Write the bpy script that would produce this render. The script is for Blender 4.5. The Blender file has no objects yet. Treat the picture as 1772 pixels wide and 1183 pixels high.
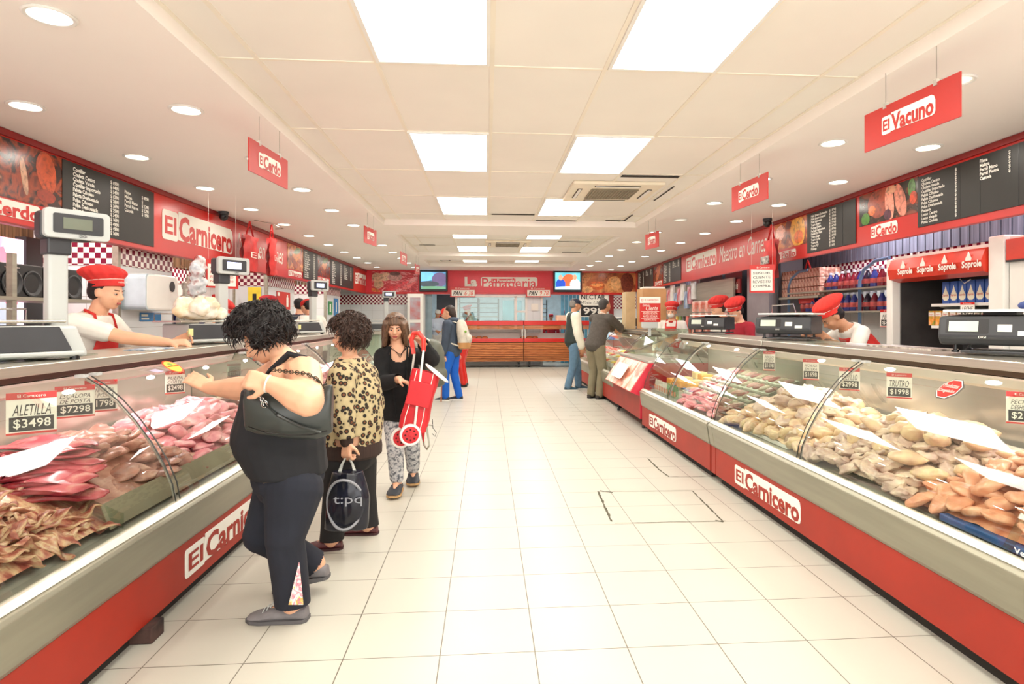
import bpy, math, random
from mathutils import Vector as V, Matrix, noise
sc = bpy.context.scene
COL = sc.collection
R = random.Random(11)
PI = math.pi
# ---------------------------------------------------------------- camera, world, exposure
FPX, AX, AY, H0, TH = 1060.0, 923.0, 549.0, 1.36, math.radians(4.32)
cam = bpy.data.cameras.new('camera'); co = bpy.data.objects.new('camera', cam); COL.objects.link(co)
co.location = (0, 0, H0); co.rotation_euler = (PI/2, 0, -TH)
cam.sensor_width = 36; cam.lens = FPX/1772*36
cam.shift_x = (886-AX)/1772; cam.shift_y = (AY-591.5)/1772; cam.clip_end = 200
sc.camera = co
w = bpy.data.worlds.new('daylight'); sc.world = w; w.use_nodes = True
wb = w.node_tree.nodes['Background']; wb.inputs[0].default_value = (1, .975, .93, 1); wb.inputs[1].default_value = 2.1
sc.view_settings.view_transform = 'Standard'; sc.view_settings.look = 'None'
sc.view_settings.gamma = 1; sc.view_settings.exposure = 0.88; sc.view_settings.use_curve_mapping = False
FW = V((math.sin(TH), math.cos(TH), 0)); RT = V((math.cos(TH), -math.sin(TH), 0)); UP = V((0, 0, 1))
def at(px, py, X=None, Y=None, Z=None, D=None):
    d = FW + RT*((px-AX)/FPX) + UP*((AY-py)/FPX)
    if X is not None: t = X/d.x
    elif Y is not None: t = Y/d.y
    elif Z is not None: t = (Z-H0)/d.z
    else: t = D
    return V((0, 0, H0)) + d*t
ZS = H0+1.317      # soffit height
ZT = 2.76          # tile ceiling height
# ---------------------------------------------------------------- object helpers
def tag(o, label=None, cat=None, group=None, kind=None):
    if label: o['label'] = label
    if cat: o['category'] = cat
    if group: o['group'] = group
    if kind: o['kind'] = kind
    return o
def thing(name, loc, label, cat, group=None):
    o = bpy.data.objects.new(name, None); o.empty_display_size = .1; o.location = V(loc); COL.objects.link(o)
    return tag(o, label, cat, group)
def wl(o):
    p = V((0, 0, 0))
    while o: p += o.location; o = o.parent
    return p
def perp(d):
    a = V((0, 0, 1)) if abs(d.z) < .9 else V((0, 1, 0))
    x = d.cross(a).normalized(); return x, x.cross(d).normalized()
class B:
    def __init__(s): s.v = []; s.f = []; s.m = []
    def add(s, vs, fs, mi=0):
        n = len(s.v); s.v += [V(q) for q in vs]; s.f += [tuple(i+n for i in q) for q in fs]; s.m += [mi]*len(fs); return s
    def box(s, c, d, rot=None, mi=0):
        c = V(c); vs = []
        for x in (-.5, .5):
            for y in (-.5, .5):
                for z in (-.5, .5):
                    q = V((x*d[0], y*d[1], z*d[2]))
                    if rot is not None: q = rot @ q
                    vs.append(c+q)
        return s.add(vs, [(0,1,3,2),(4,6,7,5),(0,4,5,1),(2,3,7,6),(0,2,6,4),(1,5,7,3)], mi)
    def bb(s, a, b, mi=0):
        a = V(a); b = V(b); return s.box((a+b)/2, (abs(b.x-a.x), abs(b.y-a.y), abs(b.z-a.z)), None, mi)
    def tube(s, pts, r, n=8, mi=0, closed=False, cap=True):
        pts = [V(p) for p in pts]; k = len(pts); rr = r if isinstance(r, (list, tuple)) else [r]*k
        vs = []; fs = []; px = None
        for i, p in enumerate(pts):
            a = pts[(i-1) % k] if (closed or i > 0) else p
            b_ = pts[(i+1) % k] if (closed or i < k-1) else p
            t = (b_-a)
            t = t.normalized() if t.length > 1e-9 else V((0, 0, 1))
            if px is None: px, py = perp(t)
            else:
                px = (px - t*px.dot(t))
                px = px.normalized() if px.length > 1e-6 else perp(t)[0]
                py = t.cross(px)
            for j in range(n):
                an = 2*PI*j/n; vs.append(p + (px*math.cos(an)+py*math.sin(an))*rr[i])
        for i in range(k if closed else k-1):
            for j in range(n):
                a = i*n+j; b_ = i*n+(j+1) % n; c = ((i+1) % k)*n+(j+1) % n; d = ((i+1) % k)*n+j
                fs.append((a, b_, c, d))
        if cap and not closed: fs.append(tuple(range(n-1, -1, -1))); fs.append(tuple((k-1)*n+j for j in range(n)))
        return s.add(vs, fs, mi)
    def cap(s, a, b, ra, rb, n=10, mi=0):
        a = V(a); b = V(b); d = (b-a)
        d = d.normalized() if d.length > 1e-6 else V((0, 0, 1))
        P = []; Q = []
        for k in (0, 1, 2): t = (k+.35)/3*PI/2; P.append(a-d*ra*math.cos(t)); Q.append(ra*math.sin(t))
        P.append(a); Q.append(ra); P.append(b); Q.append(rb)
        for k in (2, 1, 0): t = (k+.35)/3*PI/2; P.append(b+d*rb*math.cos(t)); Q.append(rb*math.sin(t))
        return s.tube(P, Q, n, mi)
    def ell(s, c, r, rot=None, n=12, m=8, mi=0):
        c = V(c); r = (r, r, r) if isinstance(r, (int, float)) else r; vs = []; fs = []
        for i in range(m+1):
            ph = PI*(i+.0)/m
            for j in range(n):
                th = 2*PI*j/n
                q = V((r[0]*max(math.sin(ph), .02)*math.cos(th), r[1]*max(math.sin(ph), .02)*math.sin(th), r[2]*math.cos(ph)))
                if rot is not None: q = rot @ q
                vs.append(c+q)
        for i in range(m):
            for j in range(n): fs.append((i*n+j, (i+1)*n+j, (i+1)*n+(j+1) % n, i*n+(j+1) % n))
        fs.append(tuple(range(n-1, -1, -1))[::-1]); fs.append(tuple(m*n+j for j in range(n))[::-1])
        return s.add(vs, fs, mi)
    def loft(s, secs, n=16, mi=0, cap=True):
        vs = []; fs = []
        for (c, ux, uy, rx, ry) in secs:
            for j in range(n): a = 2*PI*j/n; vs.append(c+ux*(rx*math.cos(a))+uy*(ry*math.sin(a)))
        k = len(secs)
        for i in range(k-1):
            for j in range(n): fs.append((i*n+j, i*n+(j+1) % n, (i+1)*n+(j+1) % n, (i+1)*n+j))
        if cap: fs.append(tuple(range(n-1, -1, -1))); fs.append(tuple((k-1)*n+j for j in range(n)))
        return s.add(vs, fs, mi)
    def prism(s, poly, o, u, v, n, dep, mi=0):
        # polygon (u,v) pairs extruded by dep along n
        k = len(poly); o = V(o); a = [o+u*p[0]+v*p[1] for p in poly]; b = [q+n*dep for q in a]
        return s.add(a+b, [tuple(range(k-1, -1, -1)), tuple(range(k, 2*k))]+[(i, (i+1) % k, k+(i+1) % k, k+i) for i in range(k)], mi)
    def sheet(s, rows, mi=0):
        k = len(rows[0]); vs = [p for r in rows for p in r]
        return s.add(vs, [(i*k+j, i*k+j+1, (i+1)*k+j+1, (i+1)*k+j) for i in range(len(rows)-1) for j in range(k-1)], mi)
    def lathe(s, c, prof, n=20, mi=0, ax=None, sx=1, sy=1):
        # prof: (r, z)
        c = V(c); z = V(ax).normalized() if ax is not None else V((0, 0, 1)); x, y = (V((1, 0, 0)), V((0, 1, 0))) if ax is None else perp(z)
        return s.loft([(c+z*q, x, y, max(r, 1e-4)*sx, max(r, 1e-4)*sy) for r, q in prof], n, mi)
def mk(name, b, mats, parent=None, loc=None, smooth=True, bevel=0, auto=True, solid=0):
    me = bpy.data.meshes.new(name)
    off = wl(parent) if parent else (V(loc) if loc is not None else V((0, 0, 0)))
    me.from_pydata([v-off for v in b.v], [], b.f)
    mats = mats if isinstance(mats, (list, tuple)) else [mats]
    for m in mats: me.materials.append(m)
    for p, mi in zip(me.polygons, b.m): p.material_index = mi
    me.validate(); me.update()
    o = bpy.data.objects.new(name, me); COL.objects.link(o)
    if parent: o.parent = parent
    elif loc is not None: o.location = V(loc)
    if smooth:
        for p in me.polygons: p.use_smooth = True
        if auto: me.set_sharp_from_angle(angle=math.radians(38))
    if bevel:
        m = o.modifiers.new('bevel', 'BEVEL'); m.width = bevel; m.segments = 2; m.limit_method = 'ANGLE'
    if solid:
        m = o.modifiers.new('solid', 'SOLIDIFY'); m.thickness = solid; m.offset = 0
    return o
def voxel(b, vs=.012, it=6, disp=None):
    """union of overlapping closed shapes as one continuous surface"""
    me = bpy.data.meshes.new('t'); me.from_pydata(b.v, [], b.f); me.update()
    o = bpy.data.objects.new('t', me); COL.objects.link(o)
    m = o.modifiers.new('r', 'REMESH'); m.mode = 'VOXEL'; m.voxel_size = vs
    if it: s = o.modifiers.new('s', 'SMOOTH'); s.factor = .5; s.iterations = it
    dg = bpy.context.evaluated_depsgraph_get(); e = o.evaluated_get(dg); m2 = e.to_mesh()
    out = B(); vv = [v.co.copy() for v in m2.vertices]
    if disp: vv = [v+n.normal*disp(v) for v, n in zip(vv, m2.vertices)]
    out.add(vv, [tuple(p.vertices) for p in m2.polygons]); e.to_mesh_clear()
    bpy.data.objects.remove(o); bpy.data.meshes.remove(me)
    return out
TXT = {}
def textgeo(t, off=0.0, sh=0.0, sp=1.0):
    k = (t, off, sh, sp)
    if k in TXT: return TXT[k]
    c = bpy.data.curves.new('t', 'FONT'); c.body = t; c.size = 1; c.offset = off; c.shear = sh; c.space_character = sp; c.resolution_u = 2
    o = bpy.data.objects.new('t', c); COL.objects.link(o)
    bpy.context.view_layer.update()
    e = o.evaluated_get(bpy.context.evaluated_depsgraph_get()); me = e.to_mesh()
    vs = [(v.co.x, v.co.y) for v in me.vertices]; fs = [tuple(p.vertices) for p in me.polygons]; e.to_mesh_clear()
    bpy.data.objects.remove(o); bpy.data.curves.remove(c)
    if vs:
        x0 = min(v[0] for v in vs); x1 = max(v[0] for v in vs); y0 = min(v[1] for v in vs); y1 = max(v[1] for v in vs)
    else: x0 = y0 = 0; x1 = y1 = 1
    TXT[k] = (vs, fs, x0, x1, y0, y1); return TXT[k]
def text(b, t, o, u, v, n, w=None, h=None, off=0.0, sh=0.0, lift=.002, mi=0, base=False, sp=1.0):
    """write t into the box with lower-left corner o; w and/or h give its size"""
    vs, fs, x0, x1, y0, y1 = textgeo(t, off, sh, sp)
    if base: y0, y1 = 0, .73
    sy = h/(y1-y0) if h else w/(x1-x0); sx = w/(x1-x0) if w else sy
    b.add([V(o)+u*((x-x0)*sx)+v*((y-y0)*sy)+n*lift for x, y in vs], fs, mi)
def rrect(w, h, r, k=4, x=0, y=0):
    P = []
    for cx, cy, a0 in ((w-r, r, -PI/2), (w-r, h-r, 0), (r, h-r, PI/2), (r, r, PI)):
        for i in range(k+1): a = a0+PI/2*i/k; P.append((x+cx+r*math.cos(a), y+cy+r*math.sin(a)))
    return P
# ---------------------------------------------------------------- materials
def lin(c):
    return tuple((x/255/12.92 if x/255 <= .04045 else ((x/255+.055)/1.055)**2.4) for x in c[:3])
MATS = {}
def mat(name, c, rough=.5, metal=0, var=.08, scale=6, bump=0, emit=0, spec=.5, stretch=None, c2=None, sub=0, detail=3, alpha=1, coat=0):
    if name in MATS: return MATS[name]
    m = bpy.data.materials.new(name); m.use_nodes = True; nt = m.node_tree; N = nt.nodes; L = nt.links
    p = N['Principled BSDF']; tc = N.new('ShaderNodeTexCoord'); nz = N.new('ShaderNodeTexNoise')
    nz.inputs['Scale'].default_value = scale; nz.inputs['Detail'].default_value = detail
    if stretch:
        mp = N.new('ShaderNodeMapping'); mp.inputs['Scale'].default_value = stretch
        L.new(tc.outputs['Object'], mp.inputs[0]); L.new(mp.outputs[0], nz.inputs['Vector'])
    else: L.new(tc.outputs['Object'], nz.inputs['Vector'])
    cr = N.new('ShaderNodeValToRGB'); a = lin(c)
    b = lin(c2) if c2 else tuple(min(x*(1+var), 1) for x in a)
    if not c2: a = tuple(x*(1-var) for x in a)
    cr.color_ramp.elements[0].color = (*a, 1); cr.color_ramp.elements[1].color = (*b, 1)
    cr.color_ramp.elements[0].position = .35; cr.color_ramp.elements[1].position = .65
    L.new(nz.outputs[0], cr.inputs[0]); L.new(cr.outputs[0], p.inputs['Base Color'])
    p.inputs['Roughness'].default_value = rough; p.inputs['Metallic'].default_value = metal
    p.inputs['Specular IOR Level'].default_value = spec
    if coat: p.inputs['Coat Weight'].default_value = coat
    if sub:
        p.inputs['Subsurface Weight'].default_value = sub; p.inputs['Subsurface Scale'].default_value = .01
    if bump:
        bp = N.new('ShaderNodeBump'); bp.inputs['Strength'].default_value = bump; bp.inputs['Distance'].default_value = .01
        L.new(nz.outputs[0], bp.inputs['Height']); L.new(bp.outputs[0], p.inputs['Normal'])
    if emit:
        L.new(cr.outputs[0], p.inputs['Emission Color']); p.inputs['Emission Strength'].default_value = emit
    if alpha < 1: p.inputs['Alpha'].default_value = alpha
    MATS[name] = m; return m
def ramp_mat(name, stops, scale=4, rough=.4, kind='NOISE', stretch=None, dist=0, bump=0, emit=0, spec=.5, detail=5, const=False):
    if name in MATS: return MATS[name]
    m = mat(name, stops[0][1], rough=rough, scale=scale, stretch=stretch, bump=bump, spec=spec, detail=detail)
    nt = m.node_tree; N = nt.nodes; cr = [n for n in N if n.type == 'VALTORGB'][0]; nz = [n for n in N if n.type == 'TEX_NOISE'][0]
    r = cr.color_ramp
    if const: r.interpolation = 'CONSTANT'
    r.elements[0].position = stops[0][0]; r.elements[0].color = (*lin(stops[0][1]), 1)
    r.elements[1].position = stops[1][0]; r.elements[1].color = (*lin(stops[1][1]), 1)
    for q, c in stops[2:]: e = r.elements.new(q); e.color = (*lin(c), 1)
    if kind == 'VORONOI':
        v = N.new('ShaderNodeTexVoronoi'); v.inputs['Scale'].default_value = scale
        src = nz.inputs['Vector'].links[0].from_socket; nt.links.new(src, v.inputs['Vector'])
        nt.links.new(v.outputs['Distance'], cr.inputs[0])
    nz.inputs['Distortion'].default_value = dist
    if emit:
        p = N['Principled BSDF']; nt.links.new(cr.outputs[0], p.inputs['Emission Color']); p.inputs['Emission Strength'].default_value = emit
    return m
def checker_mat(name, ca, cb, size, rough=.25, axes='XZ'):
    if name in MATS: return MATS[name]
    m = bpy.data.materials.new(name); m.use_nodes = True; nt = m.node_tree; N = nt.nodes; L = nt.links; p = N['Principled BSDF']
    tc = N.new('ShaderNodeTexCoord'); mp = N.new('ShaderNodeMapping'); mp.inputs['Scale'].default_value = (1/size,)*3
    mp.inputs['Location'].default_value = (.5, .5, .013)
    ch = N.new('ShaderNodeTexChecker'); ch.inputs['Scale'].default_value = 1
    L.new(tc.outputs['Object'], mp.inputs[0]); L.new(mp.outputs[0], ch.inputs[0])
    ch.inputs[1].default_value = (*lin(ca), 1); ch.inputs[2].default_value = (*lin(cb), 1)
    L.new(ch.outputs[0], p.inputs['Base Color']); p.inputs['Roughness'].default_value = rough
    MATS[name] = m; return m
def grid_mat(name, c, cg, sx, sy, ox, oy, g, axes=(0, 1), rough=.25, var=.03, spec=.5, bump=.1):
    """tiles of sx by sy with joints g wide, laid from (ox, oy)"""
    m = mat(name, c, rough=rough, var=var, scale=1.5, spec=spec); nt = m.node_tree; N = nt.nodes; L = nt.links
    p = N['Principled BSDF']; tc = [n for n in N if n.type == 'TEX_COORD'][0]; cr = [n for n in N if n.type == 'VALTORGB'][0]
    sep = N.new('ShaderNodeSeparateXYZ'); L.new(tc.outputs['Object'], sep.inputs[0]); outs = []
    def mth(op, a, b=None):
        k = N.new('ShaderNodeMath'); k.operation = op
        for i, q in enumerate((a, b)):
            if q is None: continue
            if isinstance(q, (int, float)): k.inputs[i].default_value = q
            else: L.new(q, k.inputs[i])
        return k.outputs[0]
    for ax, s, o in ((axes[0], sx, ox), (axes[1], sy, oy)):
        fr = mth('FRACT', mth('DIVIDE', mth('ADD', sep.outputs[ax], -o+50*s), s))
        lo = mth('MINIMUM', fr, mth('SUBTRACT', 1.0, fr)); outs.append(mth('LESS_THAN', mth('MULTIPLY', lo, s), g/2))
    msk = mth('MAXIMUM', outs[0], outs[1])
    mx = N.new('ShaderNodeMixRGB'); L.new(msk, mx.inputs[0]); L.new(cr.outputs[0], mx.inputs[1]); mx.inputs[2].default_value = (*lin(cg), 1)
    L.new(mx.outputs[0], p.inputs['Base Color'])
    return m
def glass_mat(name, tint=(235, 245, 240), base=.08, rough=.0):
    if name in MATS: return MATS[name]
    m = bpy.data.materials.new(name); m.use_nodes = True; nt = m.node_tree; N = nt.nodes; L = nt.links
    N.remove(N['Principled BSDF']); out = N['Material Output']
    tr = N.new('ShaderNodeBsdfTransparent'); tr.inputs[0].default_value = (*lin(tint), 1)
    gl = N.new('ShaderNodeBsdfGlossy'); gl.inputs['Roughness'].default_value = rough
    fr = N.new('ShaderNodeLayerWeight'); fr.inputs[0].default_value = .5
    pw = N.new('ShaderNodeMath'); pw.operation = 'POWER'; pw.inputs[1].default_value = 3.2; L.new(fr.outputs['Facing'], pw.inputs[0])
    ad = N.new('ShaderNodeMath'); ad.operation = 'MULTIPLY_ADD'; ad.inputs[1].default_value = .75; ad.inputs[2].default_value = base
    mx = N.new('ShaderNodeMixShader'); L.new(pw.outputs[0], ad.inputs[0]); L.new(ad.outputs[0], mx.inputs[0])
    L.new(tr.outputs[0], mx.inputs[1]); L.new(gl.outputs[0], mx.inputs[2]); L.new(mx.outputs[0], out.inputs[0])
    MATS[name] = m; return m
def area(name, loc, sx, sy, power, color=(1, .97, .92), rot=(0, 0, 0), disk=False, parent=None, spread=None):
    l = bpy.data.lights.new(name, 'AREA'); l.energy = power; l.color = color; l.size = sx
    if disk: l.shape = 'DISK'
    else: l.shape = 'RECTANGLE'; l.size_y = sy
    if spread: l.spread = spread
    o = bpy.data.objects.new(name, l); COL.objects.link(o); o.rotation_euler = rot
    o.location = V(loc)-(wl(parent) if parent else V((0, 0, 0)))
    if parent: o.parent = parent
    return o
RED = mat('red_vinyl', (200, 34, 26), rough=.28, var=.04, scale=2)
RED2 = mat('red_paint', (205, 62, 42), rough=.4, var=.06, scale=3)
DKRED = mat('dark_red_frame', (140, 28, 28), rough=.4)
MAG = mat('magenta_red_panel', (208, 44, 66), rough=.4)
WHITE = mat('white_plastic', (238, 236, 230), rough=.4, var=.02)
PAPER = mat('white_paper', (240, 238, 228), rough=.7, var=.02)
BLACK = mat('black_plastic', (28, 28, 30), rough=.35)
CHAR = mat('charcoal_plastic', (52, 54, 58), rough=.4)
GREY = mat('grey_plastic', (186, 190, 188), rough=.4, var=.03)
BOARD = mat('menu_board_black', (34, 34, 31), rough=.45, var=.05)
STEEL = mat('brushed_steel', (196, 192, 180), rough=.32, metal=.85, var=.06, scale=3, stretch=(30, .4, 30))
STEELD = mat('dull_steel', (165, 160, 146), rough=.42, metal=.7, var=.1, scale=3, stretch=(8, .4, 8))
CHROME = mat('chrome', (215, 215, 215), rough=.15, metal=1, var=.02)
ALU = mat('satin_aluminium', (200, 198, 190), rough=.35, metal=.6, var=.03)
GLASS = glass_mat('clear_glass'); CGLASS = glass_mat('case_glass', (236, 242, 236), .05)
SKIN = mat('skin', (222, 170, 138), rough=.5, var=.06, scale=9, sub=.15)
SKIN2 = mat('tanned_skin', (196, 142, 108), rough=.5, var=.06, scale=9, sub=.15)
# ---------------------------------------------------------------- lights of the room
XA, YA, ZA = V((1, 0, 0)), V((0, 1, 0)), V((0, 0, 1))
ORD = ['nearest', 'second', 'third', 'fourth', 'fifth', 'sixth', 'seventh', 'eighth', 'ninth', 'tenth', 'eleventh', 'twelfth', 'thirteenth', 'fourteenth']
PANELM = mat('lit_diffuser', (255, 250, 238), emit=5, var=.01)
LAMPM = mat('lit_downlight', (255, 250, 232), emit=7, var=.01)
DIMM = mat('dim_downlight', (226, 228, 214), emit=.5, var=.02)
CREAM = mat('ceiling_paint', (250, 243, 236), rough=.75, var=.015, scale=.8)
def struct(name, b, m, **k): return tag(mk(name, b, m, **k), kind='structure')
GX = [-1.24+.634*k for k in range(6)]
TRAYS = [(-1.5, 8.85), (9.85, 13.2), (14.2, 15.9)]
X0, X1 = -1.46, 2.17
panels = []
for ti, (ys, side) in enumerate([((2.19, 0), (4.65, 0), (7.13, 0)), ((9.93, 1), (12.05, 1)), ((14.4, 2), (14.4, 2))][i] if 0 else None for i in ()): pass
PROWS = [(-.3, 1.2), (2.19, 1.2), (4.65, 1.2), (7.12, 1.2), (9.9, .9), (12.05, .95), (14.45, .95)]
for ri, (y, ln) in enumerate(PROWS):
    for si, x in enumerate((-.6, .675)):
        t = thing('ceiling_light_panel', (x+.3, y+ln/2, ZT), 'glowing square ceiling light panel in the %s column, %s one along the tray ceiling' % (('left', 'right')[si], ORD[ri]), 'ceiling light', 'light panels in the tile ceiling')
        mk('diffuser', B().bb((x+.02, y+.02, ZT-.012), (x+.595, y+ln-.02, ZT-.006)), PANELM, t, smooth=False)
        f = B()
        for a, c in (((x, y), (x+.02, y+ln)), ((x+.595, y), (x+.615, y+ln)), ((x+.02, y), (x+.595, y+.02)), ((x+.02, y+ln-.02), (x+.595, y+ln))): f.bb((*a, ZT-.016), (*c, ZT-.003))
        mk('frame', f, WHITE, t, smooth=False)
        area('panel_lamp', (x+.31, y+ln/2, ZT-.02), .57, ln-.05, 6.8, parent=t)
# downlights: two rows each side
dls = []
for side, xs, y0, n in (('left', (-1.9, -2.86), 2.82, 12), ('right', (2.6, 3.4), 3.22, 12)):
    for xi, x in enumerate(xs):
        for k in range(-1, n):
            y = y0+1.215*k + (.06 if side == 'right' and xi == 1 else 0)
            dim = side == 'right' and xi == 0 and k in (0, 4)
            row = ('row nearer the aisle', 'row beside the red fascia')[xi]
            t = thing('recessed_downlight', (x, y, ZS), '%s round recessed downlight, %s one in the %s on the %s' % ('unlit' if dim else 'bright', ORD[k+1], row, side), 'ceiling light', 'downlights on the %s soffit' % side)
            mk('trim_ring', B().lathe((x, y, ZS), [(.078, .0), (.1, -.001), (.103, -.006), (.095, -.011), (.082, -.009), (.074, .004), (.078, 0)], 24), WHITE, t)
            mk('lamp_glass', B().lathe((x, y, ZS), [(.001, -.004), (.075, -.004), (.076, .002)], 24), DIMM if dim else LAMPM, t)
            if not dim: area('downlight_lamp', (x, y, ZS-.014), .14, .14, 1.7, (1, .93, .84), disk=True, parent=t)
for side, x, c, ys in (('left', -3.85, (1, .93, .86), (5.2, 8.6, 12.4)), ('right', 4.62, (.86, .88, 1), (4.6, 7.0, 10.6, 14))):  # added strip lights, unseen behind the fascias, to brighten the staff areas
    for i, y in enumerate(ys):
        t = thing('added_strip_light', (x, y, 2.62), 'added unseen strip light behind the %s fascia, %s one from the camera' % (side, ORD[i]), 'ceiling light', 'added strip lights behind the fascias')
        mk('diffuser', B().bb((x-.05, y-.6, 2.60), (x+.05, y+.6, 2.64)), PANELM, t, smooth=False); mk('housing', B().bb((x-.06, y-.62, 2.64), (x+.06, y+.62, ZS)), WHITE, t, smooth=False)
        area('strip_lamp', (x, y, 2.59), .12, 1.2, 13, c, parent=t)
# ---------------------------------------------------------------- shell
YB = 17.4
FLOOR = grid_mat('floor_tiles', (192, 189, 177), (104, 98, 86), .383, .373, -.189, 2.487, .0045, rough=.34, var=.015, spec=.35)
struct('floor', B().bb((-6, -2.2, -.1), (7, 24, 0)), FLOOR, smooth=False)
TILE = mat('ceiling_tile', (228, 220, 204), rough=.85, var=.02, scale=2)
b = B()
for y0, y1 in TRAYS: b.bb((X0, y0, ZT), (X1, y1, ZT+.05))
struct('ceiling', b, grid_mat('ceiling_tiles', (240, 235, 226), (206, 198, 182), .634, 1.232, -1.24, 3.42, .006, rough=.85, var=.02), smooth=False)
b = B()
b.bb((-6, -2.2, ZS), (X0, 24, ZS+.13)); b.bb((X1, -2.2, ZS), (7, 24, ZS+.13))
for a, c in ((-2.2, TRAYS[0][0]), (8.85, 9.85), (13.2, 14.2), (15.9, 24)): b.bb((X0, a, ZS), (X1, c, ZS+.13))
struct('ceiling_soffit', b, CREAM, smooth=False)
TB = mat('ceiling_grid_bar', (240, 232, 216), rough=.5, var=.02)
for ti, (y0, y1) in enumerate(TRAYS):
    b = B()
    for x in GX: b.bb((x-.012, y0, ZT-.006), (x+.012, y1, ZT+.001))
    for k in range(-4, 12):
        y = 3.42+1.232*k if ti == 0 else (10.85+1.18*k if ti == 1 else 15.4+1.2*k)
        if y0 < y < y1-.1: b.bb((X0, y-.01, ZT-.005), (X1, y+.01, ZT+.001))
    b.bb((X0, y0, ZT-.006), (X0+.02, y1, ZT)); b.bb((X1-.02, y0, ZT-.006), (X1, y1, ZT))
    struct('trim_%d' % (ti+1), b, TB, smooth=False)
# dark slots where tiles sit ajar
b = B()
DK = mat('ceiling_gap', (48, 42, 36), rough=.9)
for a, c in (((.06, 8.28), (.64, 8.33)), ((.7, 8.78), (1.28, 8.82)), ((1.7, 8.7), (2.0, 8.74)), ((1.96, 8.2), (1.98, 8.7)), ((1.32, 5.93), (1.9, 6.0)), ((1.98, 6.4), (1.995, 7.2)), ((-1.3, 11.9), (-1.0, 11.95)), ((1.3, 11.2), (1.9, 11.24)), ((1.6, 13.0), (2.0, 13.05))): b.bb((*a, ZT-.009), (*c, ZT-.006))
struct('trim_4', b, DK, smooth=False)
b = B()
for pts in ([(-1.15, 14.6), (-.95, 14.55), (-.9, 15.2), (-1.12, 15.25)],):
    b.tube([V((x, y, ZT-.008)) for x, y in pts], .008, 4, closed=True)
struct('trim_5', b, DK, smooth=False)
WALLT = grid_mat('white_wall_tiles', (226, 226, 222), (168, 166, 160), .3, .3, 0, .06, .004, axes=(1, 2), rough=.2, var=.02)
WALLF = grid_mat('white_wall_tiles_facing', (222, 226, 228), (165, 165, 162), .3, .3, .1, .06, .004, axes=(0, 2), rough=.2, var=.02)
CHK = checker_mat('wine_white_checker', (120, 24, 52), (240, 234, 228), .052)
WOODB = ramp_mat('brown_wood_slats', [(.3, (58, 40, 28)), (.55, (104, 78, 52)), (.7, (140, 112, 76))], 3, .6, stretch=(14, 14, .5))
WOODR = ramp_mat('blue_grey_slats', [(.3, (80, 80, 92)), (.55, (108, 108, 122)), (.7, (130, 130, 144))], 3, .6, stretch=(14, 14, .5))
XL, XR = -4.3, 5.0
b = B().bb((XL-.1, -2.2, 0), (XL, YB+4, ZS)); struct('wall_left', b, WALLT, smooth=False)
b = B().bb((XR, -2.2, 0), (XR+.1, YB+4, ZS)); struct('wall_right', b, WALLT, smooth=False)
# checker bands and slatted timber above them
b = B(); b.bb((XL, -2, 1.84), (XL+.012, YB, 2.05)); b.bb((XR-.012, -2, 1.86), (XR, YB, 2.12)); struct('trim_6', b, CHK, smooth=False)
def slats(b, a, c, n, ax):
    a = V(a); c = V(c)
    for i in range(n):
        t0 = i/n; t1 = (i+.86)/n
        p = a.copy(); q = c.copy(); p[ax] = a[ax]+(c[ax]-a[ax])*t0; q[ax] = a[ax]+(c[ax]-a[ax])*t1; b.bb(p, q)
b = B(); slats(b, (XL, 3, 2.05), (XL+.03, YB, ZS), 110, 1); b.bb((XL, 3, 2.05), (XL+.01, YB, ZS)); struct('trim_7', b, WOODB, smooth=False)
b = B(); slats(b, (XR-.03, 2, 2.12), (XR, YB, ZS), 120, 1); struct('trim_8', b, WOODR, smooth=False); struct('trim_12', B().bb((XR-.01, 2, 2.12), (XR, YB, ZS)), mat('slat_gap_shade', (40, 38, 44), rough=.8), smooth=False)  # dark backing board paints the shade between the slats
# tiled piers along the left wall
for i, (y0, y1, xp) in enumerate(((6.13, 7.15, -3.52), (10.1, 11.5, -3.52), (13.7, 15.0, -3.52))):
    t = thing('tiled_pier', (-3.9, (y0+y1)/2, 0), 'white tiled wall pier with wine checker band, %s one along the left wall' % ORD[i], 'pier', 'tiled piers'); t['kind'] = 'structure'
    p = mk('tiled_face', B().bb((XL+.001, y0, 0), (xp, y1, ZS-.01)), WALLF, t, smooth=False)
    mk('checker_band', B().bb((XL+.03, y0-.01, 1.86), (xp+.01, y1, 2.07)), CHK, t, smooth=False)
    b = B(); slats(b, (XL+.05, y0-.012, 2.07), (xp+.01, y0, ZS-.01), 11, 0); slats(b, (xp, y0, 2.07), (xp+.014, y1, ZS-.01), 12, 1); mk('timber_slats', b, WOODB, t, smooth=False)
    mk('corner_strip', B().bb((xp-.035, y0-.02, 0), (xp+.02, y0+.02, 2.07)), STEELD, t, smooth=False)
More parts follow.
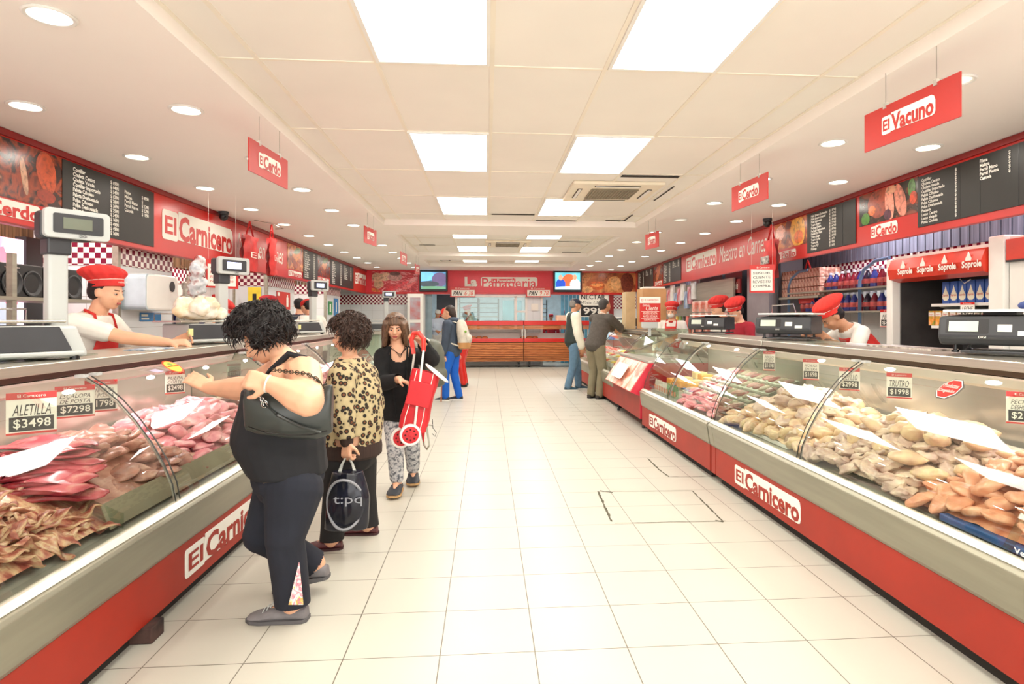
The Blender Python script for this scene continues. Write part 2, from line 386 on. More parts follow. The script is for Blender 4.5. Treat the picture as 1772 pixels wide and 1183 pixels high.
# back wall: tiled left part and fascia carrier; bakery room behind
b = B(); b.bb((XL, YB, 0), (-1.95, YB+.15, 2.04)); b.bb((3.3, YB, 0), (XR, YB+.15, 2.04)); b.bb((XL, YB+.02, 2.04), (XR, YB+.15, ZS)); b.bb((1.12, YB, 0), (1.55, YB+.15, 2.04))
struct('wall_back', b, WALLF, smooth=False)
b = B().bb((XL, YB-.012, 1.72), (-1.95, YB, 1.98)); b.bb((3.5, YB-.012, 1.6), (XR, YB, 1.95)); struct('trim_9', b, CHK, smooth=False)
b = B().bb((-6, 22, 0), (7, 22.1, ZS)); struct('wall_bakery', b, mat('bakery_wall', (196, 214, 224), rough=.6), smooth=False)
for i, x in enumerate((-.6, 1.9)):
    t = thing('ceiling_strip_light', (x, 19.5, ZS), 'strip light on the bakery ceiling, %s of the bread window' % ('left', 'right')[i], 'ceiling light')
    mk('diffuser', B().bb((x-.6, 19.4, ZS-.04), (x+.6, 19.6, ZS-.005)), PANELM, t, smooth=False)
    area('strip_lamp', (x, 19.5, ZS-.05), 1.1, .2, 22, (.9, .96, 1), parent=t)
b = B().bb((-1.99, YB-.02, 0), (-1.9, YB+.17, 2.04)); b.bb((-.9, YB-.02, 0), (-.84, YB+.17, 2.04)); b.bb((-.84, YB-.02, 1.93), (1.15, YB+.12, 2.0)); b.bb((.77, YB-.02, 1.0), (.85, YB+.12, 1.95))
b.bb((-.1, YB, 1.93), (-.05, YB+.1, 2.04)); b.bb((.3, YB, 1.93), (.35, YB+.1, 2.04)); b.bb((1.08, YB-.02, 1.0), (1.14, YB+.12, 1.95)); b.bb((.85, YB, 1.5), (1.1, YB+.1, 1.55)); b.bb((-.84, YB-.02, .95), (1.15, YB+.12, 1.02)); b.bb((-.84, YB, 0), (1.15, YB+.1, .95)); b.bb((1.52, YB-.03, 0), (1.58, YB+.17, 2.04))
t = struct('window_1', b, WHITE, smooth=False)
mk('pane', B().bb((-.84, YB+.05, 1.02), (1.1, YB+.06, 1.95)), GLASS, t, smooth=False)
t = struct('door_1', B().bb((-1.9, YB+.1, 0), (-1.55, YB+.14, 2.04)), mat('pale_blue_door', (150, 172, 182), rough=.4), smooth=False)
t = struct('door_2', B().bb((-1.5, 18.4, 0), (-.95, 18.45, 2.04)), mat('dark_steel_door', (58, 62, 72), rough=.4), smooth=False)
# floor service cuts and drain grooves
CRK = mat('dirty_joint', (86, 82, 66), rough=.9, var=.3, scale=30)
def fl(px, py): p = at(px, py, Z=0); p.z = .0008; return p
def crack(b, pts, wd):
    pts = [fl(*p) for p in pts]
    for p, q in zip(pts, pts[1:]):
        d = (q-p); n = V((-d.y, d.x, 0)).normalized(); k = max(2, int(d.length/.03)); prev = None
        for i in range(k+1):
            c = p+d*(i/k)+n*R.uniform(-.3, .3)*wd; wdt = wd*R.uniform(.5, 1.2); cur = (c-n*wdt, c+n*wdt)
            if prev: b.add([prev[0], cur[0], cur[1], prev[1]], [(0, 1, 2, 3)])
            prev = cur
b = B()
crack(b, [(1035, 850), (1058, 902)], .009); crack(b, [(1038, 849), (1060, 852)], .012); crack(b, [(1198, 849), (1250, 901)], .007); crack(b, [(1060, 850), (1198, 849)], .0035); crack(b, [(1064, 905), (1255, 901)], .0035)
crack(b, [(1121, 793), (1140, 812), (1158, 825)], .008); crack(b, [(1158, 825), (1240, 824)], .005); crack(b, [(1238, 900), (1252, 903)], .01)
struct('trim_10', b, CRK, smooth=False)
b = B()
for y, segs in ((700, ((985, 1010), (1020, 1055))), (706, ((770, 800), (880, 925), (975, 1000), (1015, 1050))), (712, ((790, 870), (885, 930), (990, 1045))), (720, ((885, 920), (985, 1010), (1025, 1055))), (727, ((800, 830), (940, 1000), (1040, 1075))), (731, ((780, 870), (890, 960), (1000, 1080)))):
    for x0_, x1_ in segs: crack(b, [(x0_, y), (x1_, y-1)], .006)
struct('trim_11', b, mat('groove_grey', (150, 142, 122), rough=.9), smooth=False)
# ---------------------------------------------------------------- air conditioners
def ac(x, y, w, label):
    t = thing('ceiling_air_conditioner', (x, y, ZT), label, 'air conditioner')
    h = w/2; z = ZT-.004
    mk('panel', B().lathe((x, y, ZT), [(h*1.41, 0), (h*1.41, -.025), (h*1.36, -.035), (.02, -.036)], 4).__class__().bb((x-h, y-h, ZT-.035), (x+h, y+h, ZT)), mat('ac_white', (240, 230, 208), rough=.45, var=.03), t, bevel=.012, smooth=False)
    g = B(); q = h*.52
    n = 16
    for i in range(n+1): s = -q+2*q*i/n; g.bb((x+s-.004, y-q, z-.045), (x+s+.004, y+q, z-.036)); g.bb((x-q, y+s-.003, z-.043), (x+q, y+s+.003, z-.036))
    g.bb((x-q, y-q, z-.037), (x+q, y+q, z-.033))
    mk('intake_grille', g, mat('ac_grille', (150, 140, 118), rough=.6), t, smooth=False)
    for dx, dy, sx, sy in ((0, -.78, .5, .05), (0, .78, .5, .05), (-.78, 0, .05, .5), (.78, 0, .05, .5)):
        f = mk('air_outlet', B().bb((x+dx*h-sx*h, y+dy*h-sy*h, z-.036), (x+dx*h+sx*h, y+dy*h+sy*h, z-.032)), mat('ac_slot', (70, 60, 48), rough=.7), t, smooth=False)
        mk('louvre', B().box((x+dx*h, y+dy*h, z-.04), (sx*2*h*.96 if sx > sy else .03, sy*2*h*.96 if sy > sx else .03, .006)), WHITE, f, smooth=False)
ac(1.36, 6.68, .96, 'large white cassette air conditioner beside the near light panels')
ac(.38, 11.5, .84, 'smaller looking white cassette air conditioner between the far light panels')
# ---------------------------------------------------------------- logos
def logo(b_box, b_txt, word, o, u, v, n, w, h, pre='El'):
    """white rounded plate with a cut-out name: plate shapes go to b_box, the letters to b_txt"""
    o = V(o); we = w*(.19 if pre else .0)
    b_box.prism(rrect(we*.98, h*.92, h*.12), o+v*h*.0, u, v, n, .003) if pre else None
    W_ = w-we; r = h*.2
    b_box.prism([(0, h*.06), (W_-r, h*.02), (W_-r*.3, h*.06), (W_, h*.2), (W_, h*.7), (W_-r*.35, h*.9), (W_-r, h*.98), (0, h*.98)], o+u*we, u, v, n, .003)
    if pre: text(b_txt, pre, o+u*we*.14+v*h*.18, u, v, n, w=we*.72, h=h*.56, off=.02, lift=.0045)
    text(b_txt, word, o+u*(we+h*.03)+v*h*.04, u, v, n, w=w-we-h*.1, h=h*.84, off=.035, lift=.0045)
def plate(name, o, u, v, n, w, h, d, m, parent=None, loc=None):
    return mk(name, B().prism([(0, 0), (w, 0), (w, h), (0, h)], o, u, v, n, d), m, parent, loc, smooth=False)
# food pictures
RIB = ramp_mat('roast_ribs_print', [(.3, (24, 16, 13)), (.45, (62, 26, 16)), (.56, (160, 64, 30)), (.66, (90, 36, 22)), (.8, (190, 120, 84))], 5, .25, dist=1.5)
GRILL = ramp_mat('grilled_meat_print', [(.3, (60, 28, 18)), (.5, (176, 84, 44)), (.62, (224, 140, 72)), (.75, (120, 50, 30))], 7, .25, dist=1)
PORK = ramp_mat('roast_pork_print', [(.35, (20, 22, 14)), (.5, (52, 34, 22)), (.6, (140, 70, 50)), (.7, (60, 30, 22)), (.85, (60, 96, 36))], 4, .25, dist=1)
PINKM = ramp_mat('backlit_meat_poster', [(.3, (250, 200, 196)), (.45, (232, 120, 150)), (.58, (240, 214, 226)), (.75, (214, 196, 240))], 1.1, .3, dist=.8, emit=.8)
BEEF = ramp_mat('raw_beef_print', [(.3, (150, 26, 36)), (.5, (206, 50, 60)), (.65, (240, 170, 170)), (.8, (180, 36, 46))], 5, .3, dist=2, stretch=(1, 1, 2))
BREAD = ramp_mat('bread_print', [(.3, (90, 36, 18)), (.45, (176, 92, 44)), (.6, (222, 150, 88)), (.75, (140, 66, 30))], 2.6, .3, dist=.6)
def picture(t, o, u, v, n, w, h, m, blobs):
    plate('picture', o, u, v, n, w, h, .004, m, t)
    for (cx, cy, rx, ry, an, c) in blobs:
        P = []
        for k in range(18):
            a = 2*PI*k/18; rr = 1+.12*noise.noise(V((cx*9+math.cos(a), cy*9+math.sin(a), rx*7)))
            x = rx*rr*math.cos(a); y = ry*rr*math.sin(a)
            P.append((min(max(cx*w+x*math.cos(an)-y*math.sin(an), 0), w), min(max(cy*h+x*math.sin(an)+y*math.cos(an), 0), h)))
        yield P, c
def pic(t, o, u, v, n, w, h, m, blobs):
    lv = 0
    for P, c in picture(t, o, u, v, n, w, h, m, blobs):
        lv += 1; mk('printed_shape', B().prism(P, o, u, v, n, .0042+.0003*lv), ramp_mat('print_%d_%d_%d' % c, [(.3, tuple(int(q*.62) for q in c)), (.5, c), (.7, tuple(min(255, int(q*1.12)) for q in c))], 16, .28, dist=1.2), t, smooth=False)
# ---------------------------------------------------------------- fascias
LXF, LZ0 = -3.36, 2.03
NAMES_L = ['Costillar', 'Chuleta Centro', 'Chuleta Vetada', 'Costillar Importado', 'Paleta C/hueso', 'Paleta Deshuesada', 'Pulpa C/hueso', 'Pulpa Deshuesada', 'Plateada', 'Lomo Centro', 'Lomo Vetado', 'Punta Chuleta']
PR_L = ['$ 6998', '$ 6498', '$ 5498', '$ 6298', '$ 2898', '$ 3698', '$ 2598', '$ 3498', '$ 3698', '$ 4998', '$ 4998', '$ 3698']
def menu(t, o, u, v, n, w, h, names, prices, names2, prices2, fr=(.1, .5, .66, .9), lines=()):
    b = plate('board', o, u, v, n, w, h, .008, BOARD, t)
    T = B(); k = 12; lh = h*.9/k
    for i, s in enumerate(names): text(T, s, o+u*w*fr[0]+v*(h*.94-lh*(i+.8)), u, v, n, h=lh*.78, w=None, off=.028, lift=.011, base=True)
    for i, s in enumerate(prices): text(T, s, o+u*w*fr[1]+v*(h*.94-lh*(i+.8)), u, v, n, h=lh*.78, off=.028, lift=.011, base=True)
    for i, s in enumerate(names2): text(T, s, o+u*w*fr[2]+v*(h*.94-lh*(i+.8)), u, v, n, h=lh*.78, off=.028, lift=.011, base=True)
    for i, s in enumerate(prices2): text(T, s, o+u*w*fr[3]+v*(h*.94-lh*(i+.8)), u, v, n, h=lh*.78, off=.028, lift=.011, base=True)
    mk('lettering', T, PAPER, t, smooth=False)
    if lines:
        L_ = B()
        for x in lines: L_.prism([(x*w, 0), (x*w+.006, 0), (x*w+.006, h), (x*w, h)], o, u, v, n, .0095)
        mk('board_joint', L_, BLACK, t, smooth=False)
u, v, n = YA, ZA, XA
HF = ZS-LZ0
ylen = lambda px: at(px, 400, X=LXF).y
t = tag(mk('red_fascia', B().bb((LXF-.05, .2, LZ0), (LXF, YB-.05, ZS-.002)), RED, loc=(LXF, 8, LZ0), smooth=False), 'long glossy red fascia band running above the left meat counter', 'fascia')
LF = t
mk('top_rail', B().bb((LXF, .2, ZS-.05), (LXF+.02, YB-.05, ZS-.004)), DKRED, LF, smooth=False)
mk('bottom_rail', B().bb((LXF-.055, .2, LZ0-.012), (LXF+.006, YB-.05, LZ0)), DKRED, LF, smooth=False)
def Lo(px): return V((LXF, ylen(px), LZ0))
y0, y1 = 2.6, ylen(107)
t = thing('picture_sign', (LXF, (y0+y1)/2, LZ0), 'printed sign of glazed ribs above a red El Cerdo logo, left wall', 'sign')
pic(t, V((LXF+.001, y0, LZ0+.17)), u, v, n, y1-y0, HF-.23, RIB, [(.6, .5, .05, .3, .25, (196, 150, 124)), (.84, .45, .03, .14, .2, (206, 160, 130)), (.93, .62, .1, .16, .3, (186, 76, 36)), (.93, .2, .1, .05, 0, (150, 52, 30)), (.45, .6, .07, .16, 0, (170, 60, 30))])
b1, b2 = B(), B(); logo(b1, b2, 'Cerdo', V((LXF+.002, y1-.86, LZ0+.035)), u, v, n, .62, .125); mk('logo_plate', b1, PAPER, t, smooth=False); mk('logo_lettering', b2, RED, t, smooth=False)
y0, y1 = ylen(106), ylen(265)
t = thing('menu_board', (LXF, (y0+y1)/2, LZ0), 'black price board listing pork cuts, beside the rib picture on the left', 'menu board')
menu(t, V((LXF+.001, y0, LZ0+.04)), u, v, n, y1-y0, HF-.1, NAMES_L, PR_L, ['', 'Filete', 'Malaya', 'Pernil Mano', 'Pernil Pierna', 'Cazuela'], ['', '$ 8998', '$', '$ 2298', '$ 2298', '$ 1998'], fr=(.09, .46, .62, .83))
b1, b2 = B(), B(); logo(b1, b2, 'Carnicero', V((LXF+.002, ylen(280), LZ0+.15)), u, v, n, ylen(402)-ylen(280), .34)
mk('logo_plate', b1, PAPER, LF, smooth=False); mk('logo_lettering', b2, RED, LF, smooth=False)
b2 = B(); text(b2, 'Maestro', V((LXF, ylen(411), LZ0+.28)), u, v, n, w=ylen(444)-ylen(411), h=.2, sh=.3); text(b2, 'en Carnes', V((LXF, ylen(448), LZ0+.2)), u, v, n, w=ylen(490)-ylen(448), h=.28, sh=.3); mk('script_lettering', b2, PAPER, LF, smooth=False)
for (a, c, m, w_, lab, seed) in ((497, 524, GRILL, 'El Vacuno', 'printed sign of grilled beef with El Vacuno on a red strip, left wall', 1), (549, 571, RIB, 'El Pollo', 'printed sign of roasted cuts above a red strip between two left menu boards', 2)):
    y0, y1 = ylen(a), ylen(c); t = thing('picture_sign', (LXF, (y0+y1)/2, LZ0), lab, 'sign')
    pic(t, V((LXF+.001, y0, LZ0+.16)), u, v, n, y1-y0, HF-.22, m, [(.5, .55, .28, .1, .5, (214, 130, 64)), (.4, .3, .2, .06, -.4, (150, 62, 34)), (.6, .8, .2, .05, .2, (90, 120, 44))])
    b1, b2 = B(), B(); logo(b1, b2, w_[3:], V((LXF+.002, y0+.06, LZ0+.04)), u, v, n, y1-y0-.15, .1); mk('logo_plate', b1, PAPER, t, smooth=False); mk('logo_lettering', b2, RED, t, smooth=False)
for (a, c, lab) in ((524, 549, 'narrow black price board with white lines, past the grilled beef picture on the left'), (571, 611, 'wide black price board near the far end of the left fascia')):
    y0, y1 = ylen(a), ylen(c); t = thing('menu_board', (LXF, (y0+y1)/2, LZ0), lab, 'menu board')
    menu(t, V((LXF+.001, y0, LZ0+.04)), u, v, n, y1-y0, HF-.1, NAMES_L, PR_L, NAMES_L[:8] if c > 600 else [], PR_L[:8] if c > 600 else [], fr=(.06, .38, .56, .84) if c > 600 else (.08, .66, .8, .9))
b1, b2 = B(), B(); logo(b1, b2, 'Carnicero', V((LXF+.002, ylen(614), LZ0+.2)), u, v, n, ylen(636)-ylen(614)-.1, .3); mk('logo_plate', b1, PAPER, LF, smooth=False); mk('logo_lettering', b2, RED, LF, smooth=False)
# right fascia runs slightly askew to the aisle
RZ0 = 2.10; HR = ZS-RZ0
ra, rb = V((3.70, 1.2, 0)), V((4.26, YB-.05, 0))
ur = (ra-rb).normalized(); nr = V((ur.y, -ur.x, 0))
if nr.x > 0: nr = -nr
def Ro(px, z=RZ0):
    d = FW+RT*((px-AX)/FPX)
    # intersect with the fascia plane
    k = (ra.x*nr.x+ra.y*nr.y)/(d.x*nr.x+d.y*nr.y); p = d*k; return V((p.x, p.y, z))
t = tag(mk('red_fascia', B().prism([(0, 0), ((ra-rb).length, 0), ((ra-rb).length, HR-.002), (0, HR-.002)], V((rb.x, rb.y, RZ0))-nr*.05, ur, ZA, nr, .05), RED, loc=(4, 8, RZ0), smooth=False), 'long glossy red fascia band running above the right poultry counter', 'fascia')
RF = t; LR = (ra-rb).length
mk('top_rail', B().prism([(0, 0), (LR, 0), (LR, .045), (0, .045)], V((rb.x, rb.y, ZS-.05)), ur, ZA, nr, .02), DKRED, RF, smooth=False)
mk('bottom_rail', B().prism([(0, 0), (LR, 0), (LR, .012), (0, .012)], V((rb.x, rb.y, RZ0-.012)), ur, ZA, nr, .006), DKRED, RF, smooth=False)
def rseg(a, c): p = Ro(a); q = Ro(c); return p+nr*.001, (q-p).length
o, w_ = rseg(1590, 1790); w_ = 2.2
t = thing('menu_board', o, 'large black price board listing pork cuts, nearest on the right wall', 'menu board')
menu(t, o+ZA*.06, ur, ZA, nr, w_, HR-.13, NAMES_L, ['$']*12, ['Filete', 'Malaya', 'Pernil Mano', 'Pernil Pierna', 'Cazuela'], ['$']*5, fr=tuple((Ro(q)-Ro(1590)).length/w_ for q in (1597, 1655, 1698, 1748)), lines=tuple((Ro(q)-Ro(1590)).length/w_ for q in (1662, 1697, 1764)))
o, w_ = rseg(1488, 1590)
t = thing('picture_sign', o, 'printed sign of sliced roast pork with broccoli above El Cerdo, right wall', 'sign')
pic(t, o+ZA*.2, ur, ZA, nr, w_, HR-.26, PORK, [(.38, .62, .2, .15, .2, (150, 66, 44)), (.55, .5, .07, .17, .1, (232, 150, 128)), (.72, .5, .08, .16, .35, (222, 140, 118)), (.12, .2, .07, .06, 0, (74, 130, 40)), (.24, .42, .06, .05, 0, (224, 110, 40)), (.9, .75, .05, .08, 0, (80, 132, 48)), (.52, .16, .06, .05, 0, (84, 40, 60)), (.93, .45, .05, .06, 0, (214, 80, 44)), (.58, .88, .08, .04, 0, (206, 150, 120))])
b1, b2 = B(), B(); logo(b1, b2, 'Cerdo', o+ur*w_*.22+ZA*.055+nr*.001, ur, ZA, nr, w_*.46, .125); mk('logo_plate', b1, PAPER, t, smooth=False); mk('logo_lettering', b2, RED, t, smooth=False)
o, w_ = rseg(1398, 1482)
t = thing('menu_board', o, 'black price board listing chicken and turkey cuts, second on the right wall', 'menu board')
menu(t, o+ZA*.04, ur, ZA, nr, w_, HR-.1, ['Pollo Entero Economico', 'Pollo Entero Oriental', 'Pollo Importado', 'Trutro Entero', 'Pechuga Entera', 'Pechuga Deshuesada', 'Filetillo De Pollo', 'Trutro Largo', 'Trutro Corto', 'Trutro Ala', 'Trutro IQF', 'Pichanga'], ['$ 1 8 9 8', '$ 1 9 9 8', '$ 1 9 9 8', '$ 1 8 9 8', '$ 2 2 9 8', '$ 3 4 9 8', '$ 2 9 9 8', '$ 1 9 9 8', '$ 2 0 9 8', '$ 1 6 9', '$ 9 9 8', '$ 2 6 8'], [], [], fr=(.1, .5, .8, .9), lines=(.76,))
o, w_ = rseg(1341, 1398)
t = thing('picture_sign', o, 'printed sign of roast chicken and grapes behind hanging red bags, right wall', 'sign')
pic(t, o+ZA*.17, ur, ZA, nr, w_, HR-.23, GRILL, [(.72, .5, .2, .2, .5, (236, 170, 60)), (.75, .3, .12, .08, 0, (224, 110, 36)), (.2, .65, .14, .1, 0, (230, 170, 150)), (.45, .85, .08, .06, 0, (120, 50, 46))])
b1, b2 = B(), B(); logo(b1, b2, 'Pollo', o+ur*.12+ZA*.04+nr*.001, ur, ZA, nr, .5, .1); mk('logo_plate', b1, PAPER, t, smooth=False); mk('logo_lettering', b2, RED, t, smooth=False)
o, w_ = rseg(1188, 1240); b1, b2 = B(), B(); logo(b1, b2, 'Carnicero', o+ZA*.19, ur, ZA, nr, w_, .3); mk('logo_plate', b1, PAPER, RF, smooth=False); mk('logo_lettering', b2, RED, RF, smooth=False)
o, w_ = rseg(1245, 1327); b2 = B(); text(b2, 'Maestro en Carnes', o+ZA*.2, ur, ZA, nr, w=w_, h=.28, sh=.3); mk('script_lettering', b2, PAPER, RF, smooth=False)
for a, c, lab in ((1148, 1179, 'black price board left of the Carnicero lettering on the right wall'), (1104, 1131, 'black price board at the far end of the right fascia')):
    o, w_ = rseg(a, c); t = thing('menu_board', o, lab, 'menu board'); menu(t, o+ZA*.05, ur, ZA, nr, w_, HR-.1, NAMES_L, PR_L, NAMES_L[:4], PR_L[:4], fr=(.06, .36, .56, .84))
o, w_ = rseg(1132, 1147); t = thing('picture_sign', o, 'narrow printed sign of roast meat between the two far right price boards', 'sign')
pic(t, o+ZA*.16, ur, ZA, nr, w_, HR-.22, RIB, [(.5, .5, .3, .1, .7, (214, 120, 70)), (.4, .8, .2, .06, .3, (196, 90, 60))]); b1, b2 = B(), B(); logo(b1, b2, 'Cerdo', o+ur*.1+ZA*.04, ur, ZA, nr, w_-.2, .1); mk('logo_plate', b1, PAPER, t, smooth=False); mk('logo_lettering', b2, RED, t, smooth=False)
# back fascia
YF = YB-.06; u, n = XA, -YA
bx = lambda px: at(px, 490, Y=YF).x
t = tag(mk('red_fascia', B().bb((LXF, YF, LZ0), (4.26, YB-.005, ZS-.002)), mat('back_fascia_red', (222, 48, 62), rough=.35, var=.04), loc=(0, YF, LZ0), smooth=False), 'glossy red fascia band across the back wall above the bakery window', 'fascia'); BF = t
mk('bottom_rail', B().bb((LXF, YF-.01, LZ0-.02), (4.26, YF, LZ0+.03)), RED, BF, smooth=False)
T = B(); x = bx(804); H_ = .27
text(T, 'La', V((x, YF, LZ0+.2)), u, ZA, n, w=bx(826)-x, h=H_, off=.05)
b1 = B(); b1.prism(rrect(bx(930)-bx(832), H_, .06), V((bx(832), YF, LZ0+.2)), u, ZA, n, .004)
mk('logo_plate', b1, PAPER, BF, smooth=False); mk('logo_lettering', T, PAPER, BF, smooth=False)
T = B(); text(T, 'Panaderia', V((bx(834), YF-.003, LZ0+.17)), u, ZA, n, w=bx(928)-bx(834), h=H_*1.02, off=.01); mk('cut_out_lettering', T, mat('back_fascia_red', (0, 0, 0)), BF, smooth=False)
T = B(); T.prism([(0, 0), (bx(892)-bx(850), 0), (bx(892)-bx(850), .12), (0, .12)], V((bx(850), YF-.004, LZ0+.3)), u, ZA, n, .004); q = mk('name_strip', T, mat('back_fascia_red', (0, 0, 0)), BF, smooth=False)
T = B(); text(T, 'La Panadería', V((bx(851), YF-.009, LZ0+.33)), u, ZA, n, w=bx(890)-bx(851), h=.08, off=.03); mk('strip_lettering', T, PAPER, q, smooth=False)
def mural(a, c, m, lab, blobs):
    t = thing('printed_mural', (bx(a), YF, LZ0), lab, 'picture'); pic(t, V((bx(a), YF-.001, LZ0+.04)), u, ZA, n, bx(c)-bx(a), HF-.08, m, blobs)
mural(643, 723, BEEF, 'printed mural of garlic bulbs beside raw red meat, back wall left', [(.13, .7, .16, .14, 0, (214, 172, 140)), (.3, .75, .16, .12, 0, (226, 188, 156)), (.15, .38, .14, .13, 0, (206, 160, 128)), (.5, .72, .2, .1, 0, (196, 140, 130)), (.5, .9, .14, .06, 0, (110, 66, 56)), (.6, .3, .3, .05, .5, (226, 76, 84)), (.8, .3, .28, .05, .6, (236, 110, 110)), (.4, .18, .24, .05, .4, (214, 50, 60)), (.9, .6, .14, .06, .5, (240, 150, 150)), (.07, .08, .16, .05, -.3, (224, 120, 60))])
mural(1007, 1100, BREAD, 'printed mural of brown bread rolls and a sliced loaf, back wall right', [(.1, .75, .22, .1, .8, (196, 120, 66)), (.42, .75, .2, .16, .1, (162, 86, 44)), (.28, .35, .22, .13, 0, (206, 96, 40)), (.28, .38, .18, .05, 0, (232, 150, 80)), (.6, .45, .2, .22, .1, (214, 148, 88)), (.63, .45, .16, .18, .1, (226, 168, 112)), (.84, .5, .18, .3, 0, (128, 56, 34)), (.1, .15, .16, .1, 0, (222, 160, 100))])
# ---------------------------------------------------------------- televisions
def tv(a, c, lab, scr, figs):
    x0, x1 = bx(a), bx(c); h = .56; z = LZ0+.09; y = YF-.1
    t = thing('television', ((x0+x1)/2, y, z), lab, 'television')
    mk('casing', B().bb((x0, y, z-.04), (x1, y+.07, z+h)), BLACK, t, bevel=.01, smooth=False)
    mk('wall_bracket', B().bb(((x0+x1)/2-.1, y+.07, z+.15), ((x0+x1)/2+.1, YF, z+.4)), CHAR, t, smooth=False)
    s = mk('screen', B().bb((x0+.05, y-.003, z+.03), (x1-.05, y, z+h-.05)), scr, t, smooth=False)
    lv = 0
    for (cx, cy, rx, ry, c_) in figs:
        lv += 1; W = x1-x0-.1; Hh = h-.08
        P = [(min(max(cx*W+rx*math.cos(k*PI/8), 0), W), min(max(cy*Hh+ry*math.sin(k*PI/8), 0), Hh)) for k in range(16)]
        mk('screen_image', B().prism(P, V((x0+.05, y-.003, z+.03)), u, ZA, n, .001*lv), mat('screen_%d_%d_%d' % c_, c_, emit=.8), s, smooth=False)
tv(726, 775, 'wall television showing a blue grey outdoor scene, left of the bakery sign', mat('screen_blue', (96, 156, 196), c2=(60, 84, 96), scale=3, emit=.7), [(.15, .75, .3, .14, (110, 176, 226)), (.75, .55, .22, .2, (96, 84, 116)), (.3, .3, .3, .08, (60, 70, 76)), (.5, .08, .6, .04, (96, 140, 110))])
tv(957, 1006, 'wall television showing two presenters, right of the bakery sign', mat('screen_teal', (80, 170, 190), c2=(120, 200, 210), scale=3, emit=.7), [(.55, .5, .2, .2, (220, 90, 50)), (.22, .3, .14, .16, (30, 70, 170)), (.22, .7, .06, .08, (200, 150, 120)), (.8, .3, .15, .16, (226, 222, 230)), (.78, .72, .06, .08, (206, 140, 110)), (.5, .06, .5, .06, (170, 210, 230))])
# ---------------------------------------------------------------- hanging signs
def hang(pa, pb, word, lab, ztop=2.5):
    a = at(*pa[:2], Z=ztop); c = at(*pb[:2], Z=ztop); h = .21
    u_ = (c-a); w_ = u_.length; u_.normalize(); n_ = V((u_.y, -u_.x, 0))
    o = a-ZA*h
    t = thing('hanging_sign', (a+c)/2-ZA*h, lab, 'sign', 'red signs hanging over the aisle')
    mk('sign_panel', B().prism([(0, 0), (w_, 0), (w_, h), (0, h)], o-n_*.004, u_, ZA, n_, .008), mat('hanging_red', (184, 40, 32), rough=.45, var=.03), t, smooth=False)
    for sgn in (1, -1):
        b1, b2 = B(), B(); oo = (o+u_*w_*.22 if sgn > 0 else o+u_*w_*.78)+ZA*h*.26+n_*sgn*.005
        logo(b1, b2, word, oo, u_*sgn, ZA, n_*sgn, w_*.56, h*.5); mk('logo_plate', b1, PAPER, t, smooth=False); mk('logo_lettering', b2, mat('hanging_red', (0, 0, 0)), t, smooth=False)
    for f in (.25, .78):
        p = o+u_*w_*f+ZA*h; mk('wire', B().tube([p, V((p.x, p.y, ZS))], .0018, 5), STEELD, t); mk('clip', B().box(p, (.02, .02, .03)), ALU, t, smooth=False)
hang((430, 237), (497, 278), 'Cerdo', 'red hanging El Cerdo sign nearest the camera on the left side')
hang((630, 390), (651, 399), 'Vacuno', 'small red hanging sign, second along the left side of the aisle')
hang((693, 434), (704, 440), 'Pollo', 'small red hanging sign, third along the left side of the aisle')
hang((718, 456), (726, 459), 'Cerdo', 'tiny red hanging sign farthest along the left side, beside the television')
hang((1497, 200), (1663, 123), 'Vacuno', 'large red hanging El Vacuno sign nearest the camera on the right')
hang((1267, 325), (1329, 297), 'Cerdo', 'red hanging El Cerdo sign, second along the right side')
hang((1117, 406), (1140, 399), 'Vacuno', 'small red hanging sign farthest along the right side')
# security cameras
for (px, py, lab) in ((387, 372, 'black dome security camera above the left red fascia'), (1328, 384, 'black dome security camera above the right red fascia')):
    p = at(px, py-6, Z=ZS-.001); t = thing('security_camera', p, lab, 'security camera')
    mk('mount', B().lathe(p, [(.06, 0), (.06, -.03), (.05, -.04)], 16), CHAR, t); mk('dome', B().ell(p-ZA*.06, .055), BLACK, t); mk('lens', B().cap(p-ZA*.07+V((.03, -.03, 0)), p-ZA*.075+V((.05, -.045, 0)), .016, .014), BLACK, t)
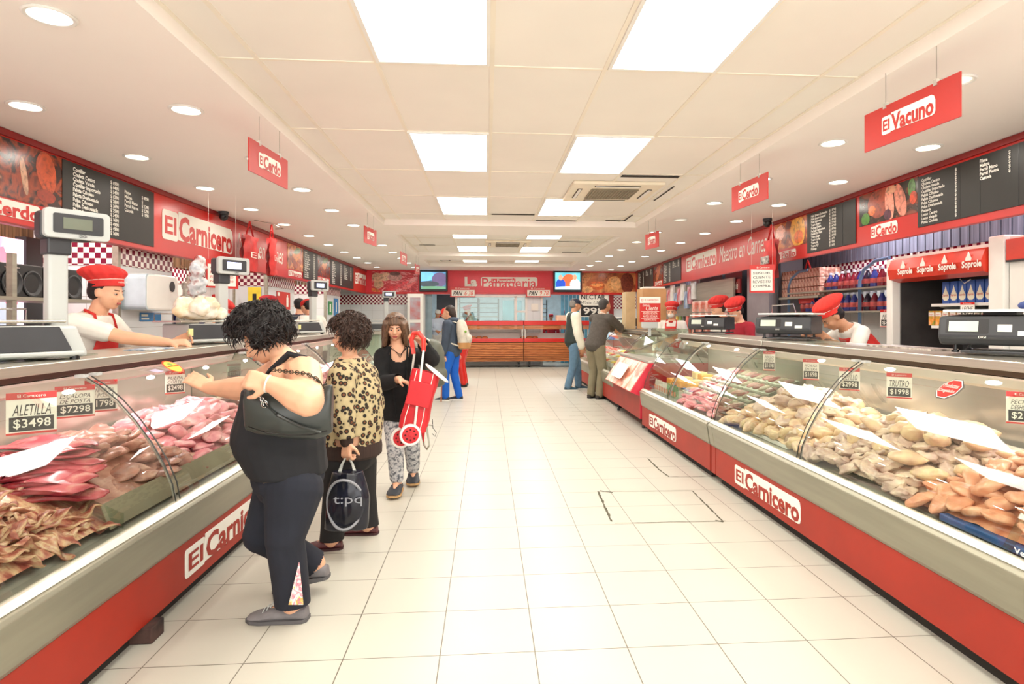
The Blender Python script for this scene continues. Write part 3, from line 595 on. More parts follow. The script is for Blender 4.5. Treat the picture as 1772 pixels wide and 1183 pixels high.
# ---------------------------------------------------------------- refrigerated display cases
DECK = mat('case_deck_steel', (190, 186, 174), rough=.4, metal=.5, var=.06)
INNER = mat('case_inner_white', (226, 226, 216), rough=.45, var=.03)
MIRR = mat('case_back_panel', (188, 184, 172), rough=.2, metal=.6, var=.04)
KICK = mat('kick_panel_red', (158, 38, 20), rough=.5, var=.07, scale=4)
BUMP = mat('bumper_steel', (152, 149, 132), rough=.38, metal=.55, var=.07, scale=3, stretch=(6, .5, 6))
TUBE = mat('case_lamp_tube', (255, 224, 226), emit=2.5, var=.01)
PL = [(.02, .50), (.035, .58), (.075, .68), (.13, .78), (.20, .88), (.28, .975), (.36, 1.045), (.42, 1.085)]
def case(side, xk, y0, y1, joints, lab, zt=1.165, logos=(), seams=(), glow=(1, .95, .9), label_glass=None, gp=PL, lit=3):
    """side -1 left, +1 right; xk = kick panel distance from the aisle axis; the profile runs outward from the aisle"""
    s = side; X = lambda d: s*(xk+d)
    t = thing('refrigerated_display_case', (X(.4), (y0+y1)/2, 0), lab, 'display case', 'curved glass display cases')
    def run(name, poly, m, a=y0, c=y1, par=t, bevel=0, smooth=False):
        b = B(); k = len(poly); P = [(X(d), z) for d, z in poly]
        b.add([V((x, a, z)) for x, z in P]+[V((x, c, z)) for x, z in P], [tuple(range(k)), tuple(range(2*k-1, k-1, -1))]+[(i, k+i, k+(i+1) % k, (i+1) % k) for i in range(k)])
        return mk(name, b, m, par, smooth=smooth, bevel=bevel)
    ys = [y0]+list(seams)+[y1]
    for a, c in zip(ys, ys[1:]):
        kp = run('kick_panel', [(0, .07), (.02, .07), (.03, .29), (.0, .29)], KICK, a+.006, c-.006)
        for (la, lc) in logos:
            if a <= la < c:
                uu = V((0, -s, 0)); hh = .15
                b1, b2 = B(), B(); o = V((X(-.001), la if s < 0 else lc, .115)); logo(b1, b2, 'Carnicero', o, -uu if s < 0 else uu*1, ZA, V((-s, 0, 0)), lc-la, hh) if s > 0 else logo(b1, b2, 'Carnicero', o, YA, ZA, XA, lc-la, hh)
                mk('logo_plate', b1, PAPER, kp, smooth=False); mk('logo_lettering', b2, KICK, kp, smooth=False)
        run('bumper', [(0, .29), (-.012, .31), (-.03, .44), (-.035, .462), (-.022, .478), (.0, .482), (.06, .482), (.06, .29)], BUMP, a+.003, c-.003, bevel=.004)
    run('plinth', [(.05, .0), (.7, .0), (.7, .12), (.05, .12)], mat('plinth_dark', (40, 36, 32), rough=.8), y0+.1, y1-.1)
    run('rail', [(-.012, .482), (.008, .502), (.03, .502), (.03, .482)], mat('rail_white_metal', (226, 222, 208), rough=.3, metal=.3))
    run('body', [(.06, .12), (.9, .12), (.9, .60), (.84, .56), (.84, .52), (.06, .44)], STEELD)
    run('deck', [(.045, .482), (.1, .482), (.82, .70), (.82, .66), (.1, .44), (.045, .44)], DECK)
    run('back_panel', [(.82, .56), (.88, .56), (.86, 1.1), (.82, 1.1)], MIRR)
    wt = run('worktop', [(.44, zt-.045), (.445, zt), (.95, zt), (.95, zt-.045)], STEEL, bevel=.004)
    run('top_box', [(.47, zt-.045), (.92, zt-.045), (.90, zt-.085), (.49, zt-.075)], mat('under_lip_dark', (74, 62, 52), rough=.7))
    run('light_valance', [(.5, zt-.08), (.6, zt-.08), (.58, zt-.15), (.52, zt-.13)], INNER)
    b = B().tube([(X(.62), y0+.1, zt-.1), (X(.62), y1-.1, zt-.1)], .013, 8); mk('lamp_tube', b, TUBE, t)
    ln = (y1-y0); k = max(1, round(ln/1.6))
    for i in range(k): area('case_lamp', (X(.63), y0+ln*(i+.5)/k, zt-.12), .05, ln/k*.85, lit*ln/k, glow, rot=(0, 0, 0), parent=t)
    # glass panes with end ribs
    js = [y0+.01]+list(joints)+[y1-.01]
    def prof(d=0): return [(a+d*.7, z-d*.6) for a, z in gp]
    for a, c in zip(js, js[1:]):
        rows = [[V((X(d), yy, z)) for d, z in prof()] for yy in (a+.02, c-.02)]
        g = mk('curved_glass', B().sheet(rows), CGLASS, t)
        for p in g.data.polygons: p.use_smooth = True
        for yy in (a+.02, c-.02):
            b = B(); b.tube([V((X(d), yy, z)) for d, z in prof()], .0035, 5); mk('glass_edge', b, mat('dark_edge_seal', (60, 60, 56), rough=.4), g)
            b = B().box((X(.42), yy+(.03 if yy < c-.1 else -.03), 1.092), (.035, .045, .014)); mk('hinge', b, GREY, g, smooth=False)
    for yy in js[1:-1]: mk('glass_joint', B().tube([V((X(d+.012), yy, z-.01)) for d, z in gp], .008, 6), ALU, t)
    for yy in (y0, y1):
        b = B(); P = [(X(d), z) for d, z in gp]+[(X(.82), 1.1), (X(.82), .5)]; k = len(P)
        b.add([V((x, yy-.004, z)) for x, z in P]+[V((x, yy+.004, z)) for x, z in P], [tuple(range(k)), tuple(range(2*k-1, k-1, -1))]+[(i, k+i, k+(i+1) % k, (i+1) % k) for i in range(k)])
        mk('end_glass', b, CGLASS, t, smooth=False)
    return t
LK, RK = 1.43, 1.87
CA = case(-1, LK, .6, 4.85, [3.0], 'long glass meat counter at the left front, full of red meat', logos=[(3.02, 4.12)], glow=(1, .90, .89), lit=2.4)
CB = case(-1, LK, 4.87, 8.6, [6.4], 'glass meat counter farther back on the left, behind the standing women', logos=[(5.2, 6.3)], glow=(1, .90, .89), lit=2.4)
CC = case(1, RK, 1.2, 5.0, [3.6], 'long glass poultry counter at the right front, full of chicken', logos=[(3.53, 4.5)], seams=[4.9], lit=2)
CD = case(1, RK, 5.02, 7.3, [6.3], 'glass counter of packed meats on the right, before the magenta end stand', logos=[(5.95, 6.95)], lit=2)
CE = case(1, RK+.05, 9.0, 13.2, [11.1], 'glass deli counter far on the right where two men stand', zt=1.15, lit=2)
# left far-end counter across the back
t = thing('serving_counter', (-2.6, 13.6, 0), 'steel serving counter across the far left corner below the white tiles', 'counter')
mk('body', B().bb((-3.3, 13.2, 0), (-1.75, 13.9, 1.0)), INNER, t, smooth=False); mk('worktop', B().bb((-3.4, 13.1, 1.0), (-1.7, 13.95, 1.06)), STEEL, t, bevel=.005, smooth=False)
mk('glass_front', B().bb((-3.3, 13.12, .55), (-1.75, 13.14, 1.0)), CGLASS, t, smooth=False)
# brick under the left case
b = B().bb((-1.56, 2.66, 0), (-1.39, 2.76, .069)); tag(mk('brick', b, ramp_mat('dark_brick', [(.3, (40, 28, 26)), (.6, (74, 52, 46))], 14, .9, bump=.4), loc=(-1.48, 2.71, 0), smooth=False, bevel=.006), 'dark worn brick propping up the left meat counter', 'brick')
# magenta end stand
t = thing('promotion_stand', (2.1, 8.15, 0), 'magenta and red stand with a slanted white poster beside the poultry counter', 'stand')
yA, yB = 7.36, 8.95
b = B(); P = [(1.84, .12), (2.9, .12), (2.9, .80), (1.98, .80), (1.60, .52), (1.84, .40)]
b = B(); b.prism([(x, z) for x, z in [(1.86, .12), (2.8, .12), (2.8, .55), (1.86, .55)]], V((0, yA, 0)), XA, ZA, YA, yB-yA); mk('base', b, KICK, t, smooth=False)
b = B(); b.prism([(1.86, .12), (2.8, .12), (2.8, .8), (1.97, .8), (1.74, .45), (1.86, .40)], V((0, yA-.012, 0)), XA, ZA, YA, .012); mk('end_panel', b, MAG, t, smooth=False)
b = B(); b.prism([(1.97, .8), (1.74, .45), (1.76, .44), (2.02, .8)], V((0, yA, 0)), XA, ZA, YA, yB-yA); f = mk('slanted_front', b, RED2, t, smooth=False)
uu = V((0, -1, 0)); vv = (V((1.97, 0, .8))-V((1.74, 0, .45))).normalized(); nn = V((-vv.z, 0, vv.x))
POST = ramp_mat('washed_poster', [(.3, (238, 120, 100)), (.45, (240, 226, 214)), (.6, (236, 150, 120)), (.75, (222, 60, 60))], 3.2, .4, dist=1)
b = B(); b.prism([(0, 0), (yB-yA-.06, 0), (yB-yA-.06, .40), (0, .40)], V((1.745, yB-.03, .455)), uu, vv, nn, .004); mk('poster', b, POST, f, smooth=False)
b = B(); b.prism(rrect(.62, .22, .05), V((1.745, yB-.4, .55)), uu, vv, nn, .007); mk('poster_patch', b, PAPER, f, smooth=False)
b = B(); b.bb((1.96, yA-.01, .8), (2.85, yB, .83)); mk('top', b, ALU, t, smooth=False, bevel=.004)
for x, y in ((1.92, yA+.06), (1.92, yB-.1), (2.7, yA+.06), (2.7, yB-.1)): mk('leg', B().lathe((x, y, 0), [(.02, 0), (.02, .03), (.013, .035), (.013, .12)], 10), CHAR, t)
# triangular glass guard at its back
t = thing('glass_guard', (2.5, 8.6, .83), 'clear folded glass guard standing above the magenta stand', 'glass guard')
mk('pane', B().add([V((2.05, 9.0, .84)), V((2.45, 8.9, 1.2)), V((2.75, 8.2, 1.2)), V((2.2, 7.6, .84))], [(0, 1, 2, 3)]), CGLASS, t, solid=.006, smooth=False)
mk('pane', B().add([V((2.45, 8.9, 1.2)), V((2.75, 8.2, 1.2)), V((2.95, 8.15, .84)), V((2.9, 8.95, .84))], [(0, 1, 2, 3)]), CGLASS, t, solid=.006, smooth=False)
mk('post', B().tube([(2.7, 8.5, 1.2), (2.98, 8.0, .84)], .014, 6), ALU, t); mk('edge', B().tube([(2.05, 9.0, .84), (2.2, 8.98, 1.02), (2.45, 8.9, 1.2)], .006, 6), CHAR, t)
# small scale on it
t = thing('kitchen_scale', (2.3, 7.75, .83), 'small white scale with a steel plate on the magenta stand', 'scale')
mk('body', B().bb((2.2, 7.62, .84), (2.42, 7.86, .885)), WHITE, t, bevel=.01, smooth=False); mk('plate', B().lathe((2.31, 7.74, .9), [(.0, 0), (.13, .0), (.135, .012), (.125, .01), (0, .008)], 20), STEEL, t); mk('foot', B().lathe((2.31, 7.74, .83), [(.09, 0), (.09, .008), (.03, .012), (.03, .07)], 12), BLACK, t)
mk('display', B().bb((2.24, 7.617, .85), (2.36, 7.62, .875)), mat('lcd_grey', (150, 160, 140), rough=.3), t, smooth=False)
# ---------------------------------------------------------------- meat
def piece(fn, n=20, m=12, seed=0):
    b = B().ell((0, 0, 0), 1, None, n, m); rr = random.Random(seed); off = V((rr.uniform(0, 50),)*3)
    b.v = [fn(v, off) for v in b.v]; return b
def breast(v, o):
    x, y, z = v; w_ = .55+.45*math.cos((x+.25)*1.25); q = V((x*.085, y*.055*w_, z*.026*(.6+.4*w_)))
    return q+V((0, .012*math.sin(x*2), .008*math.cos(x*2.5)))+V((noise.noise(v*1.7+o), noise.noise(v*1.7+o+V((9, 0, 0))), noise.noise(v*1.7+o+V((0, 9, 0)))))*.010
def leg(v, o):
    x, y, z = v; w_ = (.32+.68*max(0, math.sin((x+1.15)*1.35)))
    if x > .65: w_ = max(w_, .42)
    return V((x*.085, y*.048*w_+.02*x*x, z*.036*w_))+V((noise.noise(v*1.9+o), noise.noise(v*1.9+o+V((9, 0, 0))), noise.noise(v*1.9+o+V((0, 9, 0)))))*.009
def skinb(v, o):
    x, y, z = v; f = noise.noise(v*1.6+o); g = noise.noise(v*3.2+o)
    return V((x*.075, y*.055, z*.028))*(1+.45*f)+V((0, 0, .018*g))
def strip(v, o):
    x, y, z = v; f = noise.noise(V((x*2.6, 0, 0))+o); g = noise.noise(V((x*3.1, 7, 0))+o)
    return V((x*.15, y*.035*(1+.4*f)+.035*f, z*.012+.04*g+.014*math.sin(x*6+y*2)))
def slab(v, o):
    x, y, z = v; f = noise.noise(v*1.3+o); x = math.copysign(abs(x)**.7, x); y = math.copysign(abs(y)**.75, y)
    return V((x*.21*(1+.16*f), y*.12*(1+.3*f), z*.014+.026*math.cos(x*1.6)+.010*math.sin(y*4+x*3)+.014*noise.noise(V((x*2, y*2, 3))+o)))
def chop(v, o):
    x, y, z = v; f = noise.noise(v*1.5+o)
    return V((x*.065*(1+.35*f), y*.05*(1+.3*f), z*.02+.008*f))
CHB = ramp_mat('chicken_breast', [(.3, (206, 132, 98)), (.5, (224, 158, 124)), (.7, (234, 186, 152))], 14, .28, spec=.6, bump=.15)
CHL = ramp_mat('chicken_skin', [(.3, (206, 158, 130)), (.45, (224, 190, 158)), (.6, (232, 206, 162)), (.75, (208, 146, 128))], 12, .3, spec=.6, bump=.3)
CHG = ramp_mat('pale_chicken', [(.3, (184, 148, 138)), (.5, (218, 190, 172)), (.7, (236, 214, 186))], 12, .3, spec=.6, bump=.3)
BEEFR = ramp_mat('red_beef', [(.3, (140, 38, 50)), (.5, (176, 62, 76)), (.64, (198, 96, 104)), (.76, (214, 150, 142))], 9, .25, spec=.6, bump=.2)
RIBS = ramp_mat('fatty_ribs', [(.3, (126, 58, 50)), (.42, (168, 92, 78)), (.52, (200, 146, 118)), (.60, (216, 184, 146)), (.69, (182, 108, 90)), (.78, (136, 62, 54))], 16, .28, spec=.6, bump=.3, stretch=(.5, 1.6, 1.6))
BROWN = ramp_mat('dark_cut_beef', [(.3, (128, 78, 70)), (.5, (184, 128, 114)), (.7, (220, 172, 154))], 11, .3, spec=.6, bump=.2)
PINKC = ramp_mat('pink_pork', [(.3, (206, 104, 122)), (.5, (236, 156, 164)), (.7, (250, 212, 208))], 12, .3, spec=.6, bump=.25)
PROTO = {}
def meat(kind, label, group, name, p, rz=0, tilt=(0, 0), sc_=1, var=4):
    fn, m = {'breast': (breast, CHB), 'leg': (leg, CHL), 'skin': (skinb, CHG), 'strip': (strip, RIBS), 'slab': (slab, BEEFR), 'chop': (chop, PINKC), 'brown': (chop, BROWN), 'redstrip': (strip, BEEFR)}[kind]
    k = (kind, R.randrange(var))
    if k not in PROTO:
        o = mk(name, piece(fn, 24 if kind in ('strip', 'slab', 'redstrip') else 18, 12, k[1]*7+len(kind)), m, loc=(0, 0, 0), auto=False); PROTO[k] = o
    else: o = PROTO[k].copy(); COL.objects.link(o); o.name = name
    o.location = p; o.rotation_euler = (tilt[0], tilt[1], rz); o.scale = (sc_*R.uniform(.88, 1.14), sc_*R.uniform(.88, 1.14), sc_*R.uniform(.85, 1.1))
    tag(o, label, 'meat', group); return o
def deckz(d): return .482+(.70-.482)*(max(d, .1)-.1)/.72
def pile(side, xk, y0, y1, dx, dy, kind, label, group, name, h=0, lay=1, d0=.12, d1=.66, sc_=1, tl=.35, rz=None, hump=.05):
    cnt = 0
    for L_ in range(lay):
        d = d0+(.5*dx if L_ % 2 else 0); i = 0
        while d < d1:
            y = y0+(dy*.5 if (i+L_) % 2 else 0)
            while y < y1:
                dd = d+R.uniform(-.25, .25)*dx; yy = y+R.uniform(-.3, .3)*dy
                e = min((yy-y0)/(.25*(y1-y0)+.01), (y1-yy)/(.25*(y1-y0)+.01), 1); e = max(e, .1)
                z = deckz(dd)+.03+h*L_+hump*e*math.sin(PI*min(1, (dd-.05)/.75))+R.uniform(0, .012)
                meat(kind, label, group, name, (side*(xk+dd), yy, z), (R.uniform(0, 2*PI) if rz is None else rz+R.uniform(-.35, .35)), (R.uniform(-tl, tl), R.uniform(-tl, tl)-side*.25), sc_)
                cnt += 1; y += dy
            d += dx; i += 1
    return cnt
def mound(side, xk, y0, y1, m, lab, top=.03, hump=.05):
    """low heap of the same cuts under the counted pieces"""
    rows = []
    n = max(8, int((y1-y0)/.06))
    for i in range(n+1):
        y = y0+(y1-y0)*i/n; r = []
        for j in range(13):
            d = .1+.66*j/12; e = max(.0, min((y-y0)/(.25*(y1-y0)), (y1-y)/(.25*(y1-y0)), 1))
            r.append(V((side*(xk+d), y, deckz(d)+top*.4+hump*e*math.sin(PI*min(1, (d-.05)/.75))+.012*noise.noise(V((d*20, y*20, 3))))))
        rows.append(r)
    o = mk('meat_heap', B().sheet(rows), m, loc=(side*(xk+.4), (y0+y1)/2, deckz(.4))); tag(o, lab, 'meat', kind='stuff'); return o
# right case: breasts nearest, then quarters and pale pieces, then legs
mound(1, RK, 1.3, 2.75, CHB, 'heap of raw chicken breasts under the top layer, nearest in the right case', hump=.1, top=.05)
mound(1, RK, 2.75, 3.62, CHG, 'heap of pale raw chicken pieces under the top layer, mid right case', hump=.1, top=.05)
mound(1, RK, 3.66, 4.95, CHL, 'heap of raw chicken legs under the top layer, beyond the glass joint', hump=.1, top=.05)
n1 = pile(1, RK, 1.7, 2.7, .085, .105, 'breast', 'smooth peach raw chicken breast in the nearest pile of the right case', 'chicken breasts', 'chicken_breast', hump=.12, lay=1, sc_=1.0)
n1 += pile(1, RK, 1.8, 2.65, .12, .15, 'breast', 'smooth peach raw chicken breast in the nearest pile of the right case', 'chicken breasts', 'chicken_breast', hump=.16, lay=1, d0=.2, d1=.6)
n2 = pile(1, RK, 2.76, 3.62, .07, .085, 'skin', 'pale crumpled raw chicken piece in the middle of the right case', 'pale chicken pieces', 'chicken_piece', hump=.13)
n2 += pile(1, RK, 2.6, 3.6, .12, .16, 'leg', 'grey pink raw chicken leg among the pale pieces, middle of the right case', 'chicken legs among pale pieces', 'raw_drumstick', hump=.17, d0=.22, d1=.7)
n3 = pile(1, RK, 3.68, 4.95, .085, .1, 'leg', 'raw chicken leg with yellowish skin beyond the first glass joint, right case', 'chicken legs', 'raw_drumstick', hump=.12, sc_=1.05)
n3 += pile(1, RK, 3.8, 4.8, .13, .17, 'skin', 'folded pale chicken skin piece lying on the far pile of legs', 'chicken skin pieces', 'chicken_piece', hump=.17, d0=.2, d1=.65, sc_=1.2)
# right second case: trays of packed cuts
def pack(x, y, z, rz, m, lab, grp, s=1):
    t = thing('meat_tray', (x, y, z), lab, 'packed meat', grp)
    mk('tray', B().bb((x-.075*s, y-.055*s, z), (x+.075*s, y+.055*s, z+.022)), WHITE, t, smooth=False)
    b = B(); b.ell((x, y, z+.03), (.062*s, .045*s, .018)); mk('meat', b, m, t)
    t.rotation_euler = (0, -.28, rz); return t
k = 0
for i in range(4):
    for j in range(11):
        y = 5.15+j*.125; d = .3+i*.15
        pack(RK+d, y, deckz(d)+.03+.02*i, R.uniform(-.2, .2), (PINKC, BEEFR, CHG)[(i*3+j*2) % 3], 'small wrapped tray of pink and red meat in the second right case', 'wrapped meat trays')
pile(1, RK, 5.1, 6.2, .08, .11, 'chop', 'pink raw cut in the low front row of the second right case', 'pink cuts at the front', 'pork_cut', d0=.1, d1=.28, hump=.04)
# upright yoghurt-like pouches at the far end front
for j in range(9):
    y = 6.35+j*.095; x = RK+.13; z = .5
    t = thing('food_pouch', (x, y, z), 'upright printed food pouch standing at the far end of the right case', 'food pouch', 'upright pouches')
    b = B(); b.loft([(V((x, y, z+h_)), YA, XA, .04, w_) for h_, w_ in ((0, .02), (.05, .022), (.11, .014), (.13, .002))], 10); mk('bag', b, mat('pouch_green', (130, 160, 110), rough=.3, var=.2, scale=40) if j < 4 else mat('pouch_white', (226, 214, 200), rough=.3, var=.1), t)
    mk('label', B().box((x-.021, y, z+.045), (.004, .05, .05)), mat('pouch_orange', (226, 140, 90), rough=.4, var=.2, scale=40), t, smooth=False)
for i, (y, d, c) in enumerate(((6.45, .35, 1), (6.62, .42, 0), (6.8, .35, 1), (6.98, .42, 0), (7.12, .33, 1), (6.5, .55, 0), (6.75, .58, 1), (7.0, .6, 0))):
    m = mat('cheese_orange', (240, 176, 84), rough=.4, var=.08) if c else mat('cheese_pale', (246, 222, 160), rough=.4, var=.06)
    lab = ('orange', 'pale')[1-c if 0 else (0 if c else 1)]+' block of cheese at the far end of the second right case'
    tag(mk('cheese_block', B().bb((RK+d-.06, y-.07, deckz(d)+.01), (RK+d+.08, y+.07, deckz(d)+.09)), m, loc=(RK+d, y, deckz(d)), bevel=.01, smooth=False), lab, 'cheese', '%s cheese blocks' % ('orange' if c else 'pale'))
# far right deli case
for j in range(14):
    for i in range(3):
        y = 9.25+j*.27; d = .2+i*.2; c = (i+j) % 3
        m = (mat('deli_yellow', (236, 206, 84), rough=.5, var=.1, scale=20), mat('deli_cream', (246, 236, 200), rough=.5), mat('deli_red', (226, 84, 60), rough=.5))[c if j < 9 else 2]
        x = RK+.05+d; z = deckz(d)+.02
        t = thing('deli_tub', (x, y, z), ('tub of yellow salad', 'tub of cream salad', 'tub of red salad')[c if j < 9 else 2]+' in the far right deli counter', 'food tub', ('yellow salad tubs', 'cream salad tubs', 'red salad tubs')[c if j < 9 else 2])
        mk('tub', B().bb((x-.08, y-.1, z), (x+.08, y+.1, z+.07)), WHITE, t, smooth=False); mk('salad', B().ell((x, y, z+.07), (.075, .095, .035)), m, t)
# left case: fatty ribs nearest, red slabs, brown cuts, pink pork
mound(-1, LK, 1.3, 2.9, RIBS, 'heap of fatty rib strips under the top layer, nearest in the left case', hump=.1, top=.05)
mound(-1, LK, 2.55, 3.6, BROWN, 'heap of brown beef cuts under the top layer around the left glass joint', hump=.1, top=.05)
mound(-1, LK, 3.55, 4.8, PINKC, 'heap of pink pork under the top layer, beyond the left glass joint', hump=.1, top=.05)
m1 = pile(-1, LK, 1.5, 2.55, .048, .08, 'strip', 'folded strip of raw rib meat with cream fat, nearest pile of the left case', 'rib strips', 'rib_strip', hump=.11, tl=.5, d0=.14, d1=.62, sc_=.74)
m1 += pile(-1, LK, 1.6, 2.45, .1, .13, 'strip', 'folded strip of raw rib meat with cream fat, nearest pile of the left case', 'rib strips', 'rib_strip', hump=.15, tl=.6, d0=.2, d1=.6, sc_=.72)
for i in range(8):
    d = .24+.035*i
    meat('slab', 'large dark red slab of raw beef draped over the pile in the left case', 'beef slabs', 'beef_slab', (-(LK+d+.06), 2.56+.05*i+R.uniform(-.04, .04), deckz(d)+.115+.010*i), R.uniform(-.1, .55), (R.uniform(-.12, .12), -.05+R.uniform(-.1, .1)), .95)
pile(-1, LK, 2.3, 2.75, .1, .1, 'redstrip', 'torn strip of deep red beef behind the slabs in the left case', 'red beef strips', 'beef_strip', d0=.5, d1=.76, hump=.15, sc_=.9)
pile(-1, LK, 2.82, 3.55, .08, .095, 'brown', 'brownish raw beef cut around the glass joint in the left case', 'brown beef cuts', 'beef_cut', hump=.12, sc_=1.1, d0=.18)
pile(-1, LK, 3.5, 4.8, .085, .1, 'chop', 'pink raw pork cut beyond the glass joint in the left case', 'pork cuts', 'pork_cut', hump=.13, sc_=1.15, d0=.22)
mound(-1, LK, 5.0, 8.4, PINKC, 'heap of pink meat in the far left counter', hump=.1, top=.05)
pile(-1, LK, 5.0, 8.4, .16, .17, 'chop', 'pale pink raw cut in the far left counter behind the women', 'far pork cuts', 'pork_cut', hump=.12, sc_=1.7)
# steel divider sheets and a clear strip
def sheet_thing(name, pts, m, lab, cat):
    b = B().add([V(p) for p in pts], [(0, 1, 2, 3)]); o = mk(name, b, m, loc=sum((V(p) for p in pts), V((0, 0, 0)))/4, smooth=False, solid=.004); tag(o, lab, cat)
sheet_thing('tray_divider', [(-(LK+.05), 2.62, .50), (-(LK+.05), 2.62, .56), (-(LK+.35), 2.62, .70), (-(LK+.35), 2.62, .57)], CGLASS, 'clear divider plate between the ribs and the beef in the left case', 'divider')
sheet_thing('steel_tray', [(-(LK+.09), 2.6, .50), (-(LK+.13), 2.6, .60), (-(LK+.13), 4.7, .60), (-(LK+.09), 4.7, .50)], mat('tray_grey', (170, 160, 138), rough=.35, metal=.4), 'long steel tray edge holding the meat back in the left case', 'tray')
sheet_thing('tray_divider', [(RK+.06, 2.12, .5), (RK+.06, 2.16, .5), (RK+.2, 2.16, .74), (RK+.2, 2.12, .74)], CGLASS, 'clear plastic divider strip standing among the chicken breasts', 'divider')
b = B().bb((RK+.07, 2.0, .488), (RK+.16, 2.5, .52)); tag(mk('blue_tray', b, mat('tray_blue', (60, 96, 150), rough=.4), loc=(RK+.1, 2.25, .49), smooth=False, bevel=.006), 'blue plastic tray peeking out under the chicken breasts', 'tray')
b = B().bb((RK+.1, 3.9, .488), (RK+.2, 4.5, .515)); tag(mk('white_tray', b, WHITE, loc=(RK+.1, 4.2, .49), smooth=False, bevel=.006), 'white plastic tray lying at the foot of the chicken legs', 'tray')
# ---------------------------------------------------------------- price cards
HAND = mat('marker_ink', (34, 34, 36), rough=.7)
def card(p, uu, w_, h_, name_, price, lab, sc2=''):
    p = V(p); uu = V(uu).normalized(); nn = V((uu.y, -uu.x, 0)); nn = nn if nn.dot(-p) > 0 else -nn
    if nn.cross(uu).z < 0 and 0: pass
    t = thing('price_card', p, lab, 'price card')
    o = p-uu*w_/2
    mk('card', B().prism([(0, 0), (w_, 0), (w_, h_), (0, h_)], o, uu, ZA, -nn, .003), PAPER, t, smooth=False)
    hd = mk('header', B().prism([(0, h_*.84), (w_, h_*.84), (w_, h_), (0, h_)], o, uu, ZA, nn, .002), RED, t, smooth=False)
    T = B(); text(T, 'El Carnicero', o+uu*w_*.22+ZA*h_*.885, uu, ZA, nn, w=w_*.56, h=h_*.07, lift=.003); mk('header_lettering', T, PAPER, hd, smooth=False)
    pf = mk('price_field', B().prism([(w_*.06, h_*.08), (w_*.94, h_*.08), (w_*.94, h_*.42), (w_*.06, h_*.42)], o, uu, ZA, nn, .002), BLACK, t, smooth=False)
    T = B(); text(T, price, o+uu*w_*.14+ZA*h_*.13, uu, ZA, nn, w=w_*.74, h=h_*.24, lift=.003, off=.01); mk('price_lettering', T, PAPER, pf, smooth=False)
    T = B(); ws = name_.split('|'); k = len(ws)
    for i, s in enumerate(ws): text(T, s, o+uu*w_*.12+ZA*(h_*(.78-.33*(i+1)/k)), uu, ZA, nn, w=w_*.76, h=h_*.26/k, lift=.001, sh=.3)
    mk('name_lettering', T, HAND, t, smooth=False)
    mk('edge', B().prism([(0, 0), (w_, 0), (w_, h_*.05), (0, h_*.05)], o, uu, ZA, nn, .002), RED, t, smooth=False)
    return t
def cardpx(px, py0, py1, w_px, X_, name_, price, lab):
    q = at(px, py1, X=X_); pr = at(px, py0, X=X_); dist = q.y
    uu = V((.35*(1 if X_ < 0 else 1), 1, 0)) if X_ < 0 else V((.5, -1, 0)); uu = V((.8, .6, 0)) if X_ < 0 else V((.8, -.6, 0))
    card(q, uu, w_px*dist/FPX/ (.9 if X_ < 0 else .9), pr.z-q.z, name_, price, lab)
cardpx(55, 678, 750, 58, -1.80, 'ALETILLA', '$3498', 'red topped price card reading ALETILLA in the left case')
cardpx(130, 667, 722, 48, -1.85, 'ESCALOPA|DE POSTA', '$7298', 'red topped price card priced 7298, beside the ALETILLA card')
cardpx(175, 657, 712, 40, -1.85, 'CARNE MOLIDA|DE POSTA', '$1798', 'red topped price card priced 1798, right of the 7298 card')
cardpx(303, 641, 681, 26, -1.95, 'PULPA|CORTE', '$2498', 'small price card beside the hand pressed on the left glass')
cardpx(405, 629, 652, 19, -1.95, 'COSTILLA|FINA', '$2298', 'small price card behind the reaching woman in the left case')
cardpx(1331, 607, 641, 18, 2.33, 'POLLO|ENTERO', '$1698', 'small price card priced 1698 in the right case')
cardpx(1403, 621, 657, 24, 2.33, 'PECHUGA|ENTERA', '$1698', 'price card for PECHUGA ENTERA left of the glass joint, right case')
cardpx(1470, 636, 675, 30, 2.33, 'FILETILLO', '$2998', 'price card just behind the glass joint of the right case')
cardpx(1556, 645, 689, 36, 2.3, 'TRUTRO', '$1998', 'price card reading TRUTRO in the right case')
cardpx(1775, 678, 734, 52, 2.25, 'PECHUGA|DESHUESADA', '$2198', 'price card cut by the right edge of the photo')
# stickers on the glass
def gpoint(side, xk, yy, t_):
    k = t_*(len(PL)-1); i = min(int(k), len(PL)-2); f = k-i; d = PL[i][0]+(PL[i+1][0]-PL[i][0])*f; z = PL[i][1]+(PL[i+1][1]-PL[i][1])*f
    dd = PL[i+1][0]-PL[i][0]; dz = PL[i+1][1]-PL[i][1]; v_ = V((side*dd, 0, dz)).normalized(); return V((side*(xk+d), yy, z)), v_, V((-side*v_.z*1, 0, abs(v_.x))).normalized()
p, v_, n_ = gpoint(1, RK, 2.76, .8); uu = V((0, -1, 0))
t = thing('octagonal_sticker', p, 'red octagonal sticker reading Productos Congelados on the right glass', 'sticker')
def ngon(k, r, a0=0, sx=1): return [(r*sx*math.cos(a0+2*PI*i/k), r*math.sin(a0+2*PI*i/k)) for i in range(k)]
mk('border', B().prism(ngon(8, .07, PI/8), p+n_*.002, uu, v_, n_, .001), BLACK, t, smooth=False); mk('white_ring', B().prism(ngon(8, .066, PI/8), p+n_*.003, uu, v_, n_, .001), PAPER, t, smooth=False)
f = mk('red_field', B().prism(ngon(8, .061, PI/8), p+n_*.004, uu, v_, n_, .001), RED, t, smooth=False)
T = B(); text(T, 'Productos', p-uu*.045+v_*.006, uu, v_, n_, w=.09, h=.026, lift=.0065); text(T, 'Congelados', p-uu*.05-v_*.03, uu, v_, n_, w=.1, h=.026, lift=.0065); mk('lettering', T, PAPER, f, smooth=False)
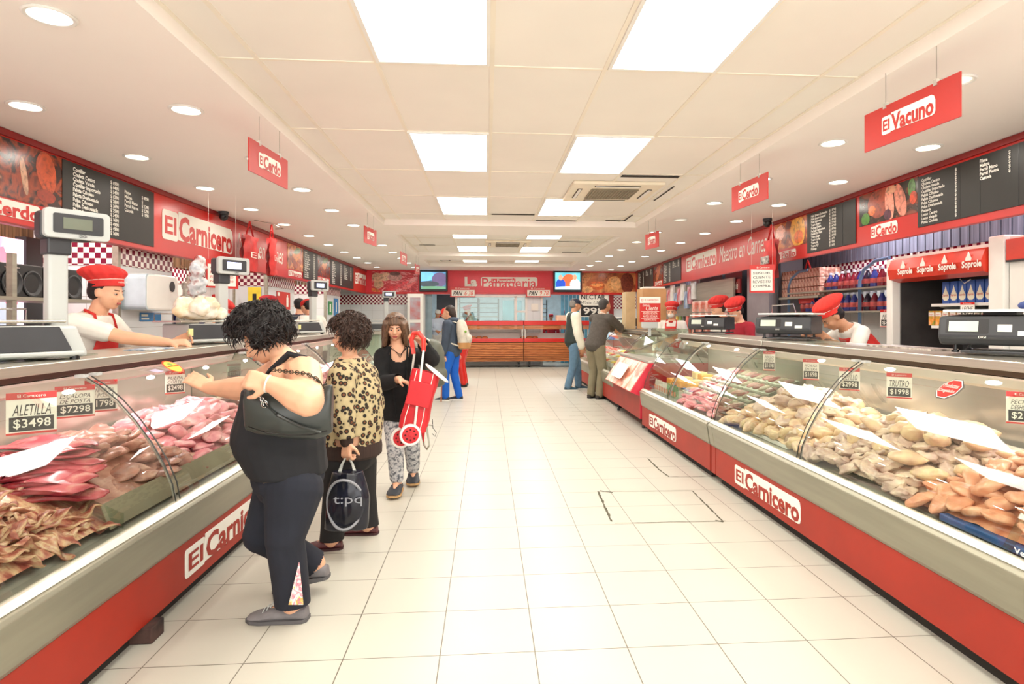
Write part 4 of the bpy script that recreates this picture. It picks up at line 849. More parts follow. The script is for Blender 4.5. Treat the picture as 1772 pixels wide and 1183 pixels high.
p, v_, n_ = gpoint(-1, LK, 3.72, .95); uu = YA
t = thing('oval_sticker', p, 'yellow oval sticker with red rim stuck on the left glass', 'sticker')
mk('rim', B().prism(ngon(20, .062, 0, 1.2), p+n_*.002, uu, v_, n_, .001), mat('sticker_red', (226, 80, 40)), t, smooth=False)
mk('face', B().prism(ngon(20, .052, 0, 1.22), p+n_*.003, uu, v_, n_, .001), mat('sticker_yellow', (240, 200, 70)), t, smooth=False)
mk('green_mark', B().prism(ngon(12, .014, 0, 1.6), p+v_*.02+n_*.004, uu, v_, n_, .001), mat('sticker_green', (110, 160, 60)), t, smooth=False); mk('red_bar', B().box(p+n_*.0045, (.001, .12, .008)), mat('sticker_red', (0, 0, 0)), t, smooth=False)
p = V((RK+.04, 1.98, .535)); T = B(); text(T, 'Vento', V((RK+.016, 2.06, .517)), V((0, -1, 0)), ZA, V((-1, 0, 0)), w=.1, h=.022, lift=.003, off=.02); tag(mk('maker_lettering', T, PAPER, loc=p, smooth=False), 'white maker lettering low on the right glass near the edge', 'lettering')
# ---------------------------------------------------------------- scales
def rotz(t, a): t.rotation_euler = (0, 0, a)
def col_scale(p, a, lab, lit=False, s=1.0, hgt=.50, head=True):
    """counter scale with a column display; +x runs along the counter, -y is the customer side"""
    t = thing('price_scale', (0, 0, 0), lab, 'scale', 'column scales')
    b = B(); b.prism([(-.19, 0), (.19, 0), (.19, .02), (.15, .13), (-.19, .13)], V((0, -.17, 0)), XA, ZA, YA, .34); mk('base', b, GREY, t, smooth=False, bevel=.012)
    b = B(); b.add([V(q) for q in ((-.2, -.185, .028), (.125, -.185, .028), (.085, -.172, .125), (-.2, -.172, .125))], [(0, 1, 2, 3)]); mk('front_panel', b, CHAR, t, solid=.006, smooth=False)
    mk('skirt', B().bb((-.2, -.195, .008), (.17, .17, .026)), GREY, t, bevel=.006, smooth=False)
    for x, y in ((-.17, -.15), (.15, -.15), (-.17, .14), (.15, .14)): mk('foot', B().lathe((x, y, -.012), [(.018, 0), (.018, .022)], 10), BLACK, t)
    mk('weighing_plate', B().bb((-.24, -.15, .14), (.12, .2, .152)), STEEL, t, bevel=.004, smooth=False)
    mk('guard_wire', B().tube([(-.23, .19, .15), (-.23, .19, .2), (.11, .19, .2), (.11, .19, .15)], .004, 6), CHROME, t)
    mk('label', B().box((-.2, -.19, .075), (.03, .012, .05)), mat('pale_sticker', (214, 214, 150), rough=.6), t, smooth=False)
    if head:
        b = B(); b.prism(rrect(.075, .055, .012), V((.105, -.03, .02)), XA, YA, ZA, hgt-.02); mk('column', b, GREY, t, smooth=False)
        mk('collar', B().bb((.098, -.04, hgt), (.188, .035, hgt+.075)), CHAR, t, bevel=.008, smooth=False)
        h = mk('display_head', B().prism(rrect(.25, .125, .02), V((.075, -.07, hgt+.07)), XA, ZA, YA, .028), GREY, t, smooth=False, bevel=.004)
        mk('head_back', B().prism(rrect(.2, .12, .02), V((.07, -.042, hgt+.065)), XA, ZA, YA, .06), CHAR, h, smooth=False, bevel=.008)
        mk('bezel', B().prism(rrect(.19, .082, .008), V((.105, -.073, hgt+.092)), XA, ZA, YA, .004), CHAR, h, smooth=False)
        mk('screen', B().bb((.14, -.0755, hgt+.11), (.25, -.072, hgt+.158)), mat('screen_lit', (196, 204, 246), emit=1.2) if lit else mat('screen_off', (112, 122, 108), rough=.15), h, smooth=False)
        T = B(); text(T, 'DIGI', V((.2, -.0735, hgt+.078)), XA, ZA, -YA, h=.011, off=.02); mk('maker_lettering', T, CHAR, h, smooth=False)
    t.scale = (s, s, s); t.location = p; rotz(t, a); return t
ZW = 1.165+.012
def wt(px, X_): q = at(px, 560, X=X_); return V((X_, q.y, ZW))
# scale axis: customers stand towards the aisle; on the left counter local -y must point to +x
AL = PI/2
s1 = col_scale(V((-2.16, 2.98, ZW)), AL*.62, 'tall column scale nearest the camera on the left counter', s=1.12, hgt=.43)
col_scale(V((-2.12, 4.75, ZW)), AL*.62, 'column scale with lit screen under the bag of bread, left counter', lit=True, hgt=.42, s=1.05)
col_scale(V((-2.15, 7.35, ZW)), AL*.62, 'column scale with lit screen behind the leopard print woman', lit=True, hgt=.43)
col_scale(V((-2.35, 13.5, 1.075)), .1, 'far column scale in front of the checker tiles at the back left', lit=True, hgt=.55, s=1.15)
def box_scale(p, a, lab, s=1, wire=False, tri=False):
    """black price scale with slanted face; local -y is the customer side"""
    t = thing('label_scale', (0, 0, 0), lab, 'scale', 'black label scales')
    b = B(); P = [(-.13, .035), (-.155, .07), (-.135, .16), (.13, .17), (.14, .035)]
    b.add([V((-.2, y, z)) for y, z in P]+[V((.2, y, z)) for y, z in P], [(0, 1, 2, 3, 4), (9, 8, 7, 6, 5)]+[(i, 5+i, 5+(i+1) % 5, (i+1) % 5) for i in range(5)])
    mk('housing', b, CHAR, t, smooth=False, bevel=.01)
    mk('weighing_plate', B().bb((-.19, -.12, .178), (.21, .16, .19)), WHITE, t, smooth=False, bevel=.003); mk('plate_post', B().bb((-.06, -.04, .165), (.06, .06, .18)), BLACK, t, smooth=False)
    d = V((0, .02, .09)).normalized(); n_ = V((0, -d.z, d.y))
    o = V((-.17, -.149, .085))
    f = mk('display_bezel', B().prism(rrect(.16, .065, .006), o, XA, d, n_, .003), BLACK, t, smooth=False)
    mk('display', B().prism([(0, 0), (.11, 0), (.11, .046), (0, .046)], o+XA*.012+d*.008, XA, d, n_, .005), mat('lcd_pale', (196, 206, 192), rough=.2), f, smooth=False)
    mk('price_label', B().prism([(0, 0), (.05, 0), (.05, .03), (0, .03)], o+XA*.19+d*.01, XA, d, n_, .003), PAPER, t, smooth=False)
    mk('small_label', B().prism([(0, 0), (.05, 0), (.05, .02), (0, .02)], o+XA*.26-d*.006, XA, d, n_, .003), PAPER, t, smooth=False)
    T = B(); text(T, 'DIGI', o+XA*.125-d*.02, XA, d, n_, h=.01, lift=.002); mk('maker_lettering', T, PAPER, t, smooth=False)
    mk('tray_base', B().bb((-.12, -.13, .0), (.19, .13, .012)), CHAR, t, smooth=False, bevel=.003)
    for x, y in ((-.15, -.09), (.15, -.09), (-.15, .1), (.15, .1)): mk('foot', B().lathe((x, y, 0), [(.016, 0), (.016, .01), (.008, .012), (.008, .045)], 8), BLACK, t)
    if wire: mk('wire_handle', B().tube([(-.16, .1, .19), (-.16, .1, .25), (.0, .1, .26), (.02, .1, .19)], .004, 6), CHROME, t)
    t.scale = (s, s, s); t.location = p; rotz(t, a); return t
AR = -PI/2
box_scale(V((2.66, 2.98, ZW)), AR*.62, 'black label scale cut by the right edge of the photo', s=1.18)
box_scale(V((2.62, 5.15, ZW)), AR*.5, 'black label scale with wire handle in front of the bending worker', s=1.16, wire=True)
box_scale(V((2.66, 7.1, ZW)), AR*.5, 'black label scale in front of the two women in red hats', s=1.12)
box_scale(V((2.62, 11.2, 1.16)), AR*.45, 'black label scale beyond the leaning man at the far right counter', s=1.1)
box_scale(V((-2.9, 13.5, 1.075)), .05, 'black label scale on the far left serving counter', s=1.3)
# clutter on the worktops
tag(mk('paper_pad', B().bb((-2.12, 3.75, 1.166), (-1.98, 4.05, 1.172)), mat('pad_blue', (90, 130, 170), rough=.6, c2=(220, 220, 214), scale=20), loc=(-2.05, 3.9, 1.166), smooth=False), 'blue and white printed paper lying on the left counter top', 'paper')
tag(mk('glass_cover', B().bb((-2.32, 2.2, 1.166), (-2.02, 3.35, 1.173)), CGLASS, loc=(-2.15, 2.8, 1.166), smooth=False), 'flat glass plate lying under the nearest left scale', 'glass plate')
tag(mk('wrapping_paper', B().bb((2.55, 3.35, 1.166), (2.72, 3.95, 1.178)), mat('crumpled_foil', (206, 196, 186), rough=.3, c2=(120, 108, 100), scale=30, bump=.6), loc=(2.6, 3.6, 1.166), smooth=False), 'crumpled shiny wrap lying on the right counter below the fridge', 'wrapping')
tag(mk('acrylic_stop', B().bb((2.40, 4.2, 1.166), (2.56, 4.45, 1.2)), CGLASS, loc=(2.5, 4.3, 1.166), smooth=False), 'clear acrylic block on the right counter before the bending worker', 'acrylic block')
# bread bag on the second scale
b = B()
b.ell((-2.12, 4.73, 1.39), (.12, .20, .06))
for i in range(40): b.ell((-2.12+R.uniform(-.1, .1), 4.73+R.uniform(-.2, .18), 1.39+R.uniform(-.01, .08)), (R.uniform(.035, .06),)*3, None, 8, 6)
b = voxel(b, .012, 4, lambda v: .008*noise.noise(v*30)); tag(mk('bread_bag', b, ramp_mat('bread_in_plastic', [(.3, (226, 196, 150)), (.5, (240, 224, 200)), (.65, (250, 244, 236))], 9, .2, spec=.8, bump=.3), loc=(-2.12, 4.72, 1.345)), 'clear plastic bag full of bread rolls lying on a left counter scale', 'bag')
# ---------------------------------------------------------------- back of the left counter
t = thing('backlit_poster', (-3.97, 4.6, .75), 'large backlit poster of pink raw meat at the far left edge', 'poster')
mk('print', B().bb((-4.0, 3.7, .75), (-3.95, 5.55, 2.02)), PINKM, t, smooth=False)
for i, (y, z, ry, rz_, c) in enumerate(((4.7, 1.72, .35, .22, (246, 214, 198)), (5.25, 1.6, .22, .3, (226, 132, 156)), (4.9, 1.1, .45, .16, (216, 186, 214)), (5.2, 1.38, .2, .12, (176, 186, 206)))):
    P = [(ry*math.cos(k*PI/10)*(1+.15*math.sin(k*1.7+i)), rz_*math.sin(k*PI/10)*(1+.2*math.cos(k*1.3+i))) for k in range(20)]; P = [(min(max(a, 3.75-y), 5.5-y), b_) for a, b_ in P]
    mk('printed_shape', B().prism(P, V((-3.95, y, z)), YA, ZA, XA, .001+.0006*i), mat('poster_%d' % i, c, emit=.6, rough=.3, var=.04), t, smooth=False)
mk('frame', B().bb((-4.02, 5.55, .7), (-3.93, 5.75, 2.05)).bb((-4.02, 3.65, .7), (-3.97, 5.6, .75)), BLACK, t, smooth=False)
t = thing('steel_rack', (-3.3, 3.9, 0), 'grey steel rack with posts holding the black speakers, far left', 'rack')
for y in (3.55, 4.0, 4.36): mk('post', B().bb((-3.2, y-.02, 0), (-3.16, y+.02, 1.79)), STEELD, t, smooth=False); mk('post', B().bb((-3.62, y-.02, 0), (-3.58, y+.02, 1.79)), STEELD, t, smooth=False)
mk('shelf', B().bb((-3.62, 3.3, 1.475), (-3.15, 5.3, 1.50)), STEELD, t, smooth=False); mk('shelf', B().bb((-3.62, 3.3, 1.17), (-3.15, 5.3, 1.19)), STEELD, t, smooth=False); mk('rail', B().tube([(-3.17, 2.6, 1.55), (-3.17, 3.3, 1.55)], .008, 6), STEELD, t)
for i, (y, lab) in enumerate(((4.56, 'black loudspeaker with plain side, left one on the steel rack'), (5.0, 'black stereo speaker with two round cones beside the column scale'))):
    t = thing('loudspeaker', (-3.4, y, 1.502), lab, 'speaker'); w_ = .21
    mk('cabinet', B().bb((-3.56, y-w_, 1.502), (-3.26, y+w_, 1.735)), BLACK, t, bevel=.01, smooth=False)
    for k, yy in enumerate((y-.09, y+.1)): mk('speaker_cone', B().lathe((-3.26, yy, 1.60), [(.09, 0), (.095, .008), (.085, .01), (.03, -.02), (.0, -.005)], 20, ax=(1, 0, 0)), CHAR, t)
    mk('chrome_strip', B().bb((-3.262, y-.16, 1.70), (-3.255, y-.02, 1.708)), CHROME, t, smooth=False)
# dispenser, notices on first pier
xp = -3.52
t = thing('paper_dispenser', (-3.45, 6.4, 1.5), 'white wall paper dispenser with oval window on the first pier', 'dispenser')
mk('housing', B().prism(rrect(.62, .36, .06), V((xp, 6.18, 1.43)), YA, ZA, XA, .24), WHITE, t, smooth=False, bevel=.02); mk('window', B().lathe((xp+.241, 6.66, 1.68), [(.0, 0), (.05, .0), (.055, .004)], 16, ax=(1, 0, 0)), BLACK, t); mk('side_cover', B().prism(rrect(.2, .352, .05), V((xp+.001, 6.17, 1.434)), YA, ZA, XA, .235), mat('pale_blue_plastic', (190, 206, 214), rough=.4), t, smooth=False)
def notice(x, y, z, w_, h_, c, lab, fac='x', body=None, name='wall_notice'):
    u_, n_ = (YA, XA) if fac == 'x' else (XA, -YA)
    t = thing(name, (x, y, z), lab, 'sign'); mk('sheet', B().prism([(0, 0), (w_, 0), (w_, h_), (0, h_)], V((x, y, z)), u_, ZA, n_, .006), c, t, smooth=False)
    if body: 
        for (a, c_, e, f_, m) in body: mk('printed_mark', B().prism([(a*w_, c_*h_), (e*w_, c_*h_), (e*w_, f_*h_), (a*w_, f_*h_)], V((x, y, z)), u_, ZA, n_, .008), m, t, smooth=False)
    return t
EXR = mat('sign_brown_red', (130, 36, 26), rough=.5); BLU = mat('sign_blue', (40, 120, 180), rough=.5); YEL = mat('sign_yellow', (240, 214, 60), rough=.5)
notice(xp+.004, 6.93, 1.56, .2, .24, EXR, 'dark red fire extinguisher notice beside the paper dispenser', body=[(.35, .1, .65, .8, PAPER), (.42, .8, .58, .9, PAPER)])
notice(xp+.004, 6.5, 1.32, .4, .09, BLU, 'blue hand washing notice below the paper dispenser', body=[(.05, .55, .35, .8, PAPER), (.05, .2, .4, .4, PAPER)])
notice(xp+.004, 10.55, 1.5, .7, .3, mat('sign_red', (200, 48, 36), rough=.5), 'red notice with white bottle symbol on the second pier', body=[(.7, .15, .85, .7, PAPER), (.74, .7, .81, .85, PAPER), (.05, .75, .2, .95, PAPER)])
notice(-3.80, 10.085, 1.5, .2, .34, YEL, 'yellow notice on the face of the second pier', fac='y', body=[(.35, .35, .65, .7, HAND)])
notice(xp+.004, 13.9, 1.42, .35, .3, mat('sign_green', (60, 150, 90), rough=.5), 'green notice on the third pier', body=[(.3, .2, .6, .8, PAPER)])
notice(xp+.004, 14.4, 1.4, .4, .4, BLU, 'pale blue notice beside the green one on the third pier', body=[(.4, .2, .6, .8, PAPER)])
# hanging plastic bag of rolls
b = B()
for i in range(30): a = R.uniform(0, 2*PI); z = R.uniform(0, 1); r = .12*math.sin(PI*(.15+.75*z)); b.ell((-3.62+r*math.cos(a), 7.72+r*math.sin(a), 1.25+.5*z), (.055, .055, .06), None, 8, 6)
b.cap((-3.62, 7.72, 1.7), (-3.62, 7.72, 1.86), .05, .015); b = voxel(b, .016, 4, lambda v: .006*noise.noise(v*25))
tag(mk('hanging_bag', b, mat('milky_plastic', (196, 190, 178), rough=.25, c2=(226, 222, 210), scale=12, bump=.3), loc=(-3.62, 7.72, 1.80)), 'milky plastic bag of cups hanging past the paper dispenser', 'bag')
tag(mk('bag_hook', B().tube([(-3.62, 7.72, 1.84), (-3.62, 7.68, 1.95), (-3.66, 7.64, 1.99), (-3.66, 7.64, ZS)], .006, 6), STEELD, loc=(-3.62, 7.72, 1.9)), 'thin bent hook above the milky plastic bag', 'hook')
t = thing('egg_shelf', (-4.0, 8.5, 0), 'shelf of red and white packets behind the hanging bag', 'shelf')
for z in (.9, 1.2, 1.45): mk('board', B().bb((-4.28, 7.3, z), (-3.9, 9.9, z+.02)), STEELD, t, smooth=False)
for y in (7.35, 8.6, 9.85): mk('post', B().bb((-3.94, y-.015, 0), (-3.91, y+.015, 1.8)), STEELD, t, smooth=False)
for i in range(16):
    y = 7.5+i*.145; z = (.92, 1.22, 1.47)[i % 3]; c = ((176, 40, 36), (230, 226, 220), (60, 60, 140))[i*5 % 3]
    tag(mk('food_packet', B().bb((-4.15, y-.055, z), (-4.0, y+.055, z+.2)), mat('packet_%d' % (i*5 % 3), c, rough=.4, var=.2, scale=20), loc=(-4.08, y, z), smooth=False, bevel=.006), ('deep red', 'white', 'dark blue')[i*5 % 3]+' packet standing on the shelf behind the left counter', 'packet', ('red packets', 'white packets', 'blue packets')[i*5 % 3])
# posters hung from the left fascia
def hung_poster(x, y, z, w_, h_, side, lab, lines, skew=.25):
    """side: direction the sheet's reading side is turned to"""
    u_ = V((.8, .6, 0)) if side < 0 else V((.85, -.53, 0)); n_ = V((u_.y, -u_.x, 0))
    o = V((x, y, z)); t = thing('hanging_poster', o, lab, 'poster')
    mk('sheet', B().prism([(0, 0), (w_, -.01), (w_, h_), (0, h_)], o, u_, ZA, -n_, .004), RED, t, smooth=False)
    f = mk('white_field', B().prism([(w_*.06, h_*.06), (w_*.92, h_*.06), (w_*.92, h_*.8), (w_*.06, h_*.84)], o, u_, ZA, n_, .002), PAPER, t, smooth=False)
    T = B(); text(T, 'El Carnicero', o+u_*w_*.3+ZA*h_*.87, u_, ZA, n_, w=w_*.5, h=h_*.07); mk('header_lettering', T, PAPER, t, smooth=False)
    for i, (s_, m) in enumerate(lines):
        T = B(); text(T, s_, o+u_*w_*.14+ZA*h_*(.66-.16*i), u_, ZA, n_, w=w_*.7, h=h_*.09, lift=.004); mk('line_lettering', T, m, f, smooth=False)
    for q in (.08, .92): mk('string', B().tube([o+u_*w_*q+ZA*h_, V(((o+u_*w_*q).x, (o+u_*w_*q).y, ZS))], .0009, 4), PAPER, t)
    return t
p = at(356, 497, X=-2.95); hung_poster(p.x, p.y, p.z, .32, .30, -1, 'white handwritten poster with red rim hanging below the left fascia', [('CUIDADO HOY', HAND), ('PULPA POSTA', RED), ('EL CARNICERO', RED), ('NETO  $ 98', RED)])
p = at(1297, 506, X=3.25); hung_poster(p.x, p.y, p.z, .29, .34, 1, 'white poster with red header hanging below the right fascia', [('SEÑOR', HAND), ('CLIENTE', HAND), ('REVISE SU', HAND), ('COMPRA', HAND)])
# red bags hung beside the logo
REDB = mat('red_nonwoven_bag', (206, 46, 44), rough=.55, var=.12, scale=12, bump=.2)
def red_bag(p, w_, h_, lab, word=None, ax=YA, side=1, tw=0.0):
    t = thing('hanging_shopping_bag', p, lab, 'bag', 'red bags hung from the fascias'); b = B(); ny = 9
    nn = V((side, 0, 0)); rows = []
    for sgn in (1, -1):
        rows.append([[V(p)+ax*(w_*(j/8-.5)*(1-.12*math.sin(i)))+ZA*(-h_*i/ny)+nn*sgn*(.02+.045*math.sin(PI*j/8)*(.3+.7*i/ny)+.012*math.sin(i*1.7+j)) for j in range(9)] for i in range(ny+1)])
    b.sheet(rows[0]); b.sheet([list(reversed(r)) for r in rows[1]]); mk('bag_body', b, REDB, t)
    for q in (-.25, .25): mk('handle', B().tube([V(p)+ax*w_*q, V(p)+ax*w_*q*.5+ZA*.1, V(p)+ZA*.2], .012, 6), REDB, t)
    if word:
        T = B(); uu = ax*(1 if side > 0 else -1)
        text(T, word, V(p)-uu*w_*.3-ZA*h_*.62+nn*.07, uu, ZA, nn, w=w_*.6, h=h_*.16); mk('bag_lettering', T, PAPER, t, smooth=False)
    return t
red_bag(V((-3.2, ylen(411), ZS-.22)), .5, .48, 'wide red shopping bag hanging over the left fascia', 'El')
red_bag(V((-3.05, ylen(431), ZS-.2)), .28, .52, 'narrow red bag with white writing, right of the wide hanging bag', 'Carnicero')
p = Ro(1360); red_bag(V((p.x-.2, p.y, ZS-.3)), .34, .5, 'red shopping bag hanging in front of the roast chicken picture', 'Carnicero', side=-1)
p = Ro(1360, 2.0); tag(mk('paper_ticket', B().bb((p.x-.3, p.y-.12, 2.06), (p.x-.29, p.y+.1, 2.16)), mat('ticket', (226, 222, 214), c2=(90, 80, 80), scale=25), loc=(p.x-.3, p.y, 2.06), smooth=False), 'white printed ticket pinned to the red bag on the right', 'ticket')
tag(mk('hook_rail', B().tube([(-3.1, ylen(405), ZS-.02), (-2.95, ylen(415), ZS-.03), (-2.95, ylen(440), ZS-.03), (-3.1, ylen(445), ZS-.02)], .006, 6), STEELD, loc=(-3, ylen(425), ZS-.02)), 'thin wire hook rail holding the red bags by the ceiling', 'rail')
red_bag(V((4.6, at(1398, 480, X=4.6).y, 1.98)), .5, .42, 'glossy red bag hanging on the right tiled wall below the checker band', None, side=-1)
# hanging clear packs by the left column scale
b = B()
for i in range(14): b.ell((-3.0+R.uniform(-.04, .04), 6.6+R.uniform(-.06, .06), 1.62+i*.026), (.06, .06, .05), None, 8, 6)
b = voxel(b, .014, 3, lambda v: .012*noise.noise(v*30)); tag(mk('hanging_pack', b, ramp_mat('foil_pack', [(.3, (176, 184, 196)), (.5, (236, 238, 240)), (.62, (170, 60, 50)), (.7, (240, 240, 240))], 8, .15, spec=.8), loc=(-3, 6.6, 2.0)), 'bunch of shiny clear packs hanging left of the lit column scale', 'packs')
# ---------------------------------------------------------------- right side: dairy fridge
FX = 4.0
def fy(px): return at(px, 500, X=FX).y
ya, yb = fy(1547), fy(1712)
t = thing('dairy_fridge', (FX+.3, (ya+yb)/2, 0), 'open white dairy fridge with red header behind the right counter', 'fridge'); FR = t
mk('side_panel', B().bb((FX-.02, ya, 0), (FX+.75, ya+.09, 1.93)), WHITE, t, smooth=False, bevel=.01)
mk('side_panel', B().bb((FX-.02, yb-.16, 0), (FX+.75, yb-.01, 2.0)), WHITE, t, smooth=False, bevel=.01)
mk('inner_back', B().bb((FX+.7, yb, .2), (FX+.74, ya, 1.9)), mat('fridge_interior', (70, 70, 72), rough=.3, var=.15), t, smooth=False)
mk('inner_wall', B().bb((FX+.06, ya-.02, .2), (FX+.7, ya-.004, 1.75)), mat('fridge_mirror', (96, 92, 92), rough=.12, metal=.5, var=.1), t, smooth=False)
mk('base', B().bb((FX, yb, 0), (FX+.74, ya, .5)), WHITE, t, smooth=False)
mk('roof', B().bb((FX, yb, 1.88), (FX+.74, ya, 1.95)), WHITE, t, smooth=False)
b = B(); b.prism([(FX+.05, 1.70), (FX-.05, 1.73), (FX-.07, 1.82), (FX-.03, 1.92), (FX+.05, 1.93)], V((0, yb, 0)), XA, ZA, YA, ya-yb); hd = mk('header', b, mat('dairy_red', (214, 56, 34), rough=.3), t, smooth=False)
nn = V((-1, 0, 0)); uu = -YA
DROP = [(0, .09), (.012, .06), (.03, .035), (.03, .015), (.015, 0), (-.015, 0), (-.03, .015), (-.03, .035), (-.012, .06)]
for i in range(4):
    yy = ya-.16-i*.265
    o = V((FX-.062, yy, 1.75)); T = B(); T.prism([(x+.06, z+.06) for x, z in DROP], o, uu, ZA, nn, .006); text(T, 'Soprole', o+nn*.012, uu, ZA, nn, w=.205, h=.075, off=.035); mk('dairy_logo', T, PAPER, hd, smooth=False)
for z in (1.26, 1.46):
    f = mk('shelf', B().bb((FX+.12, yb+.02, z), (FX+.68, ya-.35, z+.025)), WHITE, t, smooth=False)
    mk('bracket', B().prism([(FX+.16, z), (FX+.68, z), (FX+.68, z-.16)], V((0, ya-.4, 0)), XA, ZA, YA, .01), GREY, f, smooth=False)
mk('cable', B().tube([(FX+.2, ya-.6, 1.7), (FX+.2, ya-.65, 1.66), (FX+.2, ya-.72, 1.69)], .006, 5), WHITE, t)
MB_ = mat('milk_blue', (44, 88, 170), rough=.3)
DROPB = [(0, .15), (.02, .10), (.045, .06), (.045, .03), (.02, .008), (-.02, .008), (-.045, .03), (-.045, .06), (-.02, .10)]
for i in range(7):
    y = ya-.43-i*.098; x = FX+.2; z = 1.486
    t = thing('milk_carton', (x, y, z), 'blue milk carton with cream drop, %s one from the left on the fridge shelf' % ORD[i].replace('nearest', 'first'), 'milk carton', 'blue milk cartons')
    mk('box', B().bb((x, y-.043, z), (x+.09, y+.043, z+.2)), MB_, t, smooth=False)
    mk('cream_drop', B().prism([(a*.85, c*.95) for a, c in DROPB], V((x, y, z+.02)), uu, ZA, nn, .002), mat('milk_cream', (240, 232, 206), rough=.4), t, smooth=False)
    T = B(); text(T, 'Soprole', V((x-.002, y+.032, z+.06)), uu, ZA, nn, w=.064, h=.028); mk('brand_lettering', T, RED, t, smooth=False)
JM = ramp_mat('juice_carton_print', [(.35, (236, 232, 214)), (.45, (236, 150, 40)), (.55, (120, 150, 60)), (.7, (240, 170, 50))], 7, .35)
for i in range(9):
    y = ya-.30-i*.088; x = FX+.16; z = 1.286; c = i in (4, 6)
    t = thing('juice_carton', (x, y, z), ('pale grey' if c else 'orange and green')+' juice carton standing on the lower fridge shelf', 'juice carton', 'pale juice cartons' if c else 'orange juice cartons')
    mk('carton', B().bb((x, y-.036, z), (x+.07, y+.036, z+.135)), mat('juice_grey', (150, 152, 120), rough=.4, var=.2, scale=20) if c else JM, t, smooth=False)
    mk('band', B().prism([(-.034, .085), (.034, .085), (.034, .12), (-.034, .12)], V((x, y, z)), uu, ZA, nn, .002), PAPER, t, smooth=False)
    T = B(); text(T, 'Jugo', V((x-.002, y+.026, z+.092)), uu, ZA, nn, w=.05, h=.02); mk('brand_lettering', T, RED, t, smooth=False)
card(V((FX+.08, ya-.83, 1.36)), (.3, -1, 0), .12, .13, 'LECHE', '$799', 'red and white price card between the two fridge shelves')
# second fridge at the right edge
t = thing('second_fridge', (FX+.3, yb-.5, 0), 'white fridge with red header cut by the right edge of the photo', 'fridge')
mk('cabinet', B().bb((FX+.02, yb-1.5, 0), (FX+.74, yb-.17, 1.98)), WHITE, t, smooth=False); mk('header', B().bb((FX-.01, yb-1.5, 1.80), (FX+.02, yb-.17, 1.96)), mat('dairy_red', (0, 0, 0)), t, smooth=False)
mk('trim_line', B().bb((FX-.012, yb-1.5, 1.785), (FX+.02, yb-.17, 1.80)), BLACK, t, smooth=False); mk('blue_scoop', B().ell((FX+.0, yb-.36, 1.45), (.02, .1, .035)), mat('scoop_blue', (70, 96, 170), rough=.4), t)
# bottle rack by the checker wall
xr = 4.75
t = thing('bottle_rack', (xr, 7.4, 0), 'blue tube rack of bottles between the tiles and the dairy fridge', 'rack')
for ya_, yb_ in ((7.15, 8.85), (6.0, 7.1)):
    P = [(xr-.25, ya_, 1.1), (xr-.25, ya_, 1.85)]+[(xr-.25, ya_+(yb_-ya_)*.5*(1-math.cos(a)) if 0 else ya_+.35-.35*math.cos(a), 1.85+.22*math.sin(a)) for a in (0.3, .8, 1.2, PI/2)]
    mk('tube_frame', B().tube([(xr-.25, yb_, .1), (xr-.25, yb_, 1.80), (xr-.25, yb_-.08, 1.93), (xr-.25, yb_-.3, 2.02), (xr-.25, yb_-.55, 2.03)], .02, 8), mat('rack_blue', (110, 140, 176), rough=.35), t)
for z in (1.42, 1.70): mk('shelf', B().bb((xr-.28, 6.0, z), (xr+.2, 8.85, z+.02)), STEELD, t, smooth=False)
BC = [('red', (120, 30, 44)), ('blue', (50, 60, 130)), ('dark', (40, 34, 50))]
for row, z in enumerate((1.44, 1.72)):
    for i in range(19):
        y = 6.15+i*.135; nm, c = BC[(i//3+row) % 2 if i % 7 else 2]
        t = thing('drink_bottle', (xr-.15, y, z), '%s plastic bottle with pale cap on the blue tube rack' % nm, 'bottle', '%s rack bottles' % nm)
        mk('bottle', B().lathe((xr-.15, y, z), [(.05, 0), (.055, .02), (.052, .12), (.03, .17), (.018, .2), (.018, .215)], 12), mat('bottle_'+nm, c, rough=.25, var=.2, scale=25), t)
        mk('label', B().lathe((xr-.15, y, z), [(.0555, .05), (.0565, .052), (.0545, .105), (.0535, .106)], 12), mat('bottle_label', (196, 90, 86), rough=.5, var=.25, scale=30), t)
        mk('cap', B().lathe((xr-.15, y, z+.21), [(.024, 0), (.024, .025), (.01, .028)], 10), mat('cap_pale', (214, 218, 230), rough=.4), t)

card(V((xr-.29, 6.5, 1.25)), (.3, -1, 0), .22, .2, 'NECTAR', '$499', 'red and white price card on the bottle rack left of the dairy fridge')
# grey pillar, carton shelf, drink coolers
tag(mk('steel_cabinet', B().bb((4.36, 9.2, 0), (4.9, 10.0, 2.5)), mat('grey_pillar', (150, 144, 150), rough=.4, var=.05), loc=(4.6, 9.6, 0), smooth=False), 'plain grey tall cabinet beside the two women in red hats', 'cabinet')
def side_box(name, y0, y1, x, z0, z1, m, lab, cat, grp=None, dep=.3):
    return tag(mk(name, B().bb((x, y0, z0), (x+dep, y1, z1)), m, loc=(x+dep/2, (y0+y1)/2, z0), smooth=False, bevel=.004), lab, cat, grp)
PKT = ramp_mat('brown_packet', [(.35, (150, 84, 70)), (.5, (206, 150, 130)), (.65, (236, 220, 200))], 20, .5)
sh = thing('wall_shelf', (4.6, 8.6, 0), 'steel wall shelf carrying rows of small brown packets', 'shelf')
mk('board', B().bb((4.45, 7.95, 1.63), (4.98, 9.1, 1.66)), STEELD, sh, smooth=False); mk('upright', B().bb((4.44, 9.06, 0), (4.48, 9.1, 2.2)), CHAR, sh, smooth=False)
for row in range(3):
    for i in range(13):
        y = 8.0+i*.083; side_box('food_packet', y, y+.074, 4.5, 1.665+row*.13, 1.785+row*.13, PKT, 'small brown striped packet stacked on the right wall shelf', 'packet', 'brown striped packets', .3)
